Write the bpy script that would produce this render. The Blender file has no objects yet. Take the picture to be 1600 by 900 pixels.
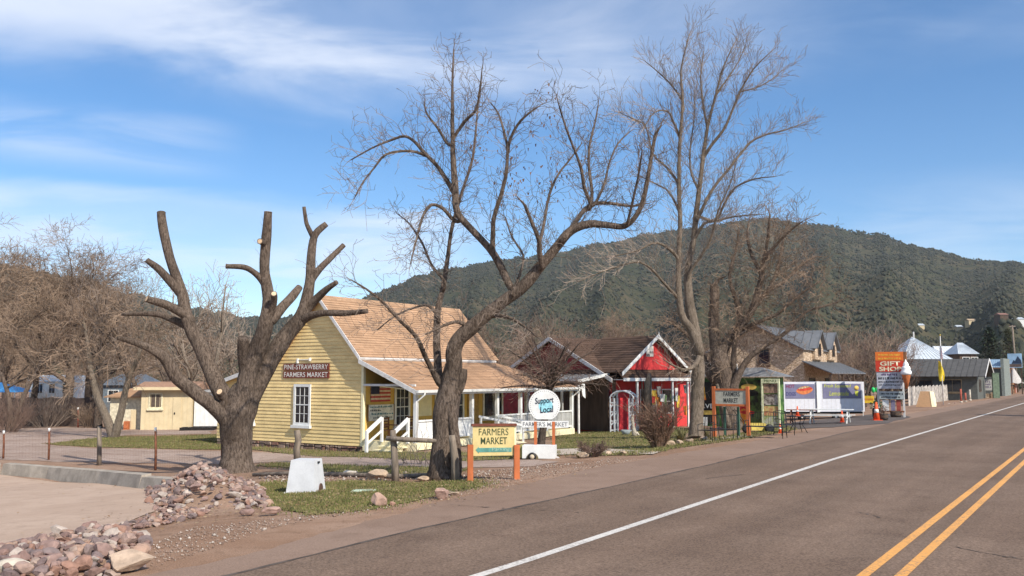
import bpy, math, random
import numpy as np
from mathutils import Vector, Matrix, noise as mnoise
from mathutils.geometry import delaunay_2d_cdt

# ------------------------------------------------------------------ camera
SC = bpy.context.scene
COL = SC.collection
F, HZ, CAMH = 1400.0, 588.0, 2.4            # focal length and horizon row in pixels of a 1600 x 900 frame, eye height
PITCH = math.atan((HZ - 450) / F)
CP, SP = math.cos(PITCH), math.sin(PITCH)
cam_d = bpy.data.cameras.new('camera')
cam_d.sensor_width = 36.0
cam_d.lens = 36.0 * F / 1600.0
cam_d.clip_start, cam_d.clip_end = 0.1, 9000
cam = bpy.data.objects.new('camera', cam_d)
cam.location = (0, 0, CAMH)
cam.rotation_euler = (math.pi / 2 + PITCH, 0, 0)
COL.objects.link(cam)
SC.camera = cam

# ------------------------------------------------------------------ sun, sky, exposure
SUN_B, SUN_E = math.radians(140), math.radians(39)
sun_d = bpy.data.lights.new('sun', 'SUN')
sun_d.energy, sun_d.angle, sun_d.color = 4.8, math.radians(0.55), (1.0, 0.93, 0.81)
sun = bpy.data.objects.new('sun', sun_d)
S = Vector((math.sin(SUN_B) * math.cos(SUN_E), math.cos(SUN_B) * math.cos(SUN_E), math.sin(SUN_E)))
sun.rotation_euler = S.to_track_quat('Z', 'Y').to_euler()
sun.location = S * 60
COL.objects.link(sun)
SC.view_settings.view_transform = 'Standard'
SC.view_settings.look = 'None'
SC.view_settings.exposure = 0.3
SC.view_settings.gamma = 1.0

W = bpy.data.worlds.new('World')
SC.world = W
W.use_nodes = True
wt = W.node_tree
wt.nodes.clear()


class NT:
    """small helper to write node trees"""
    def __init__(s, tree): s.t = tree
    def n(s, kind, **kw):
        nd = s.t.nodes.new(kind)
        for k, v in kw.items(): setattr(nd, k, v)
        return nd
    def val(s, sock, v):
        if hasattr(v, 'is_output'): s.t.links.new(v, sock)
        else: sock.default_value = v
    def math(s, op, a, b=0.0, c=None, clamp=False):
        nd = s.n('ShaderNodeMath', operation=op, use_clamp=clamp)
        s.val(nd.inputs[0], a); s.val(nd.inputs[1], b)
        if c is not None: s.val(nd.inputs[2], c)
        return nd.outputs[0]
    def rng(s, v, a, b, c=0.0, d=1.0, smooth=True):
        nd = s.n('ShaderNodeMapRange', interpolation_type='SMOOTHSTEP' if smooth else 'LINEAR')
        s.val(nd.inputs[0], v)
        for i, x in enumerate((a, b, c, d)): s.val(nd.inputs[i + 1], x)
        return nd.outputs[0]
    def mix(s, f, a, b):
        nd = s.n('ShaderNodeMix', data_type='RGBA')
        s.val(nd.inputs[0], f); s.val(nd.inputs[6], a); s.val(nd.inputs[7], b)
        return nd.outputs[2]
    def noise(s, vec, scale, detail=4, rough=0.55, dist=0.0):
        nd = s.n('ShaderNodeTexNoise')
        if vec is not None: s.val(nd.inputs['Vector'], vec)
        nd.inputs['Scale'].default_value = scale
        nd.inputs['Detail'].default_value = detail
        nd.inputs['Roughness'].default_value = rough
        nd.inputs['Distortion'].default_value = dist
        return nd.outputs[0]
    def mapping(s, vec, loc=(0, 0, 0), rot=(0, 0, 0), scale=(1, 1, 1)):
        nd = s.n('ShaderNodeMapping')
        s.val(nd.inputs[0], vec)
        nd.inputs[1].default_value, nd.inputs[2].default_value, nd.inputs[3].default_value = loc, rot, scale
        return nd.outputs[0]


def build_sky():
    k = NT(wt)
    sky = k.n('ShaderNodeTexSky', sky_type='NISHITA')
    sky.sun_disc = False
    sky.sun_elevation, sky.sun_rotation = SUN_E, SUN_B
    sky.altitude, sky.air_density, sky.dust_density, sky.ozone_density = 1600, 1.0, 0.6, 2.0
    tc = k.n('ShaderNodeTexCoord').outputs['Generated']
    sep = k.n('ShaderNodeSeparateXYZ'); wt.links.new(tc, sep.inputs[0])
    x, y, z = sep.outputs
    az = k.math('MULTIPLY', k.math('ARCTAN2', x, y), 57.3)
    el = k.math('MULTIPLY', k.math('ARCSINE', z), 57.3)
    zz = k.math('ADD', k.math('MAXIMUM', z, 0.0), 0.16)
    cmb = k.n('ShaderNodeCombineXYZ')
    k.val(cmb.inputs[0], k.math('DIVIDE', x, zz)); k.val(cmb.inputs[1], k.math('DIVIDE', y, zz))
    pl = cmb.outputs[0]
    # high cirrus: long streaks plus a softer veil
    st = k.noise(k.mapping(pl, (3.1, 0.7, 0), (0, 0, 0.5), (0.9, 1.7, 1)), 1.2, 9, 0.56, 0.8)
    veil = k.noise(k.mapping(pl, (1.7, 4.2, 2)), 1.1, 5, 0.5, 0.3)
    big = k.noise(k.mapping(pl, (7.7, 1.2, 5)), 0.45, 2, 0.5)
    # broad cloud field high up to the left, its edge wandering; a low bank to the left; blue between and to the right
    wob = k.math('MULTIPLY', k.math('SUBTRACT', veil, 0.5), 13.0)
    elw = k.math('ADD', el, wob)
    edge = k.math('ADD', k.math('MULTIPLY', k.math('MAXIMUM', k.math('SUBTRACT', az, 0.0), 0.0), 0.06), 16.2)
    upper = k.rng(k.math('SUBTRACT', elw, edge), -1.5, 5.0)
    low = k.math('MULTIPLY', k.math('MULTIPLY', k.rng(k.math('ADD', el, k.math('MULTIPLY', wob, 0.35)), 11.0, 9.8), k.rng(el, 4.5, 7.5, 0.25, 1.0)), k.rng(az, 1.0, -8.0))
    wisp = k.math('MULTIPLY', k.math('MULTIPLY', k.rng(el, 11.5, 13.5), k.rng(el, 16.0, 14.2)), k.rng(az, -16.0, -22.0))
    faint = k.math('MULTIPLY', k.rng(el, 12.5, 9.0), k.rng(az, 10.0, 25.0))
    tex = k.rng(st, 0.36, 0.66)
    tex2 = k.math('ADD', k.math('MULTIPLY', tex, 0.75), k.math('MULTIPLY', k.rng(veil, 0.35, 0.65), 0.35))
    right_thin = k.rng(az, 6.0, 20.0, 1.0, 0.6)
    d = k.math('MULTIPLY', k.math('MULTIPLY', upper, right_thin), tex2)
    d = k.math('MAXIMUM', d, k.math('MULTIPLY', low, k.math('ADD', k.math('MULTIPLY', tex2, 0.7), 0.3)))
    d = k.math('MAXIMUM', d, k.math('MULTIPLY', wisp, k.math('MULTIPLY', tex, 0.8)))
    d = k.math('MAXIMUM', d, k.math('MULTIPLY', faint, k.math('MULTIPLY', tex, 0.4)))
    d = k.math('MULTIPLY', d, k.rng(big, 0.2, 0.55, 0.6, 1.0))
    d = k.math('MULTIPLY', d, 0.64, clamp=True)
    hs = k.n('ShaderNodeHueSaturation')
    hs.inputs['Saturation'].default_value = 1.25
    wt.links.new(sky.outputs[0], hs.inputs['Color'])
    col = k.mix(d, hs.outputs[0], (6.5, 6.75, 7.3, 1))
    bg = k.n('ShaderNodeBackground')
    wt.links.new(col, bg.inputs[0])
    bg.inputs[1].default_value = 0.138
    out = k.n('ShaderNodeOutputWorld')
    wt.links.new(bg.outputs[0], out.inputs[0])


build_sky()

# ------------------------------------------------------------------ geometry of the place
RA = math.radians(33.9)                                  # bearing of the road
E1 = Vector((math.sin(RA), math.cos(RA), 0))             # along the road, away
E2 = Vector((-math.cos(RA), math.sin(RA), 0))            # off the road to the left
UP = Vector((0, 0, 1))
EDGE = -11.6                                             # road coordinate n of the pavement's edge


def road_ns(x, y): return x * math.cos(RA) - y * math.sin(RA), x * math.sin(RA) + y * math.cos(RA)
def from_ns(n, s, z=0.0): return Vector((n * math.cos(RA) + s * math.sin(RA), -n * math.sin(RA) + s * math.cos(RA), z))


def G(x, y):
    """height of the ground: the road is level, the land falls gently away to its left"""
    q = EDGE - road_ns(x, y)[0]
    if q <= 0: return 0.0
    if q <= 16: return -0.055 * q
    return -0.88 - 0.004 * min(q - 16, 50)


def ray(u, v):
    yc = (450 - v) / F
    return Vector(((u - 800) / F, CP - yc * SP, SP + yc * CP))
def at(u, v, Y):
    r = ray(u, v); t = Y / r.y
    return Vector((r.x * t, Y, CAMH + r.z * t))
def on_z(u, v, z):
    r = ray(u, v); t = (z - CAMH) / r.z
    return Vector((r.x * t, r.y * t, z))
def gp(u, v):
    """the ground point seen at a pixel"""
    z = 0.0
    for _ in range(40):
        p = on_z(u, v, z); z = 0.5 * z + 0.5 * G(p.x, p.y)
    return Vector((p.x, p.y, G(p.x, p.y)))


class Fr:
    """local frame: origin and three axes"""
    def __init__(s, o, x=Vector((1, 0, 0)), y=Vector((0, 1, 0)), z=UP):
        s.o, s.x, s.y, s.z = Vector(o), Vector(x), Vector(y), Vector(z)
    def __call__(s, a, b, c): return s.o + s.x * a + s.y * b + s.z * c
    def sub(s, a, b, c, x=None, y=None, z=None):
        t = lambda d, k: k if d is None else s.x * d[0] + s.y * d[1] + s.z * d[2]
        return Fr(s(a, b, c), t(x, s.x), t(y, s.y), t(z, s.z))
WORLD = Fr((0, 0, 0))
def bearing(o, deg):
    """frame with x along the bearing, y to its left"""
    a = math.radians(deg)
    return Fr(o, (math.sin(a), math.cos(a), 0), (-math.cos(a), math.sin(a), 0))


class MB:
    """collects shapes, then builds ONE mesh object"""
    def __init__(s, fr=WORLD): s.v, s.f, s.fr, s.sm = [], [], fr, []
    def add(s, vs, fs, smooth=False, raw=False):
        o = len(s.v)
        s.v.extend([Vector(p) for p in vs] if raw else [s.fr(*p) for p in vs])
        s.f.extend([tuple(i + o for i in f) for f in fs]); s.sm.extend([smooth] * len(fs))
        return s
    def box(s, a0, a1, b0, b1, c0, c1):
        vs = [(a, b, c) for c in (c0, c1) for b in (b0, b1) for a in (a0, a1)]
        return s.add(vs, [(0, 2, 3, 1), (4, 5, 7, 6), (0, 1, 5, 4), (2, 6, 7, 3), (0, 4, 6, 2), (1, 3, 7, 5)])
    def frustum(s, c, r0, r1, z0, z1):
        (x, y), vs = c, []
        for z, (rx, ry) in ((z0, r0), (z1, r1)):
            vs += [(x - rx, y - ry, z), (x + rx, y - ry, z), (x + rx, y + ry, z), (x - rx, y + ry, z)]
        return s.add(vs, [(3, 2, 1, 0), (4, 5, 6, 7)] + [(i, (i + 1) % 4, 4 + (i + 1) % 4, 4 + i) for i in range(4)])
    def prism(s, poly, ext):
        """polygon of 3d points pushed along a vector, local coordinates"""
        n = len(poly)
        vs = [tuple(p) for p in poly] + [tuple(p[i] + ext[i] for i in range(3)) for p in poly]
        return s.add(vs, [tuple(range(n))[::-1], tuple(range(n, 2 * n))] + [(i, (i + 1) % n, n + (i + 1) % n, n + i) for i in range(n)])
    def bar(s, p, q, w, h=None, raw=False):
        """rectangular bar between two points, w across, h upright"""
        h = w if h is None else h
        P, Q = (Vector(p), Vector(q)) if raw else (s.fr(*p), s.fr(*q))
        d = (Q - P).normalized()
        side = d.cross(UP)
        side = side.normalized() if side.length > 1e-3 else s.fr.x
        up = side.cross(d).normalized()
        vs = [E + side * (i * w / 2) + up * (j * h / 2) for E in (P, Q) for i, j in ((-1, -1), (1, -1), (1, 1), (-1, 1))]
        return s.add(vs, [(3, 2, 1, 0), (4, 5, 6, 7)] + [(i, (i + 1) % 4, 4 + (i + 1) % 4, 4 + i) for i in range(4)], raw=True)
    def tube(s, pts, rads, n=8, smooth=True, raw=True, cap=True, rough=0.0, rng=None, furrow=0.0):
        P = [Vector(p) for p in pts] if raw else [s.fr(*p) for p in pts]
        o, m, run = len(s.v), len(P), 0.0
        d = (P[1] - P[0]).normalized()
        u = d.orthogonal().normalized()
        for i in range(m):
            if i: d = (P[min(i + 1, m - 1)] - P[i - 1]).normalized(); run += (P[i] - P[i - 1]).length
            u = (u - d * u.dot(d))
            u = u.normalized() if u.length > 1e-4 else d.orthogonal().normalized()
            w = d.cross(u)
            for k in range(n):
                a = 2 * math.pi * k / n
                r = rads[i] * (1 + (rng.uniform(-rough, rough) if rough else 0))
                if furrow: r *= 1 + furrow * (mnoise.noise(Vector((math.cos(a) * n * .16, math.sin(a) * n * .16, run * 1.6))) + .9 * mnoise.noise(Vector((math.cos(a) * 1.3, math.sin(a) * 1.3, run * .9 + 5))))
                s.v.append(P[i] + (u * math.cos(a) + w * math.sin(a)) * r)
        for i in range(m - 1):
            for k in range(n):
                s.f.append((o + i * n + k, o + i * n + (k + 1) % n, o + (i + 1) * n + (k + 1) % n, o + (i + 1) * n + k)); s.sm.append(smooth)
        if cap:
            s.f.append(tuple(o + k for k in range(n))[::-1]); s.sm.append(False)
            s.f.append(tuple(o + (m - 1) * n + k for k in range(n))); s.sm.append(False)
        return s
    def lathe(s, c, prof, n=16, smooth=True):
        vs = [(c[0] + r * math.cos(2 * math.pi * k / n), c[1] + r * math.sin(2 * math.pi * k / n), c[2] + z) for r, z in prof for k in range(n)]
        m = len(prof)
        fs = [(i * n + k, i * n + (k + 1) % n, (i + 1) * n + (k + 1) % n, (i + 1) * n + k) for i in range(m - 1) for k in range(n)]
        fs += [tuple(range(n))[::-1], tuple((m - 1) * n + k for k in range(n))]
        return s.add(vs, fs, smooth)
    def mesh(s, name, off=Vector((0, 0, 0))):
        me = bpy.data.meshes.new(name)
        me.from_pydata([(p.x - off.x, p.y - off.y, p.z - off.z) for p in s.v], [], s.f)
        if any(s.sm): me.polygons.foreach_set('use_smooth', s.sm)
        me.update()
        return me


def link(name, me, mat, parent=None, loc=(0, 0, 0)):
    o = bpy.data.objects.new(name, me)
    if mat is not None and me is not None and not me.materials: me.materials.append(mat)
    COL.objects.link(o); o.location = loc
    if parent is not None: o.parent = parent
    return o
def tag(o, label, cat, group=None, kind=None):
    if label: o['label'] = label
    if cat: o['category'] = cat
    if group: o['group'] = group
    if kind: o['kind'] = kind
    return o


class Thing:
    """an Empty at the thing's base that parents its parts"""
    def __init__(s, name, label, cat, loc, group=None):
        s.loc = Vector(loc)
        s.o = bpy.data.objects.new(name, None)
        s.o.empty_display_size = 0.3
        COL.objects.link(s.o); s.o.location = s.loc
        tag(s.o, label, cat, group)
    def part(s, name, mb, mat, parent=None, kind=None, label=None):
        o = link(name, mb.mesh(name, s.loc), mat, parent or s.o)
        if kind: o['kind'] = kind
        if label: o['label'] = label
        return o
    def text(s, name, body, mat, fr, w, h, parent=None, depth=0.004, shear=0.0, font_off=0.0):
        me = text_mesh(body, w, h, fr, depth, shear, s.loc, font_off)
        return link(name, me, mat, parent or s.o)
def single(name, label, cat, mb, mat, loc, group=None, kind=None):
    loc = Vector(loc)
    o = link(name, mb.mesh(name, loc), mat, None, loc)
    return tag(o, label, cat, group, kind)
def structure(name, mb, mat, parent=None):
    o = link(name, mb.mesh(name), mat, parent)
    if parent is None: o['kind'] = 'structure'
    return o


def text_mesh(body, w, h, fr, depth, shear, off, bold=0.0):
    """lettering filling w x h in the frame's x-z plane, y is towards the reader"""
    c = bpy.data.curves.new('lettering', 'FONT')
    c.body, c.align_x, c.align_y, c.shear, c.offset = body, 'LEFT', 'BOTTOM_BASELINE', shear, bold
    c.resolution_u = 3
    t = bpy.data.objects.new('lettering_tmp', c)
    COL.objects.link(t)
    bpy.context.view_layer.update()
    me = bpy.data.meshes.new_from_object(t.evaluated_get(bpy.context.evaluated_depsgraph_get()))
    bpy.data.objects.remove(t); bpy.data.curves.remove(c)
    co = np.empty(len(me.vertices) * 3); me.vertices.foreach_get('co', co); co = co.reshape(-1, 3)
    lo, hi = co.min(0), co.max(0)
    sx, sy = w / max(hi[0] - lo[0], 1e-6), h / max(hi[1] - lo[1], 1e-6)
    X, Y, Z, O = (np.array(a) for a in (fr.x, fr.y, fr.z, fr.o - off))
    pts = O + np.outer((co[:, 0] - lo[0]) * sx, X) + np.outer((co[:, 1] - lo[1]) * sy, Z) + Y * depth
    me.vertices.foreach_set('co', pts.ravel().astype(np.float32)); me.update(); me.name = 'lettering'
    return me


# ------------------------------------------------------------------ materials
MATS = {}
def mat(name, col, rough=0.8, var=0.18, scale=6.0, col2=None, bump=0.0, bscale=40.0, metal=0.0, spec=0.3, stretch=(1, 1, 1), fine=0.0, rnd=0.0, lo=0.35, hi=0.65):
    if name in MATS: return MATS[name]
    m = bpy.data.materials.new(name); m.use_nodes = True
    MATS[name] = m
    k = NT(m.node_tree)
    b = m.node_tree.nodes['Principled BSDF']
    b.inputs['Roughness'].default_value, b.inputs['Metallic'].default_value = rough, metal
    b.inputs['Specular IOR Level'].default_value = spec
    pos = k.n('ShaderNodeNewGeometry').outputs['Position']
    vec = k.mapping(pos, scale=stretch) if stretch != (1, 1, 1) else pos
    c1 = tuple(x * (1 - var) for x in col) + (1,)
    c2 = (tuple(x * (1 + var) for x in col) if col2 is None else tuple(col2)) + (1,)
    out = k.mix(k.rng(k.noise(vec, scale, 6, 0.6), lo, hi), c1, c2)
    if fine:
        f = k.rng(k.noise(vec, scale * 11, 3, 0.7), 0.3, 0.7, 1 - fine, 1 + fine)
        mx = k.n('ShaderNodeVectorMath', operation='SCALE')
        m.node_tree.links.new(out, mx.inputs[0]); k.val(mx.inputs['Scale'], f); out = mx.outputs[0]
    if rnd:
        r = k.n('ShaderNodeObjectInfo').outputs['Random']
        mx = k.n('ShaderNodeVectorMath', operation='SCALE')
        m.node_tree.links.new(out, mx.inputs[0]); k.val(mx.inputs['Scale'], k.rng(r, 0, 1, 1 - rnd, 1 + rnd, False)); out = mx.outputs[0]
    m.node_tree.links.new(out, b.inputs['Base Color'])
    if bump:
        bp = k.n('ShaderNodeBump'); bp.inputs['Strength'].default_value = bump; bp.inputs['Distance'].default_value = 0.03
        m.node_tree.links.new(k.noise(vec, bscale, 4, 0.6), bp.inputs['Height'])
        m.node_tree.links.new(bp.outputs[0], b.inputs['Normal'])
    return m
def pal(name, cols, rough=0.85, bump=0.4, bscale=18.0, scale=9.0):
    """each object takes its own colour out of a short palette, with mottling"""
    m = bpy.data.materials.new(name); m.use_nodes = True
    MATS[name] = m
    k = NT(m.node_tree); b = m.node_tree.nodes['Principled BSDF']
    b.inputs['Roughness'].default_value = rough; b.inputs['Specular IOR Level'].default_value = 0.25
    rp = k.n('ShaderNodeValToRGB'); rp.color_ramp.interpolation = 'CONSTANT'
    while len(rp.color_ramp.elements) < len(cols): rp.color_ramp.elements.new(0.5)
    for i, c in enumerate(cols):
        rp.color_ramp.elements[i].position = i / len(cols); rp.color_ramp.elements[i].color = tuple(c) + (1,)
    pos = k.n('ShaderNodeNewGeometry')
    isl = k.n('ShaderNodeObjectInfo').outputs['Random']
    r = k.math('FRACT', k.math('ADD', isl, pos.outputs['Random Per Island']))
    m.node_tree.links.new(r, rp.inputs[0])
    f = k.rng(k.noise(pos.outputs['Position'], scale, 5, 0.6), 0.3, 0.7, 0.75, 1.22)
    mx = k.n('ShaderNodeVectorMath', operation='SCALE')
    m.node_tree.links.new(rp.outputs[0], mx.inputs[0]); k.val(mx.inputs['Scale'], f)
    m.node_tree.links.new(mx.outputs[0], b.inputs['Base Color'])
    bp = k.n('ShaderNodeBump'); bp.inputs['Strength'].default_value = bump; bp.inputs['Distance'].default_value = 0.03
    m.node_tree.links.new(k.noise(pos.outputs['Position'], bscale, 5, 0.6), bp.inputs['Height'])
    m.node_tree.links.new(bp.outputs[0], b.inputs['Normal'])
    return m


WHITE = mat('white_paint', (0.70, 0.70, 0.68), 0.6, 0.06, 3, fine=0.05)
GLASS = mat('window_glass', (0.02, 0.024, 0.03), 0.08, 0.3, 3, spec=0.6)
DARK = mat('dark_interior', (0.02, 0.018, 0.016), 0.9)
BLACK = mat('black_iron', (0.018, 0.018, 0.02), 0.5, 0.2)
INK = mat('black_lettering', (0.03, 0.03, 0.032), 0.7)
# ================================================================== ground, road, mountain
def ground_mat(name, cols, speck=0.35, big=0.25, bump=0.5, s1=0.35, s2=3.0, s3=45.0, rough=0.95):
    """earth: broad patches, small blotches and grit"""
    m = bpy.data.materials.new(name); m.use_nodes = True
    k = NT(m.node_tree); b = m.node_tree.nodes['Principled BSDF']
    b.inputs['Roughness'].default_value = rough; b.inputs['Specular IOR Level'].default_value = 0.15
    pos = k.n('ShaderNodeNewGeometry').outputs['Position']
    c = k.mix(k.rng(k.noise(pos, s1, 5, 0.6, 0.4), 0.38, 0.62), tuple(cols[0]) + (1,), tuple(cols[1]) + (1,))
    c = k.mix(k.math('MULTIPLY', k.rng(k.noise(pos, s2, 6, 0.65), 0.48, 0.7), big * 3, clamp=True), c, tuple(cols[2]) + (1,))
    g = k.rng(k.noise(pos, s3, 3, 0.8), 0.3, 0.7, 1 - speck, 1 + speck)
    mx = k.n('ShaderNodeVectorMath', operation='SCALE'); m.node_tree.links.new(c, mx.inputs[0]); k.val(mx.inputs['Scale'], g)
    m.node_tree.links.new(mx.outputs[0], b.inputs['Base Color'])
    bp = k.n('ShaderNodeBump'); bp.inputs['Strength'].default_value = bump; bp.inputs['Distance'].default_value = 0.02
    m.node_tree.links.new(k.noise(pos, s3 * 0.6, 5, 0.75), bp.inputs['Height'])
    m.node_tree.links.new(bp.outputs[0], b.inputs['Normal'])
    MATS[name] = m
    return m


DIRT = ground_mat('red_dirt', [(0.245, 0.148, 0.096), (0.31, 0.205, 0.145), (0.185, 0.112, 0.072)])
DRIVE = ground_mat('drive_gravel', [(0.30, 0.222, 0.18), (0.36, 0.275, 0.23), (0.22, 0.155, 0.122)], speck=0.45)
LOT = ground_mat('pale_asphalt', [(0.40, 0.29, 0.22), (0.44, 0.325, 0.25), (0.34, 0.245, 0.185)], speck=0.2, bump=0.15, s1=0.5, s2=2, s3=70)
ROADM = ground_mat('road_asphalt', [(0.152, 0.103, 0.074), (0.178, 0.123, 0.09), (0.13, 0.087, 0.063)], speck=0.42, bump=0.4, s1=0.25, s2=0.9, s3=30, rough=0.85)
SHOULDER = ground_mat('shoulder_asphalt', [(0.225, 0.152, 0.113), (0.25, 0.172, 0.13), (0.19, 0.126, 0.093)], speck=0.2, bump=0.25, s1=0.3, s2=1.2, s3=40)
LAWN = ground_mat('lawn', [(0.125, 0.118, 0.042), (0.19, 0.155, 0.07), (0.23, 0.165, 0.095)], speck=0.3, big=0.22, s1=0.5, s2=1.5)
WEED = ground_mat('weedy_earth', [(0.20, 0.145, 0.09), (0.155, 0.14, 0.055), (0.13, 0.13, 0.04)], speck=0.35, s1=0.9, s2=1.2)
PATH = ground_mat('concrete_path', [(0.42, 0.35, 0.29), (0.47, 0.40, 0.33), (0.36, 0.29, 0.24)], speck=0.12, bump=0.2)
TAR = mat('tar', (0.085, 0.064, 0.052), 0.8, 0.35, 3)


def paint(name, col, wear):
    m = bpy.data.materials.new(name); m.use_nodes = True
    k = NT(m.node_tree); b = m.node_tree.nodes['Principled BSDF']
    b.inputs['Roughness'].default_value = 0.75
    pos = k.n('ShaderNodeNewGeometry').outputs['Position']
    f = k.math('MULTIPLY', k.math('MULTIPLY', k.rng(k.noise(pos, 22, 6, 0.8), 0.47, 0.6), k.rng(k.noise(pos, 0.9, 4, 0.6), 0.35, 0.65, 0.25, 1.0)), wear)
    c = k.mix(f, tuple(col) + (1,), (0.16, 0.12, 0.1, 1))
    c2 = k.mix(k.math('MULTIPLY', k.rng(k.noise(pos, 1.3, 3), 0.4, 0.7), 0.25), c, tuple(x * 0.7 for x in col) + (1,))
    m.node_tree.links.new(c2, b.inputs['Base Color'])
    return m
WPAINT, YPAINT = paint('white_line_paint', (0.62, 0.58, 0.53), 0.9), paint('yellow_line_paint', (0.72, 0.34, 0.08), 0.9)


def add_wheel_tracks(m):
    """the polished, slightly darker wheel paths and the paler crown between them, plus patched areas"""
    k = NT(m.node_tree); b = m.node_tree.nodes['Principled BSDF']
    src = b.inputs['Base Color'].links[0].from_socket
    pos = k.n('ShaderNodeNewGeometry').outputs['Position']
    sp = k.n('ShaderNodeSeparateXYZ'); m.node_tree.links.new(pos, sp.inputs[0])
    n = k.math('SUBTRACT', k.math('MULTIPLY', sp.outputs[0], math.cos(RA)), k.math('MULTIPLY', sp.outputs[1], math.sin(RA)))
    n = k.math('ADD', n, k.math('MULTIPLY', k.noise(pos, 0.25, 3), 0.5))
    w = k.math('COSINE', k.math('MULTIPLY', k.math('ADD', n, 2.6), 2 * math.pi / 1.95))
    w = k.math('MULTIPLY', w, k.rng(k.noise(k.mapping(k.mapping(pos, rot=(0, 0, RA)), scale=(1, .06, 1)), 0.8, 4), 0.3, 0.7, 0.02, 0.09))
    st = k.rng(k.noise(k.mapping(k.mapping(pos, rot=(0, 0, RA)), scale=(1, .05, 1)), 1.8, 6, 0.7), 0.3, 0.7, 0.92, 1.07)
    mx = k.n('ShaderNodeVectorMath', operation='SCALE'); m.node_tree.links.new(src, mx.inputs[0]); k.val(mx.inputs['Scale'], k.math('MULTIPLY', k.math('SUBTRACT', 1.0, w), st))
    m.node_tree.links.new(mx.outputs[0], b.inputs['Base Color'])
add_wheel_tracks(ROADM)


def lerp_tab(tab, x):
    if x <= tab[0][0]: return tab[0][1]
    for (a, p), (b, q) in zip(tab, tab[1:]):
        if x <= b: return p + (q - p) * (x - a) / (b - a)
    return tab[-1][1]


# one sheet to the horizon
g = MB()
ns = [-4000, -600, -77.6, -27.6, -11.6, 4000]
ss = [-4000, -60, 0, 60, 200, 4000]
for n in ns:
    for s in ss:
        p = from_ns(n, s); g.v.append(Vector((p.x, p.y, G(p.x, p.y))))
for i in range(len(ns) - 1):
    for j in range(len(ss) - 1):
        a = i * len(ss) + j
        g.f.append((a, a + len(ss), a + len(ss) + 1, a + 1)); g.sm.append(False)
structure('ground', g, DIRT)

rl = random.Random(5)
EDGE_TAB = [(-40, -9.5), (4, -9.6), (8, -9.9), (12, -10.6), (16, -11.2), (22, -11.55), (36, -11.35), (60, -11.2), (420, -11.2)]
SEAM_TAB = [(-40, -8.9), (7, -9.0), (11, -9.25), (23, -9.3), (39, -9.7), (60, -9.8), (420, -9.8)]
WHITE_TAB = [(-40, -6.5), (10, -6.52), (27, -6.95), (93, -7.05), (420, -7.1)]


def strip(name, left, right, z, m, step=1.0, wob=0.0, s0=-30, s1=420):
    mb = MB(); s, i = s0, 0
    st = [s0]
    while st[-1] < s1: st.append(st[-1] + step * (1 if st[-1] < 90 else 8))
    for s in st:
        w = wob * (mnoise.noise(Vector((s * 0.8, 3.3, 0))) + 0.6 * mnoise.noise(Vector((s * 3.1, 8.3, 0)))) if wob else 0
        l = lerp_tab(left, s) if isinstance(left, list) else left
        r = lerp_tab(right, s) if isinstance(right, list) else right
        mb.v += [from_ns(l + w, s, z), from_ns(r, s, z)]
    for i in range(len(st) - 1):
        mb.f.append((2 * i, 2 * i + 1, 2 * i + 3, 2 * i + 2)); mb.sm.append(False)
    return structure(name, mb, m)


strip('road_shoulder', EDGE_TAB, -6, 0.004, SHOULDER, 0.25, 0.22)
strip('road', SEAM_TAB, 9.5, 0.010, ROADM, 0.5, 0.03)
strip('seam_in_asphalt', [(a, b - 0.05) for a, b in SEAM_TAB], [(a, b + 0.03) for a, b in SEAM_TAB], 0.013, TAR, 0.4, 0.06, -30, 42)
strip('edge_line', [(a, b - 0.075) for a, b in WHITE_TAB], [(a, b + 0.075) for a, b in WHITE_TAB], 0.014, WPAINT, 1.0)
for c in (-2.67, -2.29): strip('centre_line', c - 0.065, c + 0.065, 0.014, YPAINT, 1.0)
strip('edge_line', 1.35, 1.5, 0.014, WPAINT, 1.0)
for pts in ([(700, 788), (760, 792), (810, 795), (860, 797), (915, 802)], [(1030, 742), (1100, 748), (1160, 741), (1215, 745)],
            [(1340, 800), (1365, 806), (1378, 809)], [(1500, 855), (1560, 868), (1600, 874)]):
    mb = MB(); q = []
    P = [on_z(u, v, 0.015) for u, v in pts]
    for a, b in zip(P, P[1:]):
        for t in range(8): q.append(a.lerp(b, t / 8) + Vector((rl.uniform(-.05, .05), rl.uniform(-.05, .05), 0)))
    for i, p in enumerate(q):
        w = 0.012 + 0.02 * rl.random()
        mb.v += [p - E2 * w, p + E2 * w]
        if i: mb.f.append((2 * i - 2, 2 * i - 1, 2 * i + 1, 2 * i)); mb.sm.append(False)
    structure('road_crack', mb, TAR)


def in_poly(p, poly):
    c, n = False, len(poly)
    for i in range(n):
        a, b = poly[i], poly[i - 1]
        if (a[1] > p[1]) != (b[1] > p[1]) and p[0] < (b[0] - a[0]) * (p[1] - a[1]) / (b[1] - a[1]) + a[0]: c = not c
    return c


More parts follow.
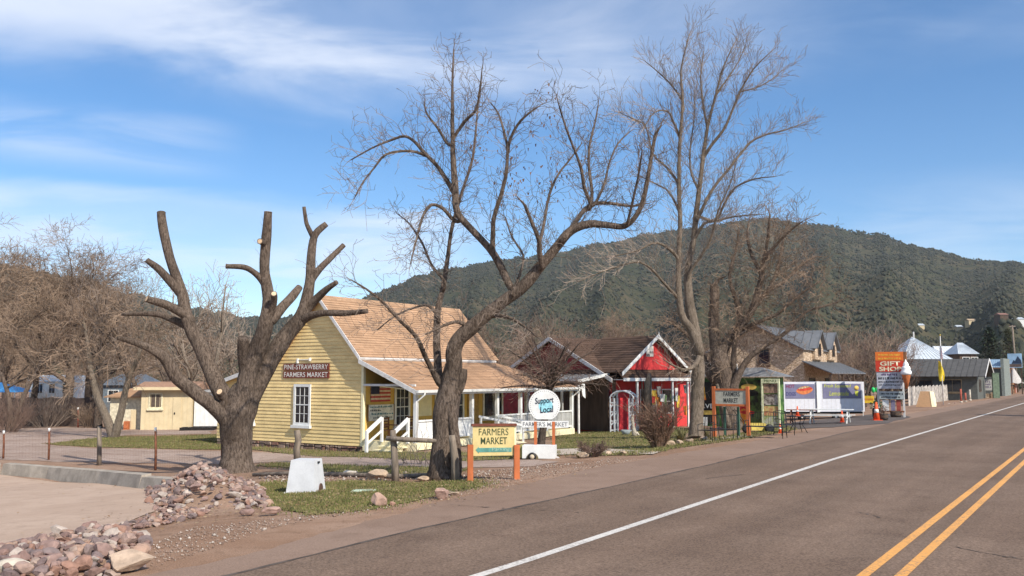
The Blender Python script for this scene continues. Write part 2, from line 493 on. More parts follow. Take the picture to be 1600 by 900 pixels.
def patch(name, pix, z, m, wob=0.25, grid=0.6, world=None):
    """a sheet lying on the ground, outlined by ground points, its edge made uneven"""
    base = world or [gp(u, v) for u, v in pix]
    out = []
    for i, a in enumerate(base):
        b = base[(i + 1) % len(base)]
        k = max(2, int((b - a).length / 0.35))
        for t in range(k):
            p = a.lerp(b, t / k)
            d = Vector((mnoise.noise(Vector((p.x * .7, p.y * .7, 1))) + .6 * mnoise.noise(Vector((p.x * 2.3, p.y * 2.3, 1))),
                        mnoise.noise(Vector((p.x * .7, p.y * .7, 7))) + .6 * mnoise.noise(Vector((p.x * 2.3, p.y * 2.3, 7))), 0)) * wob
            out.append(((p + d).x, (p + d).y))
    n = len(out)
    xs, ys = [p[0] for p in out], [p[1] for p in out]
    pts = list(out)
    x = min(xs)
    while x < max(xs):
        y = min(ys)
        while y < max(ys):
            if in_poly((x, y), out): pts.append((x, y))
            y += grid
        x += grid
    r = delaunay_2d_cdt([Vector(p) for p in pts], [], [list(range(n))], 1, 1e-5)
    mb = MB()
    mb.v = [Vector((p.x, p.y, G(p.x, p.y) + z)) for p in r[0]]
    mb.f = [tuple(f) for f in r[2]]; mb.sm = [False] * len(mb.f)
    up = [f if (mb.v[f[1]] - mb.v[f[0]]).cross(mb.v[f[2]] - mb.v[f[0]]).z > 0 else f[::-1] for f in mb.f]
    mb.f = up
    structure(name, mb, m)
    return out


lot_out = patch('parking_lot', [(-260, 735), (0, 742), (150, 756), (222, 762), (246, 778), (238, 800), (150, 834), (0, 862), (-300, 900)], 0.014, LOT, 0.10)
patch('gravel_drive', [(-240, 712), (120, 722), (345, 726), (430, 722), (560, 728), (690, 731), (830, 730), (870, 722), (800, 716), (700, 713), (600, 712), (480, 711),
                       (390, 706), (300, 704), (150, 701), (60, 694), (130, 688), (200, 680), (330, 678), (330, 672), (100, 668), (-240, 676)], 0.012, DRIVE, 0.3, 0.9)
lawn_a = patch('lawn', [(70, 694), (140, 686), (200, 682), (260, 682), (342, 679), (344, 703), (290, 702), (150, 699)], 0.022, LAWN, 0.2, 0.9)
lawn_b = patch('lawn', [(868, 702), (925, 702), (1010, 706), (1055, 690), (1080, 672), (1040, 664), (960, 671), (900, 674), (870, 680)], 0.020, LAWN, 0.15, 0.9)
lawn_c = patch('lawn', [(410, 762), (420, 752), (470, 760), (540, 752), (640, 757), (740, 750), (768, 757), (700, 770), (640, 786), (560, 799), (480, 806), (430, 796)], 0.020, LAWN, 0.25, 0.4)
lawn_d = patch('weedy_verge', [(900, 712), (1000, 712), (1060, 700), (1150, 688), (1240, 672), (1230, 667), (1150, 680), (1060, 692), (1000, 707), (900, 708)], 0.024, WEED, 0.12, 0.6)
lawn_e = patch('weedy_verge', [(400, 728), (560, 742), (700, 742), (730, 734), (600, 730), (430, 724)], 0.026, WEED, 0.2, 0.6)
lawn_f = patch('weedy_verge', [(392, 703), (566, 715), (700, 722), (868, 716), (868, 706), (700, 708), (566, 707), (392, 698)], 0.028, WEED, 0.12, 0.6)
patch('garden_path', [(868, 703), (930, 701), (1032, 707), (1020, 711), (960, 709), (868, 712)], 0.030, PATH, 0.05, 0.8)
patch('side_drive', [(1225, 672), (1300, 668), (1385, 662), (1425, 652), (1380, 646), (1320, 652), (1255, 658), (1215, 664)], 0.018,
      ground_mat('dark_drive', [(0.10, 0.085, 0.08), (0.125, 0.105, 0.095), (0.085, 0.07, 0.065)], speck=0.2), 0.15, 1.0)
patch('paving_slab', [(1098, 688), (1135, 684), (1172, 679), (1176, 683), (1140, 687), (1102, 691)], 0.034, PATH, 0.03, 0.8)

# ------------------------------------------------------------------ mountain
def az_of(u, v): r = ray(u, v); return math.degrees(math.atan2(r.x, r.y))
def el_of(u, v): r = ray(u, v); return math.atan2(r.z, math.hypot(r.x, r.y))
RIDGE = [(az_of(u, v), math.tan(el_of(u, v))) for u, v in
         [(-900, 400), (-400, 405), (0, 413), (90, 428), (200, 455), (330, 484), (430, 500), (520, 478), (590, 455), (650, 430), (720, 413), (800, 402), (900, 387), (1000, 366), (1070, 357),
          (1130, 346), (1165, 340), (1205, 339), (1260, 345), (1310, 352), (1370, 361), (1420, 377), (1470, 392), (1520, 402), (1600, 409), (1750, 425), (2000, 440), (2600, 470)]]
def sstep(t): t = max(0.0, min(1.0, t)); return t * t * (3 - 2 * t)
def ridge_r(az): return 1500 + 160 * math.sin(math.radians(az * 5 + 40))
def MH(az, r):
    R = ridge_r(az); H = lerp_tab(RIDGE, az) * R
    H += 5.0 * mnoise.noise(Vector((az * 1.3, 0.5, 0))) + 2.5 * mnoise.noise(Vector((az * 4.1, 2.5, 0)))
    x, y = r * math.sin(math.radians(az)), r * math.cos(math.radians(az))
    t = (r - 210) / (R - 210)
    if t <= 0: return -3.0
    if t <= 1:
        h = H * (0.22 * t + 0.78 * t ** 1.75)
        w = math.sin(math.pi * min(t, 1.0)) ** 1.0
        gl = 1 - abs(mnoise.noise(Vector((az * 0.17 + 0.10 * math.sin(t * 4), t * 0.7, 4.0)))) * 2
        h += H * 0.17 * w * (gl - 0.62) + 9 * w * mnoise.fractal(Vector((x / 130, y / 130, 2)), 1.0, 2.0, 4)
    else:
        h = H * max(0.0, 1 - 0.8 * (t - 1)) - 0.0
    # a nearer foothill to the right
    h += 40 * math.exp(-((az - 36.5) / 5.2) ** 2 - ((r - 640) / 170) ** 2) * (1 + 0.25 * mnoise.noise(Vector((x / 60, y / 60, 9))))
    return h - 3.0 * (1 - sstep(t * 12))
mb = MB()
AZS = [-52 + 0.5 * i for i in range(220)]
RS = [200 + 28 * i for i in range(58)] + [1950, 2150, 2400]
for az in AZS:
    for r in RS:
        a = math.radians(az); mb.v.append(Vector((r * math.sin(a), r * math.cos(a), MH(az, r))))
for i in range(len(AZS) - 1):
    for j in range(len(RS) - 1):
        q = i * len(RS) + j; mb.f.append((q, q + len(RS), q + len(RS) + 1, q + 1)); mb.sm.append(True)
m = bpy.data.materials.new('scrub_hillside'); m.use_nodes = True
k = NT(m.node_tree); b = m.node_tree.nodes['Principled BSDF']; b.inputs['Roughness'].default_value = 1.0; b.inputs['Specular IOR Level'].default_value = 0.0
pos = k.n('ShaderNodeNewGeometry').outputs['Position']
c = k.mix(k.rng(k.noise(pos, 0.012, 5, 0.6), 0.4, 0.62), (0.058, 0.058, 0.036, 1), (0.092, 0.078, 0.05, 1))
c = k.mix(k.rng(k.noise(pos, 0.055, 6, 0.75), 0.45, 0.6), c, (0.04, 0.046, 0.029, 1))
c = k.mix(k.math('MULTIPLY', k.rng(k.noise(k.mapping(pos, scale=(1, 1, 3.5)), 0.011, 4, 0.6), 0.66, 0.73), 0.8), c, (0.24, 0.14, 0.10, 1))
m.node_tree.links.new(c, b.inputs['Base Color'])
structure('mountain', mb, m)


def np_mesh(name, V, Fc, smooth=False):
    me = bpy.data.meshes.new(name)
    me.vertices.add(len(V)); me.vertices.foreach_set('co', V.astype(np.float32).ravel())
    nf = len(Fc)
    me.loops.add(nf * 3); me.loops.foreach_set('vertex_index', Fc.astype(np.int32).ravel())
    me.polygons.add(nf); me.polygons.foreach_set('loop_start', np.arange(0, nf * 3, 3, dtype=np.int32))
    me.update(calc_edges=True); me.validate()
    return me


def scatter_cones(name, spots, m, sides=4):
    """little conifers and junipers: each an uneven cone of two tiers"""
    rg = np.random.default_rng(11)
    V, Fc, o = [], [], 0
    for (x, y, z, h, w) in spots:
        a0 = rg.random() * 6.28
        ang = a0 + np.arange(sides) * 2 * math.pi / sides
        r1 = w * rg.uniform(0.7, 1.25, sides); r2 = w * 0.8 * rg.uniform(0.6, 1.2, sides)
        V.append(np.c_[x + r1 * np.cos(ang), y + r1 * np.sin(ang), z + h * rg.uniform(0.05, 0.25, sides)])
        V.append(np.c_[x + r2 * np.cos(ang + .5), y + r2 * np.sin(ang + .5), z + h * rg.uniform(0.42, 0.62, sides)])
        V.append(np.array([[x + rg.uniform(-.15, .15) * w, y, z + h], [x, y, z - 0.5]]))
        for i in range(sides):
            j = (i + 1) % sides
            Fc += [(o + i, o + j, o + sides + i), (o + j, o + sides + j, o + sides + i), (o + sides + i, o + sides + j, o + 2 * sides), (o + j, o + i, o + 2 * sides + 1)]
        o += 2 * sides + 2
    me = np_mesh(name, np.concatenate(V), np.array(Fc))
    o = link(name, me, m)
    return o


FORM = pal('conifer_green', [(0.034, 0.037, 0.026), (0.041, 0.045, 0.031), (0.052, 0.053, 0.036), (0.037, 0.041, 0.029), (0.062, 0.058, 0.04), (0.045, 0.048, 0.032)], 1.0, 0.0, 18, 0.4)
rf = random.Random(21)
spots = []
while len(spots) < 70000:
    az = rf.uniform(-36, 36); R = ridge_r(az)
    r = 330 + (R + 25 - 330) * math.sqrt(rf.random())
    if rf.random() > 0.28 + 0.75 * (0.5 + mnoise.noise(Vector((az * 0.5, r / 130, 3))) + .6 * mnoise.noise(Vector((az * 1.9, r / 45, 8)))): continue
    a = math.radians(az); z = MH(az, r)
    if z < 1.0: continue
    h = rf.uniform(1.1, 2.9) * (1.6 if rf.random() < .1 else 1)
    spots.append((r * math.sin(a), r * math.cos(a), z - 0.3, h, h * rf.uniform(0.40, 0.75)))
tag(scatter_cones('mountain_forest', spots, FORM), 'dark juniper and pine woods covering the mountain', 'forest', kind='stuff')
spots = []
while len(spots) < 1500:
    az = rf.uniform(14, 33); r = rf.uniform(230, 420)
    a = math.radians(az)
    h = rf.uniform(2.5, 6); spots.append((r * math.sin(a), r * math.cos(a), MH(az, r) - 0.5, h, h * rf.uniform(0.28, 0.45)))
tag(scatter_cones('valley_pines', spots, FORM), 'green pines massed at the foot of the mountain', 'forest', kind='stuff')

# the air: a faint even haze over the whole valley
hz = MB().box(-2400, 2400, -60, 2600, -7, 420)
hm = bpy.data.materials.new('valley_air'); hm.use_nodes = True
hm.node_tree.nodes.clear()
ho = hm.node_tree.nodes.new('ShaderNodeOutputMaterial'); hv = hm.node_tree.nodes.new('ShaderNodeVolumePrincipled')
hv.inputs['Color'].default_value = (0.80, 0.86, 0.94, 1); hv.inputs['Density'].default_value = 0.00009; hv.inputs['Anisotropy'].default_value = 0.2
hm.node_tree.links.new(hv.outputs[0], ho.inputs['Volume'])
tag(link('haze', hz.mesh('haze'), hm), 'thin pale haze in the valley air', 'haze', kind='stuff')
# ================================================================== yellow market house
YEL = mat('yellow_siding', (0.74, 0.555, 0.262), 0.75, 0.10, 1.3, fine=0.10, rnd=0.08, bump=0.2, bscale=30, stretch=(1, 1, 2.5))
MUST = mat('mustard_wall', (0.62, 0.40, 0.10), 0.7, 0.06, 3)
CREAM = mat('cream_paint', (0.78, 0.70, 0.46), 0.65, 0.06, 3)
GREYW = mat('weathered_trim', (0.62, 0.60, 0.58), 0.7, 0.12, 5)
BROWNSIGN = mat('brown_signboard', (0.17, 0.04, 0.025), 0.7, 0.2, 8)
LETTER = mat('white_lettering', (0.74, 0.72, 0.66), 0.7, 0.05)
STONEM = pal('foundation_stone', [(0.20, 0.13, 0.10), (0.26, 0.19, 0.15), (0.15, 0.11, 0.09), (0.30, 0.22, 0.17), (0.22, 0.12, 0.09)])


def shingle_mat(name, col, var=0.22):
    """asphalt shingles: tabs of slightly different colour, course lines come from the stepped mesh"""
    m = bpy.data.materials.new(name); m.use_nodes = True
    k = NT(m.node_tree); b = m.node_tree.nodes['Principled BSDF']
    b.inputs['Roughness'].default_value = 0.95; b.inputs['Specular IOR Level'].default_value = 0.1
    pos = k.n('ShaderNodeNewGeometry').outputs['Position']
    sep = k.n('ShaderNodeSeparateXYZ')
    rot = k.mapping(pos, rot=(0, 0, RA)); m.node_tree.links.new(rot, sep.inputs[0])
    br = k.n('ShaderNodeTexBrick'); br.offset = 0.5
    cmb = k.n('ShaderNodeCombineXYZ'); k.val(cmb.inputs[0], sep.outputs[1]); k.val(cmb.inputs[1], sep.outputs[2])
    m.node_tree.links.new(cmb.outputs[0], br.inputs[0])
    br.inputs['Scale'].default_value = 1.0; br.inputs['Brick Width'].default_value = 0.33; br.inputs['Row Height'].default_value = 0.125
    br.inputs['Mortar Size'].default_value = 0.006; br.inputs['Bias'].default_value = 0.0
    br.inputs['Color1'].default_value = tuple(x * (1 - var) for x in col) + (1,)
    br.inputs['Color2'].default_value = tuple(x * (1 + var) for x in col) + (1,)
    br.inputs['Mortar'].default_value = tuple(x * 0.55 for x in col) + (1,)
    f = k.math('MULTIPLY', k.rng(k.noise(pos, 0.8, 5, 0.6), 0.3, 0.7, 0.86, 1.12), k.rng(k.noise(pos, 45, 3, 0.8), 0.3, 0.7, 0.86, 1.14))
    mx = k.n('ShaderNodeVectorMath', operation='SCALE'); m.node_tree.links.new(br.outputs[0], mx.inputs[0]); k.val(mx.inputs['Scale'], f)
    m.node_tree.links.new(mx.outputs[0], b.inputs['Base Color'])
    MATS[name] = m
    return m


def stepped_roof(mb, p0, p1, q0, q1, rows, drop=0.018, thick=0.05):
    """roof slope from the eave p0-p1 up to the top q0-q1 (local points), laid in courses whose lower edges stand proud"""
    p0, p1, q0, q1 = (mb.fr(*p) for p in (p0, p1, q0, q1))
    nrm = (p1 - p0).cross(q0 - p0).normalized()
    if nrm.z < 0: nrm = -nrm
    vs, fs = [], []
    for i in range(rows):
        a, b = i / rows, (i + 1) / rows
        l0, r0, l1, r1 = p0.lerp(q0, a), p1.lerp(q1, a), p0.lerp(q0, b), p1.lerp(q1, b)
        o = len(vs)
        vs += [l0 + nrm * drop, r0 + nrm * drop, r1, l1, l0, r0]
        fs += [(o, o + 1, o + 2, o + 3), (o + 4, o + 5, o + 1, o), (o + 4, o, o + 3), (o + 5, o + 2, o + 1)]
    o = len(vs)
    vs += [c - nrm * thick for c in (p0, p1, q1, q0)] + [p0, p1, q1, q0]
    fs += [(o + 3, o + 2, o + 1, o)] + [(o + i, o + (i + 1) % 4, o + 4 + (i + 1) % 4, o + 4 + i) for i in range(4)]
    mb.add(vs, fs, raw=True)
    return mb


def window(th, wf, x, z0, w, h, cols=3, rows=4, parent=None, frame=0.09, m=WHITE, glass=GLASS, sill=True, mid=True, name='window', bar=0.022):
    """sash window on the wall frame wf (x along the wall, y outwards, z up): frame > pane, muntin, sill"""
    f = MB(wf)
    f.box(x - frame, x, 0, 0.05, z0 - frame, z0 + h + frame); f.box(x + w, x + w + frame, 0, 0.05, z0 - frame, z0 + h + frame)
    f.box(x, x + w, 0, 0.048, z0 + h, z0 + h + frame); f.box(x, x + w, 0, 0.048, z0 - frame, z0)
    fo = th.part(name, f, m, parent)
    if parent is not None: return fo
    pw, ph = w / cols, h / rows
    for i in range(cols):
        for j in range(rows):
            th.part('pane', MB(wf).box(x + i * pw + bar / 2, x + (i + 1) * pw - bar / 2, 0.003, 0.014, z0 + j * ph + bar / 2, z0 + (j + 1) * ph - bar / 2), glass, fo)
    mu = MB(wf)
    for i in range(1, cols): mu.box(x + i * pw - bar / 2, x + i * pw + bar / 2, 0.002, 0.030, z0, z0 + h)
    for j in range(1, rows):
        t = bar if (mid and j == rows // 2) else bar / 2
        mu.box(x, x + w, 0.002, 0.034 if t == bar else 0.028, z0 + j * ph - t, z0 + j * ph + t)
    if mu.v: th.part('muntin', mu, m, fo)
    if sill: th.part('sill', MB(wf).box(x - frame - 0.07, x + w + frame + 0.07, 0, 0.13, z0 - frame - 0.13, z0 - frame - 0.002), m, fo)
    return fo


HC = on_z(566, 706, -0.85)
HF = Fr((HC.x, HC.y, 0), E1, E2)                # a along the road, b away from the road, z absolute
GF = HF.sub(0, 0, 0, x=(0, 1, 0), y=(-1, 0, 0))    # gable wall: x = b, y towards the parking lot
FFr = HF.sub(0, 0, 0, x=(1, 0, 0), y=(0, -1, 0))   # road-side wall: x = a, y towards the road
house = Thing('market_house', 'yellow clapboard market house with orange shingle roof and white porch', 'house', (HC.x, HC.y, -0.87))
WB, RZ, EZ, LB, LZ, HL = 5.2, 6.0, 3.22, 9.7, 2.05, 10.0
KS = (RZ - EZ) / (WB / 2)
FLZ = -0.62
body = MB(HF)
body.prism([(0.02, 0.02, FLZ), (0.02, LB - .02, FLZ), (0.02, LB - .02, LZ - .05), (0.02, WB, EZ - .06), (0.02, WB / 2, RZ - .12), (0.02, 0.02, EZ - .06)], (HL - .04, 0, 0))
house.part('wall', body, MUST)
z, step, i = FLZ, 0.158, 0
rs_b = random.Random(8)
while z < RZ - 0.1:
    zt = min(z + step + 0.006, RZ - 0.08)
    def lim(zz):
        if zz <= LZ: return 0.0, LB
        r = 0.0 if zz <= EZ else (zz - EZ) / KS
        l = LB - (zz - LZ) * (LB - WB) / (EZ - LZ) if zz <= EZ else WB - (zz - EZ) / KS
        return r, l
    (r0, l0), (r1, l1) = lim(z), lim(zt)
    mbd = MB(GF.sub(0, rs_b.uniform(-.004, .004), rs_b.uniform(-.006, .006)))
    mbd.add([(r0, 0.0, z), (l0, 0.0, z), (l0, 0.036, z), (r0, 0.036, z), (r1, -0.01, zt), (l1, -0.01, zt), (l1, 0.008, zt), (r1, 0.008, zt)],
            [(0, 1, 2, 3), (7, 6, 5, 4), (3, 2, 6, 7), (0, 3, 7, 4), (1, 5, 6, 2), (1, 0, 4, 5)])
    house.part('siding_board', mbd, YEL)
    z += step; i += 1
house.part('corner_board', MB(GF).box(-0.045, 0.08, -0.10, 0.045, FLZ, EZ - 0.06), CREAM)
# foundation of rough stones
rs = random.Random(3)
fd = house.part('foundation', MB(HF).box(0.06, HL - .06, 0.06, LB - .06, -1.15, FLZ - 0.02), STONEM)
b0 = 0.0
while b0 < LB - 0.2:
    w = rs.uniform(0.22, 0.5)
    zc = G(*HF(0, b0, 0).xy) - 0.05
    while zc < FLZ - 0.06:
        h = min(rs.uniform(0.13, 0.22), FLZ - 0.015 - zc)
        st = MB(GF); c = [rs.uniform(-.03, .03) for _ in range(12)]
        x0, x1 = b0 + 0.01, min(b0 + w, LB) - 0.015
        d = rs.uniform(0.02, 0.07)
        st.add([(x0 + c[0], -.08, zc), (x1 + c[1], -.08, zc), (x1 + c[2], -.08, zc + h), (x0 + c[3], -.08, zc + h),
                (x0 + .03 + c[4], d, zc + .02), (x1 - .03 + c[5], d + c[6] * .5, zc + .02), (x1 - .03 + c[7], d, zc + h - .03), (x0 + .03 + c[8], d + c[9] * .5, zc + h - .025)],
               [(4, 5, 6, 7), (0, 1, 5, 4), (1, 2, 6, 5), (2, 3, 7, 6), (3, 0, 4, 7)])
        house.part('stone', st, STONEM, fd)
        zc += h + 0.012
    b0 += w
# gable windows, vent, signboards
WF = GF.sub(0, 0.046, 0)
window(house, WF, 3.28, 0.30, 0.86, 1.62, 3, 4, frame=0.12)
window(house, WF, 7.05, 0.30, 0.86, 1.62, 3, 4, frame=0.12)
fl = MB(GF); fl.box(3.2, 4.1, 0.03, 0.07, 3.14, 3.18); fl.box(3.22, 3.27, 0.03, 0.14, 3.09, 3.24); fl.box(4.02, 4.09, 0.03, 0.12, 3.0, 3.22)
house.part('floodlight_bar', fl, WHITE)
sg = Thing('name_board', 'brown wooden boards lettered in white high on the yellow gable', 'sign', GF(3.0, 0.04, 1.95))
sgf = Fr(GF(0, 0, 0), GF.x * -1, GF.y, UP)     # reader's left to right
for txt, zz in (('PINE-STRAWBERRY', 2.67), ("FARMERS MARKET", 2.32)):
    bo = sg.part('board', MB(GF).box(2.02, 5.0, 0.045, 0.082, zz, zz + 0.31), BROWNSIGN)
    sg.text('lettering', txt, LETTER, Fr(GF(4.93, 0.083, zz + 0.045), GF.x * -1, GF.y, UP), 2.84, 0.225, bo, 0.004, 0, 0.004)
# roofs
SHING = shingle_mat('orange_shingles', (0.40, 0.25, 0.155), 0.09)
oh, oa = 0.28, 0.30
ez = EZ - oh * KS * 0.25
house_roof = MB(HF)
stepped_roof(house_roof, (-oa, -0.05, EZ + 0.02), (HL + oa, -0.05, EZ + 0.02), (-oa, WB / 2, RZ + 0.06), (HL + oa, WB / 2, RZ + 0.06), 26)
ro = house.part('roof', house_roof, SHING)
bk = MB(HF)
stepped_roof(bk, (HL + oa, WB + 0.05, EZ + 0.02), (-oa, WB + 0.05, EZ + 0.02), (HL + oa, WB / 2, RZ + 0.06), (-oa, WB / 2, RZ + 0.06), 26)
stepped_roof(bk, (HL + oa, LB + 0.3, LZ - .06), (-oa, LB + 0.3, LZ - .06), (HL + oa, WB - .02, EZ + 0.01), (-oa, WB - .02, EZ + 0.01), 24)
house.part('roof', bk, SHING)
house.part('ridge_cap', MB(HF).prism([(-oa - .01, WB / 2 - .16, RZ - .09), (-oa - .01, WB / 2, RZ + .085), (-oa - .01, WB / 2 + .16, RZ - .09), (-oa - .01, WB / 2, RZ + .06)], (HL + 2 * oa + .02, 0, 0)), SHING, ro)
PD, PZ, PW = 3.25, 1.80, 3.35                      # porch roof: depth, eave height, how far it wraps past the end
pr = MB(HF)
stepped_roof(pr, (-oa, -PD, PZ), (HL + PW, -PD, PZ), (-oa, 0.0, EZ - 0.12), (HL, 0.0, EZ - 0.12), 20)
stepped_roof(pr, (HL + PW, -PD, PZ), (HL + PW, WB, PZ), (HL, 0.0, EZ - 0.12), (HL, WB, EZ - 0.12), 20)
po = house.part('porch_roof', pr, SHING)
house.part('flashing', MB(HF).prism([(-oa, -0.06, EZ - 0.12), (-oa, -0.10, EZ - .04), (-oa, 0.03, EZ + 0.04), (-oa, 0.03, EZ - .10)], (HL + oa, 0, 0)), GREYW, po)
# rake boards and fascias
rk = MB(HF)
def rake(mb, a, p, q, h=0.17, t=0.035):
    mb.prism([(a, p[0], p[1] - h), (a, p[0], p[1] + .03), (a, q[0], q[1] + .03), (a, q[0], q[1] - h)], (t, 0, 0))
rake(rk, -oa - .04, (-0.06, EZ + .0), (WB / 2, RZ + .05)); rake(rk, -oa - .042, (WB + .06, EZ), (WB / 2, RZ + .05))
house.part('rake_board', rk, GREYW)
r2 = MB(HF); rake(r2, -oa - .045, (-PD, PZ), (0.0, EZ - .09), 0.16); house.part('rake_board', r2, GREYW)
r3 = MB(HF); rake(r3, -oa - .045, (LB + .3, LZ - .06), (WB, EZ + .0), 0.16); house.part('rake_board', r3, GREYW)
house.part('fascia', MB(HF).box(-oa, HL + PW, -PD - .03, -PD + .0, PZ - .17, PZ + .01), WHITE)
gt = MB(HF)
gt.prism([(-oa - .05, -PD - .04, PZ - .10), (-oa - .05, -PD - .15, PZ - .08), (-oa - .05, -PD - .17, PZ + .035), (-oa - .05, -PD - .04, PZ + .03)], (HL + PW + oa + .12, 0, 0))
house.part('gutter', gt, WHITE)
for a, s in ((0.12, -1), (HL + PW - .25, 1)):
    dp = MB(HF); dp.tube([HF(a, -PD - .10, PZ - .08), HF(a, -PD - .10, PZ - .16), HF(a - .05, -2.98, PZ - .45), HF(a - .05, -2.98, -0.75)], [0.045] * 4, 6)
    house.part('downspout', dp, WHITE)
house.part('rafter_tie', MB(HF).box(-.04, .04, -PD + .3, 0.0, PZ + .18, PZ + .27), GREYW)
house.part('ceiling', MB(HF).prism([(0.0, -PD + .05, PZ - .02), (0.0, -0.02, PZ + .25), (0.0, -0.02, PZ + .28), (0.0, -PD + .05, PZ + .0)], (HL + PW - .1, 0, 0)), CREAM)
# porch deck, posts, rails, steps
DZ = -0.36
deck = house.part('porch_deck', MB(HF).box(0.0, HL + PW - .25, -PD + .22, 0.0, DZ - .06, DZ), CREAM)
x = 0.02
while x < HL + PW - .3:
    house.part('skirt_board', MB(HF).box(x, min(x + .62, HL + PW - .27), -PD + .20, -PD + .225, G(*HF(x, -PD, 0).xy) + .03, DZ - .062), CREAM, deck); x += 0.64
x = -PD + .24
while x < -0.1:
    house.part('skirt_board', MB(HF).box(-.02, 0.0, x, min(x + .48, -0.01), -0.80, DZ - .062), CREAM, deck); x += 0.5
for a in (0.08, 4.0, 6.0, 8.0, 10.4, 13.0):
    house.part('porch_post', MB(HF).box(a - .075, a + .075, -2.99, -2.84, DZ, PZ - .02), WHITE)
for b in (-0.0, 2.4): house.part('porch_post', MB(HF).box(12.93, 13.07, b - .07, b + .07, DZ - .4, PZ - .02), WHITE)
house.part('beam', MB(HF).box(0.0, 13.1, -2.99, -2.86, PZ - .16, PZ + .0), WHITE)
def railing(p, q, infill, top=0.92):
    """p,q = (a,b,z of the floor)"""
    r = MB(HF); P, Q = Vector(p), Vector(q)
    r.bar((p[0], p[1], p[2] + top), (q[0], q[1], q[2] + top), 0.11, 0.07)
    r.bar((p[0], p[1], p[2] + .12), (q[0], q[1], q[2] + .12), 0.06, 0.08)
    ro = house.part('railing', r, WHITE)
    L = (Q - P).length; k = int(L / 0.13)
    for i in range(1, k):
        c = P.lerp(Q, i / k)
        house.part('baluster', MB(HF).box(c.x - .02, c.x + .02, c.y - .02, c.y + .02, c.z + .13, c.z + top - .03), WHITE, ro)
    return ro
house.part('rail_panel', MB(HF).box(0.2, 3.9, -2.93, -2.90, DZ + .10, DZ + .86), WHITE)
house.part('rail_cap', MB(HF).box(0.15, 3.95, -2.98, -2.85, DZ + .86, DZ + .93), WHITE)
railing((6.1, -2.92, DZ), (10.35, -2.92, DZ), True); railing((10.5, -2.92, DZ), (12.92, -2.92, DZ), True)
for a0, a1 in ((4.3, 5.6), (5.9, 7.2)):
    house.part('ramp_rail', MB(HF).bar((a0, -3.1 if a0 < 5 else -2.9, DZ + .95), (a1, -4.6 if a0 < 5 else -4.2, DZ + .55), 0.07, 0.10), WHITE)
rmp = MB(HF); rmp.prism([(4.3, -3.02, DZ - .02), (4.3, -5.0, -0.62), (4.3, -5.0, -0.70), (4.3, -3.02, DZ - .10)], (1.4, 0, 0)); house.part('ramp', rmp, CREAM)
for a in (4.32, 5.68):
    for b, t in ((-3.2, .9), (-4.6, .62)): house.part('ramp_post', MB(HF).box(a - .04, a + .04, b - .04, b + .04, G(*HF(a, b, 0).xy), DZ + t), WHITE)
stp = [(0.0, -0.36), (-0.3, -0.52), (-0.6, -0.66)]
for i, (a, zz) in enumerate(stp[1:]):
    house.part('step', MB(HF).box(a - .02, a + .32, -2.55, -1.15, zz - .05, zz), CREAM)
    house.part('riser', MB(HF).box(a + .02, a + .05, -2.5, -1.2, G(*HF(a, -1.8, 0).xy) - .03, zz - .05), CREAM)
for b in (-1.12, -2.58):
    sr = MB(HF)
    sr.bar((-0.02, b, DZ + .98), (-0.95, b, DZ + .42), 0.05, 0.17)
    sr.box(-.99, -.88, b - .05, b + .05, G(*HF(-.9, b, 0).xy) - .03, DZ + .48)
    sr.box(-.06, .04, b - .05, b + .05, DZ - .02, DZ + 1.02)
    sr.bar((-0.02, b, DZ + .45), (-0.93, b, DZ - .05), 0.04, 0.09)
    house.part('stair_rail', sr, WHITE)
# road-side wall: windows, doors, notices
window(house, FFr, 2.15, 0.20, 0.85, 1.62, 3, 4, frame=0.11)
window(house, FFr, 6.3, 0.20, 0.85, 1.55, 1, 2, frame=0.11)
window(house, FFr, 9.0, 0.35, 1.6, 1.3, 2, 1, frame=0.10)
dr = house.part('door', MB(FFr).box(4.95, 5.85, 0.0, 0.05, DZ, 1.72), WHITE)
house.part('pane', MB(FFr).box(5.1, 5.7, 0.05, 0.056, 0.5, 1.55), GLASS, dr)
dr = house.part('door', MB(FFr).box(7.6, 8.5, 0.0, 0.05, DZ, 1.72), mat('tan_door', (0.42, 0.26, 0.09)))
house.part('handle', MB(FFr).box(7.68, 7.74, 0.05, 0.09, 0.55, 0.62), BLACK, dr)
house.part('wall_panel', MB(FFr).box(3.35, 4.7, 0.005, 0.03, DZ + .9, 1.75), CREAM)
# flag on the porch wall, painted notice
fg = Thing('porch_flag', 'striped flag with a dark blue corner hung flat on the mustard porch wall', 'flag', FFr(0.45, 0.03, 1.15))
RED = mat('faded_red_cloth', (0.42, 0.06, 0.05)); PALEC = mat('pale_cloth', (0.62, 0.5, 0.36)); NAVY = mat('navy_cloth', (0.03, 0.035, 0.07))
for i in range(9):
    fg.part('stripe', MB(FFr).box(0.45, 1.75, 0.02, 0.03 + 0.004 * (i % 2), 1.28 + i * .085, 1.28 + (i + 1) * .085), RED if i % 2 == 0 else PALEC)
fg.part('canton', MB(FFr).box(0.45, 1.0, 0.035, 0.045, 1.28 + 4 * .085, 1.28 + 9 * .085), NAVY)
nb = Thing('painted_notice', 'pale painted notice board with lines of writing on the mustard porch wall', 'sign', FFr(0.35, 0.03, 0.5))
bo = nb.part('board', MB(FFr).box(0.30, 1.95, 0.01, 0.05, 0.45, 1.15), mat('notice_board', (0.66, 0.64, 0.55)))
nb.part('frame', MB(FFr).box(0.26, 0.30, 0.01, 0.06, 0.43, 1.17).box(1.95, 1.99, 0.01, 0.06, 0.43, 1.17), mat('wood_trim', (0.24, 0.13, 0.05)))
TEAL = mat('teal_lettering', (0.03, 0.15, 0.17))
